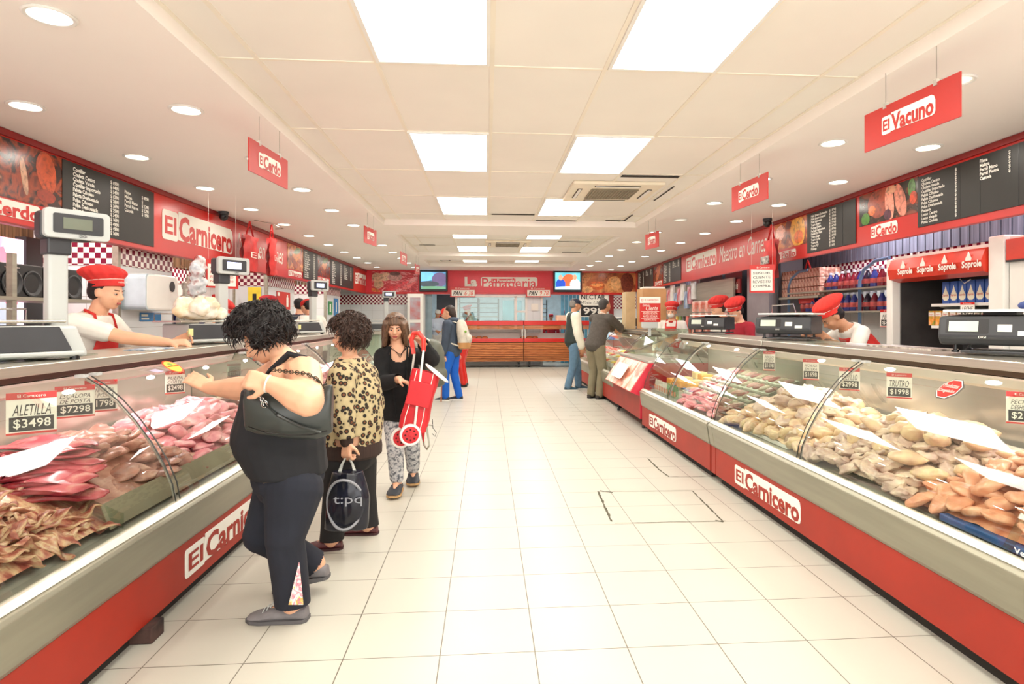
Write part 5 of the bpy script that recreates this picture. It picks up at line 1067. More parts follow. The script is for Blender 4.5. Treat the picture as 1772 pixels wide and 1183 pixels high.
def cooler(px0, px1, X_, name, word, c, lab, z0=1.78, z1=2.02, top=2.2):
    y1, y0 = at(px0, 500, X=X_).y, at(px1, 500, X=X_).y
    t = thing('drinks_cooler', (X_+.3, (y0+y1)/2, 0), lab, 'cooler')
    mk('cabinet', B().bb((X_+.03, y0, 0), (X_+.6, y1, top)), BLACK, t, smooth=False)
    mk('door_glass', B().bb((X_+.01, y0+.04, .2), (X_+.03, y1-.04, z0-.03)), mat('cooler_glass', (50, 60, 84), rough=.1, var=.3), t, smooth=False)
    h = mk('header', B().bb((X_, y0+.02, z0), (X_+.03, y1-.02, z1)), mat(name, c, rough=.3, var=.1), t, smooth=False)
    T = B()
    if word == 'pepsi':
        for q in (.1, .55):
            o = V((X_-.002, y1-(y1-y0)*(q+.16), z0+.07)); text(T, 'pepsi', o, uu, ZA, nn, w=(y1-y0)*.26, h=.11, off=.02)
            cc = V((X_-.001, y1-(y1-y0)*(q+.06), z0+.12)); mk('round_emblem', B().prism(ngon(16, .085, 0, .8), cc, uu, ZA, nn, .002), PAPER, h, smooth=False)
            mk('emblem_red', B().prism([(.07*math.cos(a), .072*math.sin(a)) for a in [k*PI/8 for k in range(9)]], cc+ZA*.008, uu, ZA, nn, .004), RED, h, smooth=False); mk('emblem_blue', B().prism([(.07*math.cos(a), .072*math.sin(a)) for a in [PI+k*PI/8 for k in range(9)]], cc-ZA*.008, uu, ZA, nn, .004), mat('emblem_blue', (40, 70, 170)), h, smooth=False)
    else: text(T, word, V((X_-.002, y1-(y1-y0)*.12, z0+.06)), uu, ZA, nn, w=(y1-y0)*.76, h=.14, sh=.4, off=.01)
    mk('header_lettering', T, PAPER, h, smooth=False)
cooler(1203, 1247, 4.3, 'cooler_navy', 'pepsi', (26, 34, 66), 'dark blue drinks cooler with pepsi header below the right fascia')
cooler(1252, 1281, 4.3, 'cooler_red', 'Coca-Cola', (146, 32, 36), 'drinks cooler with dark red Coca-Cola header beside the blue one')
# stacked cartons behind the cashier
for i in range(5):
    for k in range(3):
        y = at(1198+i*11, 540, X=3.9).y; side_box('milk_box', y-.07, y+.07, 3.92, 1.022+.22*k, 1.222+.22*k, mat('salmon_box', (232, 130, 110), rough=.5, c2=(240, 226, 214), scale=9, var=.1), 'salmon and white carton stacked before the drinks coolers', 'carton', 'salmon cartons', .12)
tag(mk('carton_table', B().bb((3.85, 7.6, .0), (4.2, 9.1, 1.02)), STEELD, loc=(4.0, 8.3, 0), smooth=False), 'steel table behind the two women in red hats', 'table')
tag(mk('carton_table', B().bb((3.85, 10.1, .0), (4.2, 13.6, 1.02)), STEELD, loc=(4.0, 11.4, 0), smooth=False), 'steel table carrying salmon cartons behind the masked cashier', 'table')
tag(mk('snack_rack', B().bb((4.245, 10.3, 0), (4.28, 15.4, 2.05)), STEELD, loc=(4.26, 12.5, 0), smooth=False), 'tall steel rack board behind the hanging snack bags', 'rack')
for i, (px, c, nm) in enumerate(((1172, (220, 190, 90), 'yellow'), (1178, (110, 140, 70), 'green'), (1184, (60, 60, 50), 'dark'), (1190, (226, 120, 110), 'pink'), (1166, (200, 180, 160), 'beige'))):
    y = at(px, 550, X=3.98).y; tag(mk('sauce_bottle', B().lathe((3.98, y, 1.022), [(.07, 0), (.07, .24), (.03, .3), (.03, .36)], 10), mat('sauce_'+nm, c, rough=.3), loc=(3.98, y, 1.022)), nm+' bottle standing on the steel table behind the masked cashier', 'bottle')
for i in range(9):
    y = at(1150+i*6, 520, X=4.2).y; z = 1.55+.09*(i % 3)
    tag(mk('hanging_snack', B().bb((4.2, y-.14, z), (4.24, y+.1, z+.36)), mat('snack_%d' % (i % 3), ((196, 206, 220), (226, 190, 196), (214, 214, 206))[i % 3], rough=.2, c2=((120, 140, 180), (200, 90, 100), (240, 240, 240))[i % 3], scale=6), loc=(4.2, y, z+.3), smooth=False), ('bluish', 'pinkish', 'silvery')[i % 3]+' snack bag hanging behind the masked cashier', 'snack bag', ('bluish', 'pinkish', 'silvery')[i % 3]+' snack bags')

t = thing('tiled_pier', (4.6, 11.7, 0), 'white tiled post with wine checker top behind the masked cashier', 'pier'); t['kind'] = 'structure'
mk('tiled_face', B().bb((4.3, 12.2, 0), (4.75, 12.7, 2.3)), WALLF, t, smooth=False); mk('checker_band', B().bb((4.29, 12.19, 1.75), (4.76, 12.7, 2.0)), CHK, t, smooth=False)
# wooden box and notice on the scale: Estimado Cliente
q = at(1125, 557, Y=8.6); t = thing('customer_notice', q, 'red and white Estimado Cliente notice standing on the right counter end', 'sign')
w_, h_ = .30, .36; o = q-XA*w_/2; n_ = -YA
mk('board', B().prism([(0, 0), (w_, 0), (w_, h_), (0, h_)], o, XA, ZA, YA, .006), RED, t, smooth=False); hd = mk('header', B().prism([(0, h_*.75), (w_, h_*.75), (w_, h_), (0, h_)], o, XA, ZA, n_, .002), PAPER, t, smooth=False)
T = B(); text(T, 'EL CARNICERO', o+XA*.07+ZA*h_*.83, XA, ZA, n_, w=.2, h=.03, lift=.004); text(T, 'El', o+XA*.02+ZA*h_*.82, XA, ZA, n_, w=.03, h=.035, lift=.004); mk('header_lettering', T, RED, hd, smooth=False)
T = B(); text(T, 'Estimado', o+XA*.04+ZA*h_*.62, XA, ZA, n_, w=.1, h=.035, sh=.3); text(T, 'Cliente', o+XA*.09+ZA*h_*.46, XA, ZA, n_, w=.17, h=.07, sh=.3); text(T, 'REVISE SU BOLETA', o+XA*.045+ZA*h_*.3, XA, ZA, n_, w=.21, h=.03); text(T, 'ANTES DE SALIR', o+XA*.045+ZA*h_*.19, XA, ZA, n_, w=.21, h=.03); text(T, 'GRACIAS', o+XA*.06+ZA*h_*.06, XA, ZA, n_, w=.18, h=.02)
T.prism([(0.02, h_*.14), (w_-.02, h_*.14), (w_-.02, h_*.155), (.02, h_*.155)], o, XA, ZA, n_, .002); T.prism([(0.02, h_*.41), (w_-.02, h_*.41), (w_-.02, h_*.425), (.02, h_*.425)], o, XA, ZA, n_, .002); mk('lettering', T, PAPER, t, smooth=False)
t2 = mk('display_back', B().prism(rrect(w_*.8, .1, .03), o+XA*.03-ZA*.09+YA*.0, XA, ZA, YA, .05), GREY, t, smooth=False, bevel=.008); mk('stem', B().bb((q.x-.02, q.y+.02, q.z-.2), (q.x+.02, q.y+.05, q.z-.08)), GREY, t, smooth=False)
q = at(1100, 560, Y=10.4); CARD = mat('cardboard', (196, 150, 104), rough=.8, var=.06)
tag(mk('cardboard_box', B().bb((q.x+.02, 10.0, 1.17), (q.x+.42, 10.4, 1.84)), CARD, loc=(q.x+.3, 10.2, 1.2), smooth=False), 'brown cardboard box standing behind the Estimado Cliente notice', 'box')
tag(mk('paper_stack', B().bb((q.x+.06, 10.0, 1.842), (q.x+.4, 10.35, 1.87)), PAPER, loc=(q.x+.3, 10.2, 1.862), smooth=False), 'white papers lying on top of the cardboard box', 'paper')
t = tag(mk('wood_display', B().bb((q.x-.17, 10.4, 1.16), (q.x, 10.7, 1.8)), mat('pale_wood', (196, 172, 132), rough=.6), loc=(q.x, 10.7, 1.16), smooth=False), 'pale wooden display case between the leaning man and the notice', 'display')
# ---------------------------------------------------------------- bread counter
WS = ramp_mat('counter_wood', [(.3, (150, 78, 34)), (.5, (188, 108, 54)), (.7, (206, 130, 70))], 4, .45, stretch=(1, 1, 12))
YC = 16.6
for i, (xa, xb, lab) in enumerate(((-.95, .98, 'wood slatted bread counter with red rails, left half in front of the bakery'), (1.0, 2.78, 'wood slatted bread counter with red rails, right half in front of the bakery'))):
    t = thing('bread_counter', ((xa+xb)/2, YC+.3, 0), lab, 'counter', 'bread counters')
    mk('carcass', B().bb((xa, YC+.03, .17), (xb, YC+.6, .68)), mat('slat_shade_wood', (70, 34, 16), rough=.6), t, smooth=False)  # carcass coloured dark to stand in for shade between the slats
    b = B()
    for k in range(11): b.bb((xa, YC-.01, .17+k*.047), (xb, YC+.02, .17+k*.047+.034))
    mk('slatted_front', b, WS, t, smooth=False)
    mk('lower_rail', B().bb((xa, YC-.03, .69), (xb, YC+.1, .79)), RED, t, smooth=False, bevel=.006)
    mk('tray', B().bb((xa+.05, YC+.1, .72), (xb-.05, YC+.6, .76)), WHITE, t, smooth=False); mk('tray_back', B().bb((xa+.05, YC+.56, .76), (xb-.05, YC+.58, .92)), WHITE, t, smooth=False)
    for x in (xa+.02, xb-.04): mk('post', B().bb((x, YC+.02, .78), (x+.025, YC+.06, 1.1)), ALU, t, smooth=False)
    b = B()
    for k in range(3): b.bb((xa, YC-.01, 1.04+k*.036), (xb, YC+.02, 1.04+k*.036+.03))
    mk('upper_slats', b, WS, t, smooth=False); mk('top_rail', B().bb((xa, YC-.04, 1.15), (xb, YC+.5, 1.27)), RED, t, smooth=False, bevel=.006)
    for x in (xa+.15, xb-.12):
        w2 = mk('castor', B().lathe((x, YC+.1, .06), [(.06, -.02), (.06, .02)], 12, ax=(1, 0, 0)), BLACK, t); mk('fork', B().bb((x-.03, YC+.08, .06), (x+.03, YC+.12, .17)), CHAR, w2, smooth=False)
for i in range(8):
    x = -.7+i*.16+(.9 if i > 4 else 0); tag(mk('bread_roll', B().ell((x, YC+.25+.05*(i % 2), .80), (.09, .06, .05)), BREAD, loc=(x, YC+.25, .76)), 'crusty bread roll lying in the bread counter tray', 'bread', 'bread rolls')
tag(mk('open_box', B().bb((1.9, YC+.1, 1.275), (2.5, YC+.4, 1.42)), mat('cream_card', (236, 206, 180), rough=.7), loc=(2.2, YC+.2, 1.275), smooth=False), 'cream cardboard box on the bread counter behind the cap man', 'box')
for px, w1, lab in ((779, 6.38, 'PAN 638 price sign with handwritten figures hung at the left of the bakery'), (910, 9.78, 'PAN 978 price sign with handwritten figures hung at the right of the bakery')):
    o = at(px, 514, Y=YF-.12); t = thing('price_sign', o, lab, 'sign'); w_, h_ = .70, .29; n_ = -YA
    mk('board', B().prism([(0, 0), (w_, 0), (w_, h_), (0, h_)], o, XA, ZA, YA, .01), RED, t, smooth=False); f = mk('white_field', B().prism([(.04, .03), (w_-.02, .03), (w_-.02, .2), (.04, .2)], o, XA, ZA, n_, .003), PAPER, t, smooth=False)
    T = B(); text(T, 'PAN', o+XA*.08+ZA*.05, XA, ZA, n_, w=.26, h=.12, lift=.005, sh=.3, off=.02); mk('bread_lettering', T, HAND, f, smooth=False)
    T = B(); text(T, '6·38' if w1 < 7 else '9·78', o+XA*.4+ZA*.05, XA, ZA, n_, w=.24, h=.13, lift=.005, sh=.2, off=.01); mk('price_lettering', T, mat('marker_red', (216, 70, 50)), f, smooth=False)
    T = B(); text(T, 'El Carnicero', o+XA*.15+ZA*.225, XA, ZA, n_, w=.38, h=.04); mk('header_lettering', T, PAPER, t, smooth=False)
# bakery racks behind the window
def rack(x, y, w_, lab, m=BLACK):
    t = thing('baking_rack', (x, y, 0), lab, 'rack', 'baking racks')
    for dx in (-w_/2, w_/2): mk('upright', B().bb((x+dx-.02, y, 0), (x+dx+.02, y+.04, 1.95)), m, t, smooth=False)
    for k in range(12): mk('tray', B().bb((x-w_/2, y, .25+k*.14), (x+w_/2, y+.5, .27+k*.14)), m if k % 2 else STEELD, t, smooth=False)
rack(-.55, 18.6, .55, 'dark baking rack at the left of the bakery window'); rack(.05, 19.2, .6, 'dark baking rack behind the baker, middle of the window'); rack(1.75, 20.5, .5, 'dark baking rack through the bakery doorway')
tag(mk('bakery_oven', B().bb((.5, 19.5, 0), (1.1, 20.3, 1.9)), mat('oven_steel', (120, 170, 190), rough=.2, metal=.6, var=.3, scale=3), loc=(.8, 20, 0), smooth=False), 'shiny blue steel oven behind the bakery window', 'oven')
t = thing('strip_curtain', (2.6, 18.2, 0), 'blue plastic strip curtain in the bakery doorway', 'curtain')
for k in range(9): mk('strip', B().bb((2.2+k*.12, 18.2+.02*(k % 2), .0), (2.3+k*.12, 18.21+.02*(k % 2), 2.03)), mat('curtain_blue', (110, 190, 220), rough=.3, var=.2, alpha=.7), t, smooth=False)
# glass door cooler left of the dark door
t = thing('glass_cooler', (-1.7, 16.9, 0), 'white framed glass door cooler beside the dark doorway at the back', 'cooler')
mk('cabinet', B().bb((-2.15, 16.75, 0), (-1.72, 17.3, 2.0)), WHITE, t, smooth=False)
dd = mk('glass_door', B().bb((-2.12, 16.72, .1), (-1.75, 16.75, 1.95)), WHITE, t, smooth=False)
for z0, z1 in ((1.3, 1.9), (.2, 1.22)): mk('pane', B().bb((-2.07, 16.71, z0), (-1.8, 16.72, z1)), mat('cooler_pane', (176, 180, 190), rough=.1, c2=(190, 120, 120), scale=4), dd, smooth=False)
# NECTAR poster right
o = at(1002, 548, Y=YF+.04); t = thing('nectar_poster', o, 'white NECTAR price poster behind the men at the right counter', 'poster'); n_ = -YA
mk('sheet', B().prism([(0, 0), (.85, 0), (.85, .66), (0, .66)], o, XA, ZA, n_, .01), PAPER, t, smooth=False)
T = B(); text(T, 'NECTAR', o+XA*.06+ZA*.5, XA, ZA, n_, w=.7, h=.14, lift=.012, off=.02); text(T, 'Watts 1,5 lt', o+XA*.06+ZA*.36, XA, ZA, n_, w=.6, h=.09, lift=.012, sh=.3); mk('lettering', T, HAND, t, smooth=False)
f = mk('price_field', B().prism([(.05, .02), (.78, .02), (.78, .32), (.05, .32)], o, XA, ZA, n_, .012), BLACK, t, smooth=False); T = B(); text(T, '998', o+XA*.12+ZA*.07, XA, ZA, n_, w=.6, h=.2, lift=.014, off=.02); mk('price_lettering', T, PAPER, f, smooth=False)
t = thing('red_banner', o+XA*.86, 'thin dark red banner beside the NECTAR poster', 'banner'); mk('cloth', B().bb((o.x+.87, o.y-.02, .9), (o.x+1.0, o.y-.005, 2.0)), DKRED, t, smooth=False)
tag(mk('paper_towels', B().bb((1.25, 17.36, 1.55), (1.45, 17.39, 1.75)), PAPER, loc=(1.35, 17.37, 1.55), smooth=False), 'small white sheet on the wall between the bakery window and doorway', 'paper')
tag(mk('socket_box', B().bb((2.8, 16.7, .0), (2.98, 16.85, .5)), GREY, loc=(2.9, 16.8, .32), smooth=False, bevel=.01), 'small grey plastic box at the right end of the bread counter', 'box')
tag(mk('foot_stool', B().bb((-1.75, 12.4, 0), (-1.35, 12.8, .5)), WHITE, loc=(-1.55, 12.6, 0), smooth=False, bevel=.01), 'white low box behind the woman with the trolley, near the left wall', 'box')
# ---------------------------------------------------------------- people
def ik(a, t, l1, l2, hint):
    a = V(a); t = V(t); d = t-a; L = min(d.length, (l1+l2)*.995); d.normalize(); t = a+d*L
    x = (l1*l1-l2*l2+L*L)/(2*L); h = math.sqrt(max(l1*l1-x*x, 0)); hn = V(hint)-d*V(hint).dot(d); hn.normalize()
    return a+d*x+hn*h, t
def skel(base, face, H, lean=0, wl_=None, wr_=None, yaw=0, pitch=0, step=0, hint=None, legsp=1, twist=0, knee=0):
    """joints in world space; face = heading angle in degrees; wrists given as (forward, left, up) in body heights"""
    f = V((math.cos(math.radians(face)), math.sin(math.radians(face)), 0)); l = V((-f.y, f.x, 0)); b = V(base); J = {}
    fu = V((math.cos(math.radians(face+twist)), math.sin(math.radians(face+twist)), 0)); lu = V((-fu.y, fu.x, 0))
    P = lambda x, y, z: b+(f*x+l*y+ZA*z)*H
    J['f'], J['l'], J['H'], J['fu'], J['lu'] = f, l, H, fu, lu
    hip = P(0, 0, .52-knee*.12); J['crotch'] = hip-ZA*.055*H; J['hip'] = hip
    a = math.radians(lean); su = (ZA*math.cos(a)+fu*math.sin(a)); sf = (fu*math.cos(a)-ZA*math.sin(a)); J['su'], J['sf'] = su, sf
    up = lambda x, y, z: hip+(sf*x+lu*y+su*z)*H
    J['waist'] = up(0, 0, .095); J['chest'] = up(.004, 0, .19); J['sh'] = up(0, 0, .278); J['neck'] = up(.005, 0, .315)
    y = math.radians(yaw); p = math.radians(pitch)
    hf = (fu*math.cos(y)+lu*math.sin(y)); J['hf'] = (hf*math.cos(p)-ZA*math.sin(p)).normalized(); J['hl'] = V((-hf.y, hf.x, 0)).normalized(); J['hu'] = J['hf'].cross(J['hl']).normalized()
    if J['hu'].z < 0: J['hu'] = -J['hu']
    J['head'] = J['neck']+(su*.45+J['hu']*.55)*.085*H+J['hf']*.018*H
    for s, k in ((1, 'l'), (-1, 'r')):
        J['sh'+k] = up(0, s*.103, .27); w_ = (wl_, wr_)[s < 0]
        tgt = (P(*w_) if len(w_) == 3 else V(w_[0])) if w_ else up(.0, s*.15, -.04) if lean < 25 else J['sh'+k]-ZA*.3*H
        hn = (hint or {}).get(k) or (-f*.8-ZA*.3+l*s*.5)
        J['el'+k], J['wr'+k] = ik(J['sh'+k], tgt, .172*H, .15*H, hn)
        J['hp'+k] = hip+l*s*.052*H-ZA*.015*H
        st = step*s*.5
        J['an'+k] = P(st*.3, s*.055*legsp, .045); J['kn'+k] = ik(J['hp'+k], J['an'+k], .235*H, .232*H, f)[0]; J['ft'+k] = f
    return J
RAD = dict(crotch=(.07, .055, 0), hip=(.098, .07, -.004), waist=(.083, .062, .004), chest=(.094, .068, .006), sh=(.088, .05, 0), neck=(.034, .034, 0), ua=.034, el=.026, wr=.0175, th=.054, kn=.037, cf=.036, an=.023)
def cr(p0, p1, p2, p3, t): return (p1*2+(p2-p0)*t+(p0*2-p1*5+p2*4-p3)*t*t+(p1*3-p0-p2*3+p3)*t**3)*.5
def torso(b, J, Q, g, keys, extra=0):
    H = J['H']; pts = []
    for k in keys:
        q = Q[k]; ax = J['l'] if k in ('crotch', 'hip') else J['lu']; fw = J['f'] if k in ('crotch', 'hip') else J['sf']
        pts.append((J[k]+fw*q[2]*H, ax, fw, q[0]*H+g, q[1]*H+g))
    secs = []; n = len(pts)
    for i in range(n-1):
        a, b1, c, d = pts[max(i-1, 0)], pts[i], pts[i+1], pts[min(i+2, n-1)]
        for j in range(4):
            t = j/4; secs.append((cr(a[0], b1[0], c[0], d[0], t), b1[1].lerp(c[1], t).normalized(), b1[2].lerp(c[2], t).normalized(), b1[3]+(c[3]-b1[3])*t, b1[4]+(c[4]-b1[4])*t))
    secs.append(pts[-1])
    a = secs[0]; up = (secs[1][0]-a[0]).normalized(); secs.insert(0, (a[0]-up*min(a[4], .03)*.8, a[1], a[2], a[3]*.7, a[4]*.7))
    b.loft(secs, 20)
def limb(b, J, Q, k, g, parts):
    H = J['H']
    if 'ua' in parts: b.cap(J['sh'+k], J['el'+k], Q['ua']*H+g, Q['el']*H+g)
    if 'ua_short' in parts: b.cap(J['sh'+k], J['sh'+k].lerp(J['el'+k], .62), Q['ua']*H+g, Q['ua']*.92*H+g)
    if 'fa' in parts: m = J['el'+k].lerp(J['wr'+k], .3); b.cap(J['el'+k], m, Q['el']*H+g, Q['el']*1.0*H+g); b.cap(m, J['wr'+k], Q['el']*H+g, Q['wr']*H+g)
    if 'th' in parts: b.cap(J['hp'+k], J['kn'+k], Q['th']*H+g, Q['kn']*H+g, 14)
    if 'cf' in parts: m = J['kn'+k].lerp(J['an'+k], .33); b.cap(J['kn'+k], m, Q['kn']*H+g, Q['cf']*H+g, 12); b.cap(m, J['an'+k], Q['cf']*H+g, Q['an']*H+g, 12)
def hand(b, w_, d, n, s, curl=.5, side=1, spread=0):
    d = V(d).normalized(); n = V(n); n = (n-d*n.dot(d)).normalized(); x = d.cross(n)
    for i in range(4):
        o = (i-1.5); kx = w_+d*.055*s+x*o*.0125*s
        b.cap(w_+x*o*.008*s, kx, .0095*s, .0088*s, 8)
        L = (.042, .047, .044, .034)[i if side > 0 else 3-i]*s; p = kx; a = 0; dd = (d+x*o*spread).normalized()
        for q, (fr, da) in enumerate(((.42, .5), (.32, .9), (.26, .7))):
            a += curl*da*1.15; e = p+(dd*math.cos(a)+n*math.sin(a))*L*fr*1.15; b.cap(p, e, .0066*s*(1-.1*q), .0060*s*(1-.1*q), 8); p = e
    th = w_+d*.012*s-x*side*.016*s; t1 = th+(d*.6-x*side*.7+n*.35).normalized()*.032*s; b.cap(th, t1, .0105*s, .008*s, 8); b.cap(t1, t1+(d*.9-x*side*.2+n*.5*curl).normalized()*.024*s, .0075*s, .0062*s, 8)
def fr3(J): return Matrix((J['hl'], J['hf'], J['hu'])).transposed()
def headpt(J, x, y, z): return J['head']+(J['hl']*x+J['hf']*y+J['hu']*z)*J['H']
def head(b, J, jaw=1):
    H = J['H']; rot = fr3(J); e = lambda p, r: b.ell(headpt(J, *p), tuple(q*H for q in r), rot, 16, 12); c = lambda p, q, r1, r2: b.cap(headpt(J, *p), headpt(J, *q), r1*H, r2*H, 8)
    e((0, -.008, .014), (.046, .057, .050)); e((0, .016, -.018), (.037*jaw, .038, .046)); e((0, .030, -.050), (.018*jaw, .016, .014)); e((0, .022, -.032), (.030*jaw, .026, .022))
    e((0, .040, .008), (.030, .014, .010)); c((0, .050, .006), (0, .063, -.016), .0055, .0075); e((0, .058, -.018), (.011, .009, .006))
    for s in (1, -1): e((s*.022, .036, -.016), (.014, .014, .014)); e((s*.046, -.004, -.006), (.006, .012, .018))
    c((-.011, .050, -.036), (.011, .050, -.036), .0048, .0048)
    b.cap(J['neck']-J['su']*.02*H, headpt(J, 0, -.010, -.03), .034*H, .031*H, 12)
def face(J, root, brow, near=True, lips=(176, 84, 80), looking=0):
    H = J['H']; rot = fr3(J)
    for s in (1, -1):
        e = mk('eye', B().ell(headpt(J, s*.018, .0455, -.001), (.0078*H, .0055*H, .0030*H), rot, 10, 6), mat('eye_white', (176, 164, 154), rough=.2), root)
        mk('iris', B().ell(headpt(J, s*.018, .050, -.0018), (.0040*H, .0025*H, .0032*H), rot, 8, 6), mat('iris_dark', (40, 26, 20), rough=.2), e)
        mk('eyebrow', B().cap(headpt(J, s*.009, .053, .0125), headpt(J, s*.028, .0465, .014), .0022*H, .0015*H, 6), brow, root)
    if near: mk('lips', B().cap(headpt(J, -.010, .0535, -.0355), headpt(J, .010, .0535, -.0355), .0028*H, .0028*H, 6).cap(headpt(J, -.008, .053, -.0385), headpt(J, .008, .053, -.0385), .003*H, .003*H, 6), mat('lips_%d' % lips[0], lips, rough=.4), root)
def shoe(J, k, m, root, L=.155, sole=None, wide=1, tip=0, heel=0):
    H = J['H']; a = J['an'+k]; f = J['ft'+k]; l_ = V((-f.y, f.x, 0)); z0 = a.z-.045*H
    up = lambda x, z: V((a.x, a.y, z0))+f*x*H+ZA*z*H+ZA*(max(-x, 0)*heel+max(x, 0)*tip)*H
    secs = []
    for x, w_, h_ in ((-.038, .012, .02), (-.034, .021, .034), (-.015, .025, .042), (.01, .025, .043), (.04, .027, .035), (.07, .031, .025), (.095, .028, .018), (.11, .016, .012)):
        x *= L/.148; secs.append((up(x, h_/2+.004), l_, ZA, w_*H*wide, h_*H*.55))
    b = B().loft(secs, 14); o = mk('shoe', b, m, root)
    if sole: 
        b = B(); P = [(up(x*L/.148, 0), w_) for x, w_ in ((-.04, .014), (-.03, .024), (0, .027), (.04, .029), (.075, .032), (.1, .027), (.115, .012))]
        top = [p+l_*w_*H*wide for p, w_ in P]+[p-l_*w_*H*wide for p, w_ in reversed(P)]; n = len(top)
        b.add(top+[p+ZA*.010*H for p in top], [tuple(range(n-1, -1, -1)), tuple(range(n, 2*n))]+[(i, (i+1) % n, n+(i+1) % n, n+i) for i in range(n)]); mk('sole', b, sole, o, smooth=False)
    return o
def chefhat(J, root, big=1, m=None):
    H = J['H']; m = m or mat('red_cotton', (206, 44, 40), rough=.75, var=.1, scale=20, bump=.1); rot = fr3(J); tilt = .25
    up = (J['hu']-J['hf']*tilt).normalized(); fw = (J['hf']+J['hu']*tilt).normalized(); c = headpt(J, 0, -.006, .022)
    secs = [(c+up*z*H, J['hl'], fw, rx*H, ry*H) for z, rx, ry in ((-.004, .049, .060), (-.002, .051, .062), (.022, .051, .062), (.024, .048, .058))]
    band = mk('hat_band', B().loft(secs, 24), m, root)
    mk('piping', B().tube([c+up*.023*H+J['hl']*math.cos(a)*.0515*H+fw*math.sin(a)*.0625*H for a in [k*PI/12 for k in range(24)]], .0013*H, 5, closed=True), PAPER, band)
    T = B(); text(T, 'El Carnicero', c+fw*.0635*H-J['hl']*-.026*H+up*.007*H, -J['hl'], up, fw, w=.052*H, h=.008*H, lift=.001); mk('band_lettering', T, PAPER, band, smooth=False)
    b = B(); n = 64; rings = []
    for i in range(12):
        t = i/11; th = -.5+t*(PI/2+.45); rr = (.058+.012*big)*math.cos(max(th, -.5)*.985); z = .040+.012*big+(.034*big)*math.sin(th); r = []
        if i == 0: rr = .049; z = .020
        for j in range(n):
            a = 2*PI*j/n; k = 1+.05*math.sin(a*15+t*1.2)*math.sin(PI*min(t+.1, 1)); r.append(c+up*z*H-fw*.022*min(t*2, 1)*H+(J['hl']*math.cos(a)*rr+fw*math.sin(a)*rr*1.16)*k*H)
        rings.append(r+[r[0]])
    b.sheet(rings); mk('hat_crown', b, m, root, auto=False); return band
def capdome(J, root, m, brim=True, name='cap', bm=None, back=False):
    H = J['H']; c = headpt(J, 0, -.008, .018); b = B(); rot = fr3(J)
    secs = [(c+J['hu']*z*H, J['hl'], J['hf'], .050*H*r, .061*H*r) for z, r in ((-.004, 1), (.012, 1.0), (.026, .93), (.036, .8), (.043, .58), (.047, .3), (.048, .05))]
    b.loft(secs, 24); o = mk(name, b, m, root)
    if brim:
        b = B(); s = -1 if back else 1
        P = [(math.cos(a)*.044, .035+math.sin(a)*.068) for a in [k*PI/10 for k in range(11)]]
        top = [c+(J['hl']*x+J['hf']*y*s-J['hu']*(.004+.35*max(y-.05, 0)))*H for x, y in P]; k = len(top)
        b.add(top+[p-J['hu']*.003*H for p in top], [tuple(range(k)), tuple(range(2*k-1, k-1, -1))]+[(i, k+i, k+(i+1) % k, (i+1) % k) for i in range(k)]); mk('brim', b, bm or m, o, smooth=False)
    return o
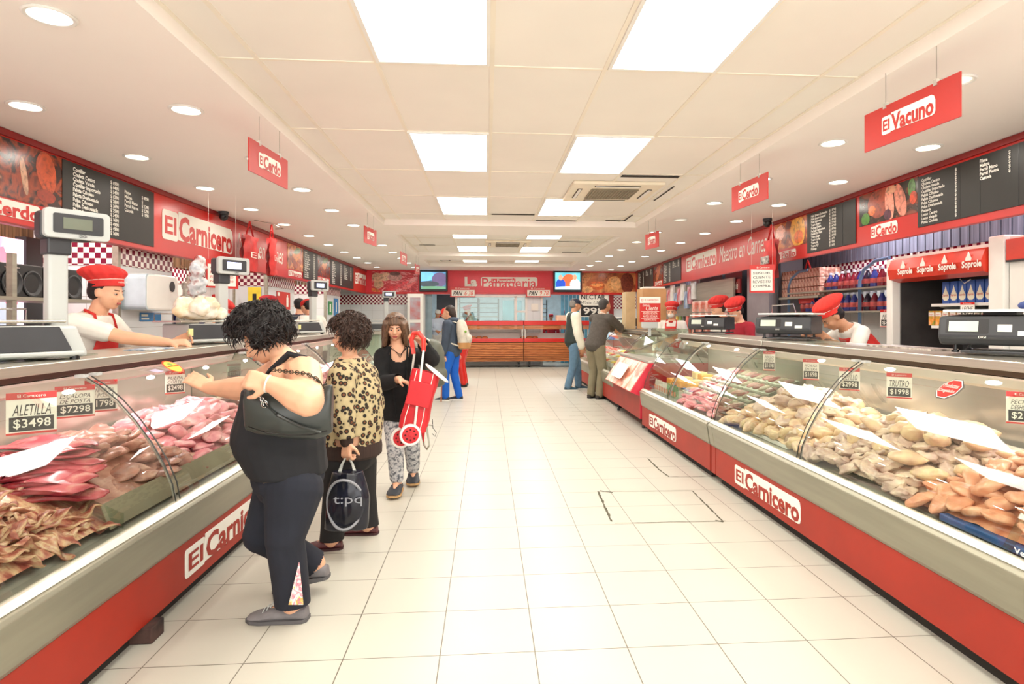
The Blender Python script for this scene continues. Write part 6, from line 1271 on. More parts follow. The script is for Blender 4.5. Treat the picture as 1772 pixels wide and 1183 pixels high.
def hair(J, root, m, kind='short', vs=.009, n_strand=0, seed=1, big=1.0):
    H = J['H']; rr = random.Random(seed); rot = fr3(J); b = B(); e = lambda p, r: b.ell(headpt(J, *p), tuple(q*H for q in r), rot, 14, 10)
    if kind == 'short': e((0, -.016, .022), (.051, .056, .048)); e((0, -.03, -.004), (.046, .04, .04))
    if kind == 'bun': e((0, -.018, .022), (.052, .055, .048)); e((0, -.04, -.01), (.044, .04, .05)); e((0, -.062, -.045), (.028, .024, .05)); e((0, -.06, -.09), (.02, .018, .04))
    if kind == 'curly':
        for i in range(150):
            a = rr.uniform(0, 2*PI); z = rr.uniform(-.7, 1); q = math.sqrt(1-z*z) if abs(z) < 1 else 0
            x, y = q*math.cos(a), q*math.sin(a)
            if y > .12 and z < .38: continue
            if y > -.1 and z < -.1 and abs(x) < .85: continue
            e((x*.062*big, -.012+y*.062*big, .026+z*.058*big), (rr.uniform(.012, .02)*big,)*3)
        e((0, -.034, .034), (.056*big, .050*big, .050*big))
    if kind == 'bob':
        e((0, -.014, .024), (.056, .060, .050))
        for s in (1, -1):
            for i in range(9): t = i/8; b.cap(headpt(J, s*(.040+.012*math.sin(t*PI)), -.045+.078*t, .02), headpt(J, s*(.055+.006*math.sin(t*PI)), -.04+.07*t, -.105-.01*math.sin(t*5)), .015*H, .010*H)
        for i in range(7): x = -.04+.08*i/6; b.cap(headpt(J, x, -.05, .02), headpt(J, x*1.25, -.062, -.12), .018*H, .014*H)
        for i in range(7): x = -.03+.06*i/6; b.cap(headpt(J, x*.5, .030, .058), headpt(J, x*1.15, .050-.25*abs(x), .030), .011*H, .006*H)
    f = {'curly': lambda v: .010*noise.noise(v*38)+.004*noise.noise(v*90), 'bob': lambda v: .003*noise.noise(V((v.x*120, v.y*120, v.z*12)))}.get(kind, lambda v: .003*noise.noise(v*60))
    g = voxel(b, vs*H/1.6, 3, f); o = mk('hair', g, m, root, auto=False)
    if n_strand:
        s = B()
        for i in range(n_strand):
            v = g.v[rr.randrange(len(g.v))]; q_ = v-headpt(J, 0, -.008, .0)
            if kind == 'curly' and q_.dot(J['hf']) > .012*H and q_.dot(J['hu']) < .036*H: continue
            if kind == 'bob' and q_.dot(J['hf']) > .02*H: continue
            d = (v-headpt(J, 0, -.01, .02)).normalized(); t = d.cross(V((rr.uniform(-1, 1), rr.uniform(-1, 1), rr.uniform(-1, 1)))).normalized()
            if kind == 'curly': P = [v-d*.008, v+d*.010+t*.012, v+d*.014+t*.028-ZA*.006, v+d*.006+t*.038-ZA*.016]
            else: t = (-J['hu']+d*.08+t*.06).normalized(); P = [v-d*.004, v+d*.004+t*.03, v+d*.003+t*.06, v+d*.0+t*.09]
            s.tube(P, [.0016, .0024, .002, .0004], 4, cap=False)
        mk('loose_strands', s, m, o)
    return o
def person(name_label, J, Q=None, skin=SKIN, top=None, sleeve='long', bottom=None, bl=1.0, shoes=BLACK, sole=None, vs=.012, gt=.010, gb=.010, hands=True, hd=None, cur=.5, group=None, topkeys=('hip', 'waist', 'chest', 'sh', 'neck'), brow=None, near=False, fc=True, legs=True, neckline=True, jaw=1):
    Q = {**RAD, **(Q or {})}; H = J['H']; root = thing('person', (J['hip'].x, J['hip'].y, 0), name_label, 'person', group)
    b = B(); torso(b, J, Q, 0, ('crotch', 'hip', 'waist', 'chest', 'sh', 'neck')); head(b, J, jaw)
    b.cap(J['shl'], J['shr'], Q['ua']*H*.95, Q['ua']*H*.95)
    for k, s in (('l', 1), ('r', -1)):
        limb(b, J, Q, k, 0, ('ua', 'fa', 'th', 'cf') if legs else ('ua', 'fa'))
        if hands:
            h_ = (hd or {}).get(k); d = (J['wr'+k]-J['el'+k]).normalized(); nrm = -J['l']*s
            cu = cur
            if h_: d, nrm, cu = V(h_[0]).normalized(), V(h_[1]), h_[2]
            hand(b, J['wr'+k], d, nrm, H*1.04, cu, -1 if k == 'l' else 1, .1)
        if legs: b.cap(J['an'+k], J['an'+k]+J['ft'+k]*.06*H-ZA*.022*H, .02*H, .014*H)
    mk('body', voxel(b, vs, 3), skin, root, auto=False)
    if top:
        b = B(); torso(b, J, Q, gt, topkeys)
        if 'sh' in topkeys: b.cap(J['shl'], J['shr'], Q['ua']*H+gt, Q['ua']*H+gt)
        for k in 'lr': limb(b, J, Q, k, gt, {'long': ('ua', 'fa'), 'short': ('ua_short',), 'none': ()}[sleeve])
        g = voxel(b, vs, 3, lambda v: .0035*noise.noise(V((v.x*9, v.y*9, v.z*22))))
        # cut the cloth back at the wrists and the neck
        keep = []
        for fc_ in g.f:
            c = sum((g.v[i] for i in fc_), V((0, 0, 0)))/len(fc_); ok = True
            if sleeve == 'long':
                for k in 'lr':
                    ax = (J['wr'+k]-J['el'+k]).normalized()
                    if (c-J['wr'+k]).dot(ax) > -.012*H and (c-J['wr'+k]).length < .07*H: ok = False
            if (c-J['neck']).dot((J['hu']+J['su']).normalized()) > -.006*H and (c-J['neck']).length < .08*H: ok = False
            keep.append(ok)
        g.f = [q for q, k_ in zip(g.f, keep) if k_]; g.m = [0]*len(g.f); o = mk('top', g, top, root, auto=False, solid=.004)
    if bottom and legs:
        b = B(); torso(b, J, Q, gb, ('crotch', 'hip') if 'hip' in Q else ())
        b.ell(J['hip'], (Q['hip'][0]*H*.85+gb, Q['hip'][0]*H*.7+gb, .06*H))
        for k in 'lr':
            hem = J['kn'+k].lerp(J['an'+k], bl); b.cap(J['hp'+k], J['kn'+k], Q['th']*H+gb, Q['kn']*H+gb*1.3, 14); b.cap(J['kn'+k], hem, Q['kn']*H+gb*1.3, Q['an']*H*1.25+gb*1.6, 12)
        g = voxel(b, vs, 3, lambda v: .004*noise.noise(V((v.x*8, v.y*8, v.z*16)))); zs = J['anl'].z-.03*H; g.f = [q for q in g.f if all(g.v[i].z > zs for i in q) or bl < .95]; g.m = [0]*len(g.f)
        mk('trousers', g, bottom, root, auto=False)
    if shoes and legs:
        for k in 'lr': shoe(J, k, shoes, root, sole=sole)
    if fc: face(J, root, brow or mat('brow_dark', (44, 30, 24), rough=.8), near)
    return root
BLKHAIR = mat('black_hair', (26, 20, 20), rough=.55, var=.35, scale=60, spec=.4); BRNHAIR = mat('brown_hair', (56, 38, 30), rough=.55, var=.4, scale=60, spec=.4)
GRYHAIR = mat('grey_hair', (120, 114, 108), rough=.6, var=.2, scale=60)
WCOT = mat('white_cotton', (226, 222, 214), rough=.8, var=.03, scale=12); RCOT = mat('red_apron_cotton', (200, 42, 38), rough=.75, var=.08, scale=14)
NAVY = mat('navy_cloth', (34, 38, 52), rough=.8, var=.1)
def apron(J, root, m, bib=True, low=.30, word=True):
    H = J['H']; f = J['sf']; l_ = J['lu']; b = B(); rows = []
    for i in range(9):
        t = i/8; z = J['hip'].lerp(J['sh'], t*.9) if 1 else 0; w_ = .10-.045*t; dep = .078+.012*math.sin(t*3)
        rows.append([z+l_*w_*math.sin(q)*H*1.1+f*(dep*math.cos(q*.75))*H*1.12+f*.014 for q in [(-1+2*j/8)*1.1 for j in range(9)]])
    low_ = [p-ZA*low*H+J['f']*.01 for p in rows[0]]; rows.insert(0, low_); b.sheet(rows); o = mk('apron', b, m, root, auto=False, solid=.004)
    for s in (1, -1): mk('apron_strap', B().tube([rows[-1][0 if s < 0 else -1], J['sh']+l_*s*.05*H+J['su']*.035*H+f*.03*H, J['neck']+l_*s*.03*H-f*.03*H], .006*H, 6), m, o)
    return o
# --- staff behind the left counter
J = skel((-2.74, 4.28, 0), -4, 1.70, lean=17, pitch=10, yaw=0, wr_=(.38, .0, .70), wl_=(.30, .16, .69), hint={'r': V((-.2, -.6, -1)), 'l': V((0, .4, -1))})
r = person('person in red cap and white shirt leaning over the left counter beside the column scale', J, top=WCOT, sleeve='short', bottom=NAVY, vs=.008, skin=SKIN, hd={'r': (V((.8, .3, 0)), V((0, .3, -1)), 1.1)}, near=True, jaw=1.15)
chefhat(J, r, 1.0); apron(J, r, RCOT); hair(J, r, BLKHAIR, 'short', .009)
J = skel((-3.02, 7.0, 0), 10, 1.58, lean=0, pitch=40); r = person('person in red chef cap mostly hidden behind the bag of bread', J, top=WCOT, bottom=NAVY, vs=.016); chefhat(J, r)
J = skel((-3.2, 9.3, 0), -110, 1.66, pitch=10); r = person('person in dark red knitted cap standing behind the black haired woman', J, top=WCOT, bottom=NAVY, vs=.016); chefhat(J, r, .9, mat('dark_red_cotton', (170, 30, 40), rough=.8))
J = skel((-3.1, 10.4, 0), 110, 1.70, pitch=0); r = person('person in grey cap and dark apron seen from behind, left counter', J, top=mat('dark_blue_cloth', (44, 50, 66), rough=.8), bottom=NAVY, vs=.016); capdome(J, r, mat('grey_knit', (60, 60, 62), rough=.9), brim=False, name='beanie'); hair(J, r, BLKHAIR, 'short', .014)
mk('neck_strap', B().tube([J['neck']+J['l']*s_*.05-J['f']*.06-ZA*a_ for s_, a_ in ((-1, .0), (0, .03), (1, .0))], .008, 6), RED, r)
J = skel((-2.50, 9.2, 0), 150, 1.68, lean=12, pitch=20, wl_=(.2, .14, .64), wr_=(.2, -.14, .64)); r = person('person in red cap and white coat seen from behind at the left counter', J, top=WCOT, bottom=NAVY, vs=.014, gt=.02); capdome(J, r, RCOT, brim=False); hair(J, r, BLKHAIR, 'short', .014)
mk('collar', B().tube([J['neck']+(J['l']*math.cos(a)+J['sf']*math.sin(a))*.062 for a in [k*PI/6 for k in range(12)]], .01, 6, closed=True), RCOT, r)
# --- staff behind the right counter
J = skel((3.60, 5.3, 0), 176, 1.70, lean=42, pitch=42, wl_=(.36, .1, .69), wr_=(.36, -.12, .69)); r = person('person in red cap bending low over the right counter beside the dairy fridge', J, top=WCOT, sleeve='short', bottom=NAVY, vs=.010, skin=SKIN2); chefhat(J, r, 1.1, mat('bright_red_cotton', (222, 50, 40), rough=.75)); hair(J, r, BLKHAIR, 'short', .012)
b = B(); torso(b, J, RAD, .016, ('hip', 'waist', 'chest', 'sh')); mk('red_vest', voxel(b, .014, 2), RCOT, r, auto=False)
J = skel((3.25, 7.55, 0), 196, 1.58, lean=6, pitch=30, wl_=(.2, .1, .62), wr_=(.2, -.1, .62)); r = person('person in red pleated cap and crimson jacket, right one of the two women', J, top=mat('crimson_cloth', (156, 20, 40), rough=.8), bottom=NAVY, vs=.012); chefhat(J, r, 1.35); hair(J, r, BLKHAIR, 'short', .012)
J = skel((3.32, 8.35, 0), 184, 1.62, lean=4, pitch=22, wl_=(.2, .1, .6), wr_=(.2, -.1, .6)); r = person('person in red pleated cap behind the label scale, left one of the two women', J, top=WCOT, bottom=NAVY, vs=.014); chefhat(J, r, 1.3); hair(J, r, BRNHAIR, 'short', .014)
J = skel((2.98, 9.7, 0), -118, 1.58, pitch=8, wl_=(.1, .16, .5), wr_=(.1, -.16, .5)); r = person('person in red cap and white face mask behind the right counter end', J, top=WCOT, bottom=NAVY, vs=.012, gt=.014); chefhat(J, r, 1.15); hair(J, r, BLKHAIR, 'short', .012)
ap = apron(J, r, RCOT); T = B(); text(T, 'El Carnicero', J['chest']+J['f']*.142-J['l']*-.09, -J['l'], ZA, J['f'], w=.18, h=.035); mk('apron_lettering', T, PAPER, ap, smooth=False)
mk('face_mask', B().ell(headpt(J, 0, .036, -.028), (.033*1.58, .032*1.58, .027*1.58), fr3(J)), WCOT, r); mk('bow_tie', B().ell(J['neck']+J['f']*.09-ZA*.03, (.04, .015, .015)), RCOT, r)
# --- people at the back
J = skel((-1.45, 17.9, 0), -60, 1.62, pitch=20, wl_=(.2, .1, .6), wr_=(.2, -.1, .6)); J['H'] = 1.62; r = person('person in white cap and white uniform in the dark doorway at the back', J, top=mat('pale_blue_uniform', (206, 216, 232), rough=.8), bottom=WCOT, vs=.018, skin=SKIN2); capdome(J, r, WCOT, brim=False)
J = skel((-.42, 17.95, 0), 190, 1.72, lean=8, pitch=25, wl_=(.22, .1, .6), wr_=(.22, -.1, .6)); r = person('person in red cap and white shirt working behind the bread counter', J, top=WCOT, sleeve='short', bottom=NAVY, vs=.016); chefhat(J, r, .7); apron(J, r, RCOT)
for x, lab in ((1.98, 'person in dark red cap through the bakery doorway, left of two'), (2.42, 'person in dark red cap through the bakery doorway, right of two')):
    J = skel((x, 18.9, 0), -100, 1.50 if x < 2 else 1.60, pitch=10); r = person(lab, J, top=mat('dark_red_cotton', (0, 0, 0)), bottom=NAVY, vs=.02, skin=SKIN2); capdome(J, r, mat('dark_red_cotton', (0, 0, 0)), brim=False)
# --- shoppers and staff in the aisle, far
pA = at(783, 692, Z=0)
J = skel((pA.x, pA.y, 0), 160, 1.58, lean=3, pitch=2, yaw=0, wl_=(.06, .12, .47), step=.35); r = person('person in grey hooded jacket and bright blue trousers carrying a pale backpack', J, top=mat('slate_hoodie', (62, 74, 90), rough=.85, var=.12, scale=10), bottom=mat('bright_blue', (14, 92, 190), rough=.8, var=.06), shoes=mat('navy_shoe', (36, 44, 60), rough=.6), sole=WHITE, vs=.011, gb=.010, gt=.024, topkeys=('crotch', 'hip', 'waist', 'chest', 'sh', 'neck')); hair(J, r, mat('dark_brown_hair', (50, 36, 30), rough=.6, var=.4, scale=60), 'bun', .010)
mk('hood', B().ell(J['neck']-J['f']*.05, (.10, .11, .055)), mat('slate_hoodie', (0, 0, 0)), r)
GIRL = J
c = J['chest']-J['f']*.20-ZA*.03; rt = Matrix((J['l'], J['f'], ZA)).transposed()
t = thing('backpack', c, 'pale grey backpack with tan base worn by the person in blue trousers', 'backpack')
BP = mat('pale_backpack', (196, 190, 176), rough=.85, var=.1, scale=14, bump=.1)
b = B(); b.loft([(c+ZA*z-J['f']*y, J['l'], J['f'], rx, ry) for z, y, rx, ry in ((-.24, .03, .10, .07), (-.22, .03, .14, .09), (-.1, .03, .15, .10), (.05, .0, .14, .09), (.18, -.02, .11, .07), (.23, -.03, .06, .04))], 18); mk('bag', b, BP, t)
b = B(); b.loft([(c+ZA*z-J['f']*.03, J['l'], J['f'], rx, ry) for z, rx, ry in ((-.245, .10, .07), (-.225, .145, .095), (-.14, .153, .103))], 18); mk('tan_base', b, mat('tan_leather', (190, 140, 86), rough=.6), t)
mk('front_pocket', B().ell(c-ZA*.08-J['f']*.11, (.09, .05, .08), rt), BP, t)
mk('small_patch', B().ell(c+ZA*.04-J['f']*.085+J['l']*.08, (.02, .02, .02), rt), mat('sticker_green', (0, 0, 0)), t)
for s in (1, -1): mk('strap', B().tube([c+J['l']*s*.07+ZA*.18+J['f']*.06, J['sh'+('l' if s > 0 else 'r')]-J['l']*s*.03+ZA*.065, J['chest']+J['f']*.13+J['l']*s*.11, J['waist']+J['f']*.05+J['l']*s*.15, c+J['l']*s*.12-ZA*.2], .014, 6), BP, t)
pB = at(808, 668, Z=0)
J = skel((pB.x-.05, pB.y, 0), 175, 1.68, lean=30, pitch=25, wl_=(.25, .12, .5), wr_=(.25, -.12, .5)); r = person('person in red peaked cap, white shirt and long red apron behind the backpack', J, top=WCOT, sleeve='short', bottom=RED, shoes=BLACK, vs=.014); capdome(J, r, mat('bright_red_cotton', (0, 0, 0))); apron(J, r, RED)
p8 = at(992, 674, Z=0); GR = mat('dark_green_cloth', (34, 44, 40), rough=.7, var=.15)
J = skel((p8.x, p8.y, 0), 8, 1.74, pitch=6, wr_=(.06, -.10, .475), wl_=(.06, .10, .475), step=.5); r = person('person in navy cap, dark green and white jacket and light jeans', J, {'waist': (.095, .085, .012), 'hip': (.1, .08, 0)}, skin=SKIN2, top=GR, bottom=mat('light_denim', (92, 122, 146), rough=.9, var=.1, scale=14), shoes=mat('teal_trainer', (40, 74, 92), rough=.6), sole=WHITE, vs=.010, gt=.026, gb=.010, topkeys=('crotch', 'hip', 'waist', 'chest', 'sh', 'neck')); capdome(J, r, mat('navy_cap', (34, 40, 58), rough=.8)); hair(J, r, GRYHAIR, 'short', .012)
b = B(); Q = {**RAD}
for k in 'lr': limb(b, J, Q, k, .040, ('ua', 'fa'))
mk('white_sleeves', voxel(b, .012, 3, lambda v: .004*noise.noise(v*20)), mat('offwhite_cloth', (226, 222, 206), rough=.85), r, auto=False)
b = B(); b.loft([(J['sh']+ZA*z, J['l'], J['f'], rx, ry) for z, rx, ry in ((-.07, .175, .118), (.0, .19, .11), (.045, .13, .09), (.07, .07, .07))], 20); mk('shoulder_yoke', voxel(b, .014, 2), GR, r, auto=False)
p9 = at(1030, 689, Z=0)
J = skel((p9.x, p9.y, 0), 38, 1.74, lean=20, pitch=-4, yaw=-12, wr_=(.36, -.02, .66), wl_=(.40, .1, .66), hint={'r': V((.5, -.6, -.4)), 'l': V((0, .3, -.8))}); r = person('person in charcoal jumper and khaki trousers leaning on the far right counter', J, skin=SKIN2, top=mat('charcoal_knit', (78, 72, 66), rough=.9, var=.12, scale=30), bottom=mat('khaki_cloth', (128, 120, 96), rough=.9, var=.08), shoes=mat('dark_shoe', (52, 48, 44), rough=.6), sole=BLACK, vs=.010, gt=.024, gb=.012, topkeys=('crotch', 'hip', 'waist', 'chest', 'sh', 'neck')); hair(J, r, mat('greying_hair', (60, 56, 54), rough=.7, var=.3, scale=60), 'short', .010)
mk('collar', B().tube([J['neck']+(J['l']*math.cos(a)+J['sf']*math.sin(a))*.062 for a in [k*PI/6 for k in range(12)]], .008, 6, closed=True), WCOT, r)
# ---------------------------------------------------------------- the three women in front
def Ax(px, py, Y): return at(px, py, Y=Y)
def frame(J, f, hf, H):
    f = V(f).normalized(); hf = V(hf).normalized(); J['f'] = f; J['l'] = V((-f.y, f.x, 0)); J['fu'] = f; J['lu'] = J['l']; J['H'] = H
    J['su'] = ZA.copy(); J['sf'] = f; J['hf'] = hf; J['hl'] = V((-hf.y, hf.x, 0)).normalized(); J['hu'] = J['hf'].cross(J['hl']).normalized()
    if J['hu'].z < 0: J['hu'] = -J['hu']
    J['ftl'] = J['ftr'] = f; return J
# --- woman with the black handbag
Y_ = 2.95
J = frame({}, (-1, .05, 0), (-.80, .02, -.55), 1.52)
J.update(crotch=Ax(500, 858, Y_), hip=Ax(500, 815, Y_), waist=Ax(482, 762, Y_), chest=Ax(487, 705, Y_), bust=Ax(490, 672, Y_), sh=Ax(507, 640, Y_), neck=Ax(496, 614, Y_), head=Ax(455, 588, Y_),
    shl=Ax(526, 645, 2.78), ell=Ax(533, 694, 2.50), wrl=Ax(468, 664, 2.58), shr=Ax(490, 640, 3.10), elr=Ax(434, 672, 3.24), wrr=Ax(362, 671, 3.36),
    hpl=Ax(508, 848, 2.86), knl=Ax(493, 932, 2.80), anl=Ax(507, 1038, 2.83), hpr=Ax(488, 848, 3.04), knr=Ax(452, 925, 3.0), anr=Ax(545, 975, 3.10))
J['anl'].z = .07; J['su'] = (J['neck']-J['sh']).normalized()
Q1 = dict(crotch=(.09, .08, 0), hip=(.125, .105, 0), waist=(.125, .130, 0), chest=(.12, .112, 0), bust=(.12, .105, 0), sh=(.105, .062, 0), neck=(.045, .045, 0), ua=.052, el=.042, wr=.0225, th=.06, kn=.045, cf=.04, an=.034)
BLKT = mat('black_jersey', (22, 23, 28), rough=.85, var=.15, scale=6); NVT = mat('dark_navy_knit', (26, 29, 40), rough=.9, var=.12, scale=10)
r1 = person('person with voluminous black hair, black outfit and handbag reaching over the left meat counter', J, Q1, top=BLKT, sleeve='none', bottom=None, shoes=None, vs=.0075, gt=.012, topkeys=('hip', 'waist', 'chest', 'bust'), near=True,
    hd={'r': (V((-.82, .25, .42)), V((-.35, .75, -.5)), .22), 'l': (V((-.9, .1, .2)), V((-.2, .9, -.3)), 1.1)}, jaw=1.15, brow=mat('brow_dark', (44, 30, 24), rough=.8))
hair(J, r1, BLKHAIR, 'curly', .008, n_strand=1500, big=1.22)
mk('earring', B().ell(headpt(J, .050, -.006, -.022), .0065, None, 8, 6).ell(headpt(J, .0505, -.006, -.034), .0075, None, 8, 6), mat('pearl', (226, 222, 212), rough=.2), r1)
b = B(); b.ell(Ax(500, 822, Y_), (.165, .19, .13)); torso(b, J, Q1, .004, ('crotch', 'hip'))
for k in 'lr': b.cap(J['hp'+k], J['kn'+k], .132, .085, 16); b.cap(J['kn'+k], J['an'+k]+ZA*.0, .082, .078 if k == 'l' else .068, 16)
g = voxel(b, .008, 4, lambda v: .004*noise.noise(V((v.x*8, v.y*8, v.z*5)))); ax = (J['anr']-J['knr']).normalized()
g.f = [q for q in g.f if (lambda c: c.z > .075 and not ((c-J['anr']).dot(ax) > .0 and c.y > 2.99))(sum((g.v[i] for i in q), V((0, 0, 0)))/len(q))]; g.m = [0]*len(g.f)
mk('trousers', g, NVT, r1, auto=False)
# floral gusset set in the near trouser leg
FLO = ramp_mat('floral_print', [(.36, (240, 226, 222)), (.45, (226, 110, 130)), (.55, (246, 236, 230)), (.62, (220, 180, 70)), (.7, (226, 120, 140))], 26, .8, dist=1)
b = B(); pts = [Ax(518, 972, 2.735), Ax(500, 1045, 2.725), Ax(525, 1045, 2.725)]; b.add(pts+[p-YA*.006 for p in pts], [(0, 1, 2), (5, 4, 3), (0, 3, 4, 1), (1, 4, 5, 2), (2, 5, 3, 0)]); mk('floral_gusset', b, FLO, r1, smooth=False)
SH1 = mat('grey_suede', (118, 114, 116), rough=.85, var=.1, scale=20)
for k in 'lr':
    o = shoe(J, k, SH1, r1, L=.172, sole=mat('grey_sole', (88, 86, 88), rough=.8), wide=1.15, tip=(0 if k == 'l' else -.35))
a = J['anl']+J['f']*.07+ZA*.012
for i in range(4): mk('lace', B().tube([a+J['f']*.018*i-J['l']*.03-ZA*.012*i, a+J['f']*.018*i+ZA*(.010-.012*i), a+J['f']*.018*i+J['l']*.03-ZA*.012*i], .0025, 5), GREY, r1)
# straps of the top
for s, k in ((1, 'l'), (-1, 'r')):
    P = [Ax(446, 668, Y_-.10*s), Ax(470, 640, Y_-.12*s), Ax(500, 612, Y_-.12*s), Ax(530, 620, Y_-.17*s), Ax(549, 648, Y_-.19*s), Ax(556, 680, Y_-.17*s)]
    mk('strap', B().tube(P, [.014, .014, .015, .014, .013, .012], 6), BLKT, r1)
mk('ring', B().tube([J['wrl']+J['f']*.075+V((0, math.cos(a)*.010, math.sin(a)*.010)) for a in [i*PI/5 for i in range(10)]], .002, 5, closed=True), CHROME, r1)
mk('bracelet', B().tube([J['wrl']+J['f']*.01+V((math.sin(a)*.008, math.cos(a)*.033, math.sin(a)*.033)) for a in [i*PI/8 for i in range(16)]], .005, 6, closed=True), mat('pearl', (0, 0, 0)), r1)
# handbag
c = Ax(500, 716, 2.66); LEA = mat('black_leather', (52, 56, 54), rough=.32, var=.15, scale=5, bump=.15)
t = thing('handbag', c, 'slouchy black leather handbag with chain strap under the arm of the woman at the left counter', 'handbag')
t['label'] = 'slouchy black leather handbag with chain strap under the black haired woman\'s arm'
b = B(); secs = []
for i in range(12):
    u_ = i/11; px = 424+152*u_; top = 668+8*math.sin(u_*PI*1.0)*1.2-6*u_; bot = 744+16*math.sin(min(u_*1.25, 1)*PI*.62)+(0 if u_ < .85 else -10*(u_-.85)/.15)
    p0, p1 = Ax(px, top, 2.66), Ax(px, bot, 2.66); w_ = .055*math.sin(PI*(.12+.76*u_))+.012
    secs.append(((p0+p1)/2, -YA, ZA, w_, (p0-p1).length/2))
b.loft(secs, 20); g = voxel(b, .008, 4, lambda v: .005*noise.noise(V((v.x*14, v.y*10, v.z*8)))); mk('bag_body', g, LEA, t, auto=False)
mk('bottom_seam', B().tube([Ax(x, y, 2.604) for x, y in ((430, 738), (460, 748), (500, 753), (540, 752), (566, 745))], .003, 5), BLACK, t)
mk('top_zip', B().tube([Ax(x, y, 2.62) for x, y in ((436, 668), (470, 676), (520, 676), (566, 664))], .004, 5), BLACK, t)
def chain(pts, par, n, m):
    L = [V(p) for p in pts]; ds = [(b_-a).length for a, b_ in zip(L, L[1:])]; T_ = sum(ds)
    for i in range(n):
        s = T_*i/(n-1); k = 0
        while k < len(ds)-1 and s > ds[k]: s -= ds[k]; k += 1
        p = L[k].lerp(L[k+1], min(s/ds[k], 1)); d = (L[k+1]-L[k]).normalized(); x, y = perp(d); x = x if i % 2 else y; h = T_/n*.75
        mk('chain_link', B().tube([p+d*math.cos(a)*h+x*math.sin(a)*.0075 for a in [q*PI/4 for q in range(8)]], .0022, 5, closed=True), m, par)
ch = mk('chain_strap', B().tube([Ax(437, 664, 2.6), Ax(448, 680, 2.585), Ax(457, 697, 2.585)], .003, 5), LEA, t); chain([Ax(436, 662, 2.598), Ax(448, 681, 2.583), Ax(458, 699, 2.583)], ch, 11, CHROME)
ch = mk('shoulder_strap', B().tube([Ax(457, 699, 2.59), Ax(480, 718, 2.585), Ax(520, 738, 2.59), Ax(556, 748, 2.6)], .007, 6), LEA, t)
ch2 = mk('chain_strap', B().tube([Ax(474, 640, 2.66), Ax(500, 643, 2.62), Ax(530, 646, 2.57), Ax(549, 656, 2.56), Ax(560, 672, 2.60)], .003, 5), LEA, t); chain([Ax(474, 640, 2.655), Ax(500, 643, 2.615), Ax(530, 646, 2.565), Ax(549, 656, 2.555), Ax(560, 672, 2.595)], ch2, 19, mat('dark_chain', (90, 84, 70), rough=.3, metal=.8))
for x, y in ((434, 661), (458, 699)): mk('strap_ring', B().tube([Ax(x, y, 2.59)+V((math.cos(a)*.012, 0, math.sin(a)*.014)) for a in [i*PI/6 for i in range(12)]], .0028, 5, closed=True), CHROME, t)
# --- woman in leopard print
Y_ = 3.78
J = frame({}, (-.87, .5, 0), (-.98, .10, -.06), 1.37)
J.update(crotch=Ax(605, 805, Y_), hip=Ax(605, 768, Y_), waist=Ax(607, 725, Y_), chest=Ax(609, 675, Y_), sh=Ax(609, 640, Y_), neck=Ax(605, 617, Y_), head=Ax(601, 583, Y_),
    shl=Ax(592, 650, 3.60), ell=Ax(594, 708, 3.56), wrl=Ax(600, 764, 3.54), shr=Ax(632, 648, 3.93), elr=Ax(648, 700, 4.0), wrr=Ax(624, 752, 3.92),
    hpl=Ax(588, 800, 3.70), knl=Ax(580, 862, 3.68), anl=Ax(574, 925, 3.68), hpr=Ax(622, 800, 3.88), knr=Ax(630, 855, 3.90), anr=Ax(637, 905, 3.92))
J['anl'].z = J['anr'].z = .062; J['ftl'] = V((-.95, -.1, 0)).normalized(); J['ftr'] = V((-.98, .1, 0)).normalized()
LEO = ramp_mat('leopard_fabric', [(.0, (104, 58, 32)), (.20, (112, 66, 38)), (.27, (24, 18, 15)), (.44, (30, 24, 18)), (.50, (172, 156, 118)), (1.0, (184, 168, 130))], 33, .85, kind='VORONOI')
Q2 = dict(crotch=(.09, .085, 0), hip=(.128, .122, 0), waist=(.133, .128, 0), chest=(.122, .108, 0), sh=(.1, .068, 0), neck=(.045, .045, 0), ua=.048, el=.038, wr=.022, th=.05, kn=.04, cf=.036, an=.04)
BLKP = mat('black_trousers', (28, 26, 27), rough=.85, var=.1)
r2 = person('person in leopard print jacket with brown curls, seen from behind with a black plastic bag', J, Q2, top=LEO, sleeve='long', bottom=None, shoes=None, vs=.0075, gt=.014, near=True,
    hd={'l': (V((0, -.1, -1)), V((.5, .8, 0)), 1.2), 'r': (V((-.5, -.2, -.5)), V((.2, -.9, .1)), .9)})
hair(J, r2, BRNHAIR, 'curly', .008, n_strand=1400, seed=5, big=1.12)
BRB = mat('brown_rib_knit', (50, 34, 28), rough=.9, var=.2, scale=40, stretch=(3, 3, .1))
b = B(); b.loft([(J['hip']+ZA*z, J['l'], J['f'], rx*1.37+.018, ry*1.37+.018) for z, rx, ry in ((-.07, .118, .112), (-.055, .13, .124), (-.01, .131, .125), (.02, .128, .122))], 28); mk('ribbed_hem', b, BRB, r2)
for k in 'lr': a, c = J['wr'+k], J['el'+k]; mk('ribbed_cuff', B().cap(a.lerp(c, .02), a.lerp(c, .2), .038, .042, 12), BRB, r2)
b = B(); b.ell(J['hip']-ZA*.06, (.165, .165, .12))
for k in 'lr': b.cap(J['hp'+k], J['kn'+k], .108, .075, 16); b.cap(J['kn'+k], J['an'+k]-ZA*.01, .075, .070, 16)
g = voxel(b, .009, 3, lambda v: .004*noise.noise(V((v.x*8, v.y*8, v.z*8)))); g.f = [q for q in g.f if all(g.v[i].z > .05 for i in q)]; g.m = [0]*len(g.f); mk('trousers', g, BLKP, r2, auto=False)
for k in 'lr': shoe(J, k, mat('maroon_leather', (84, 36, 40), rough=.45), r2, L=.178, sole=mat('maroon_sole', (60, 28, 30), rough=.7), wide=1.05)
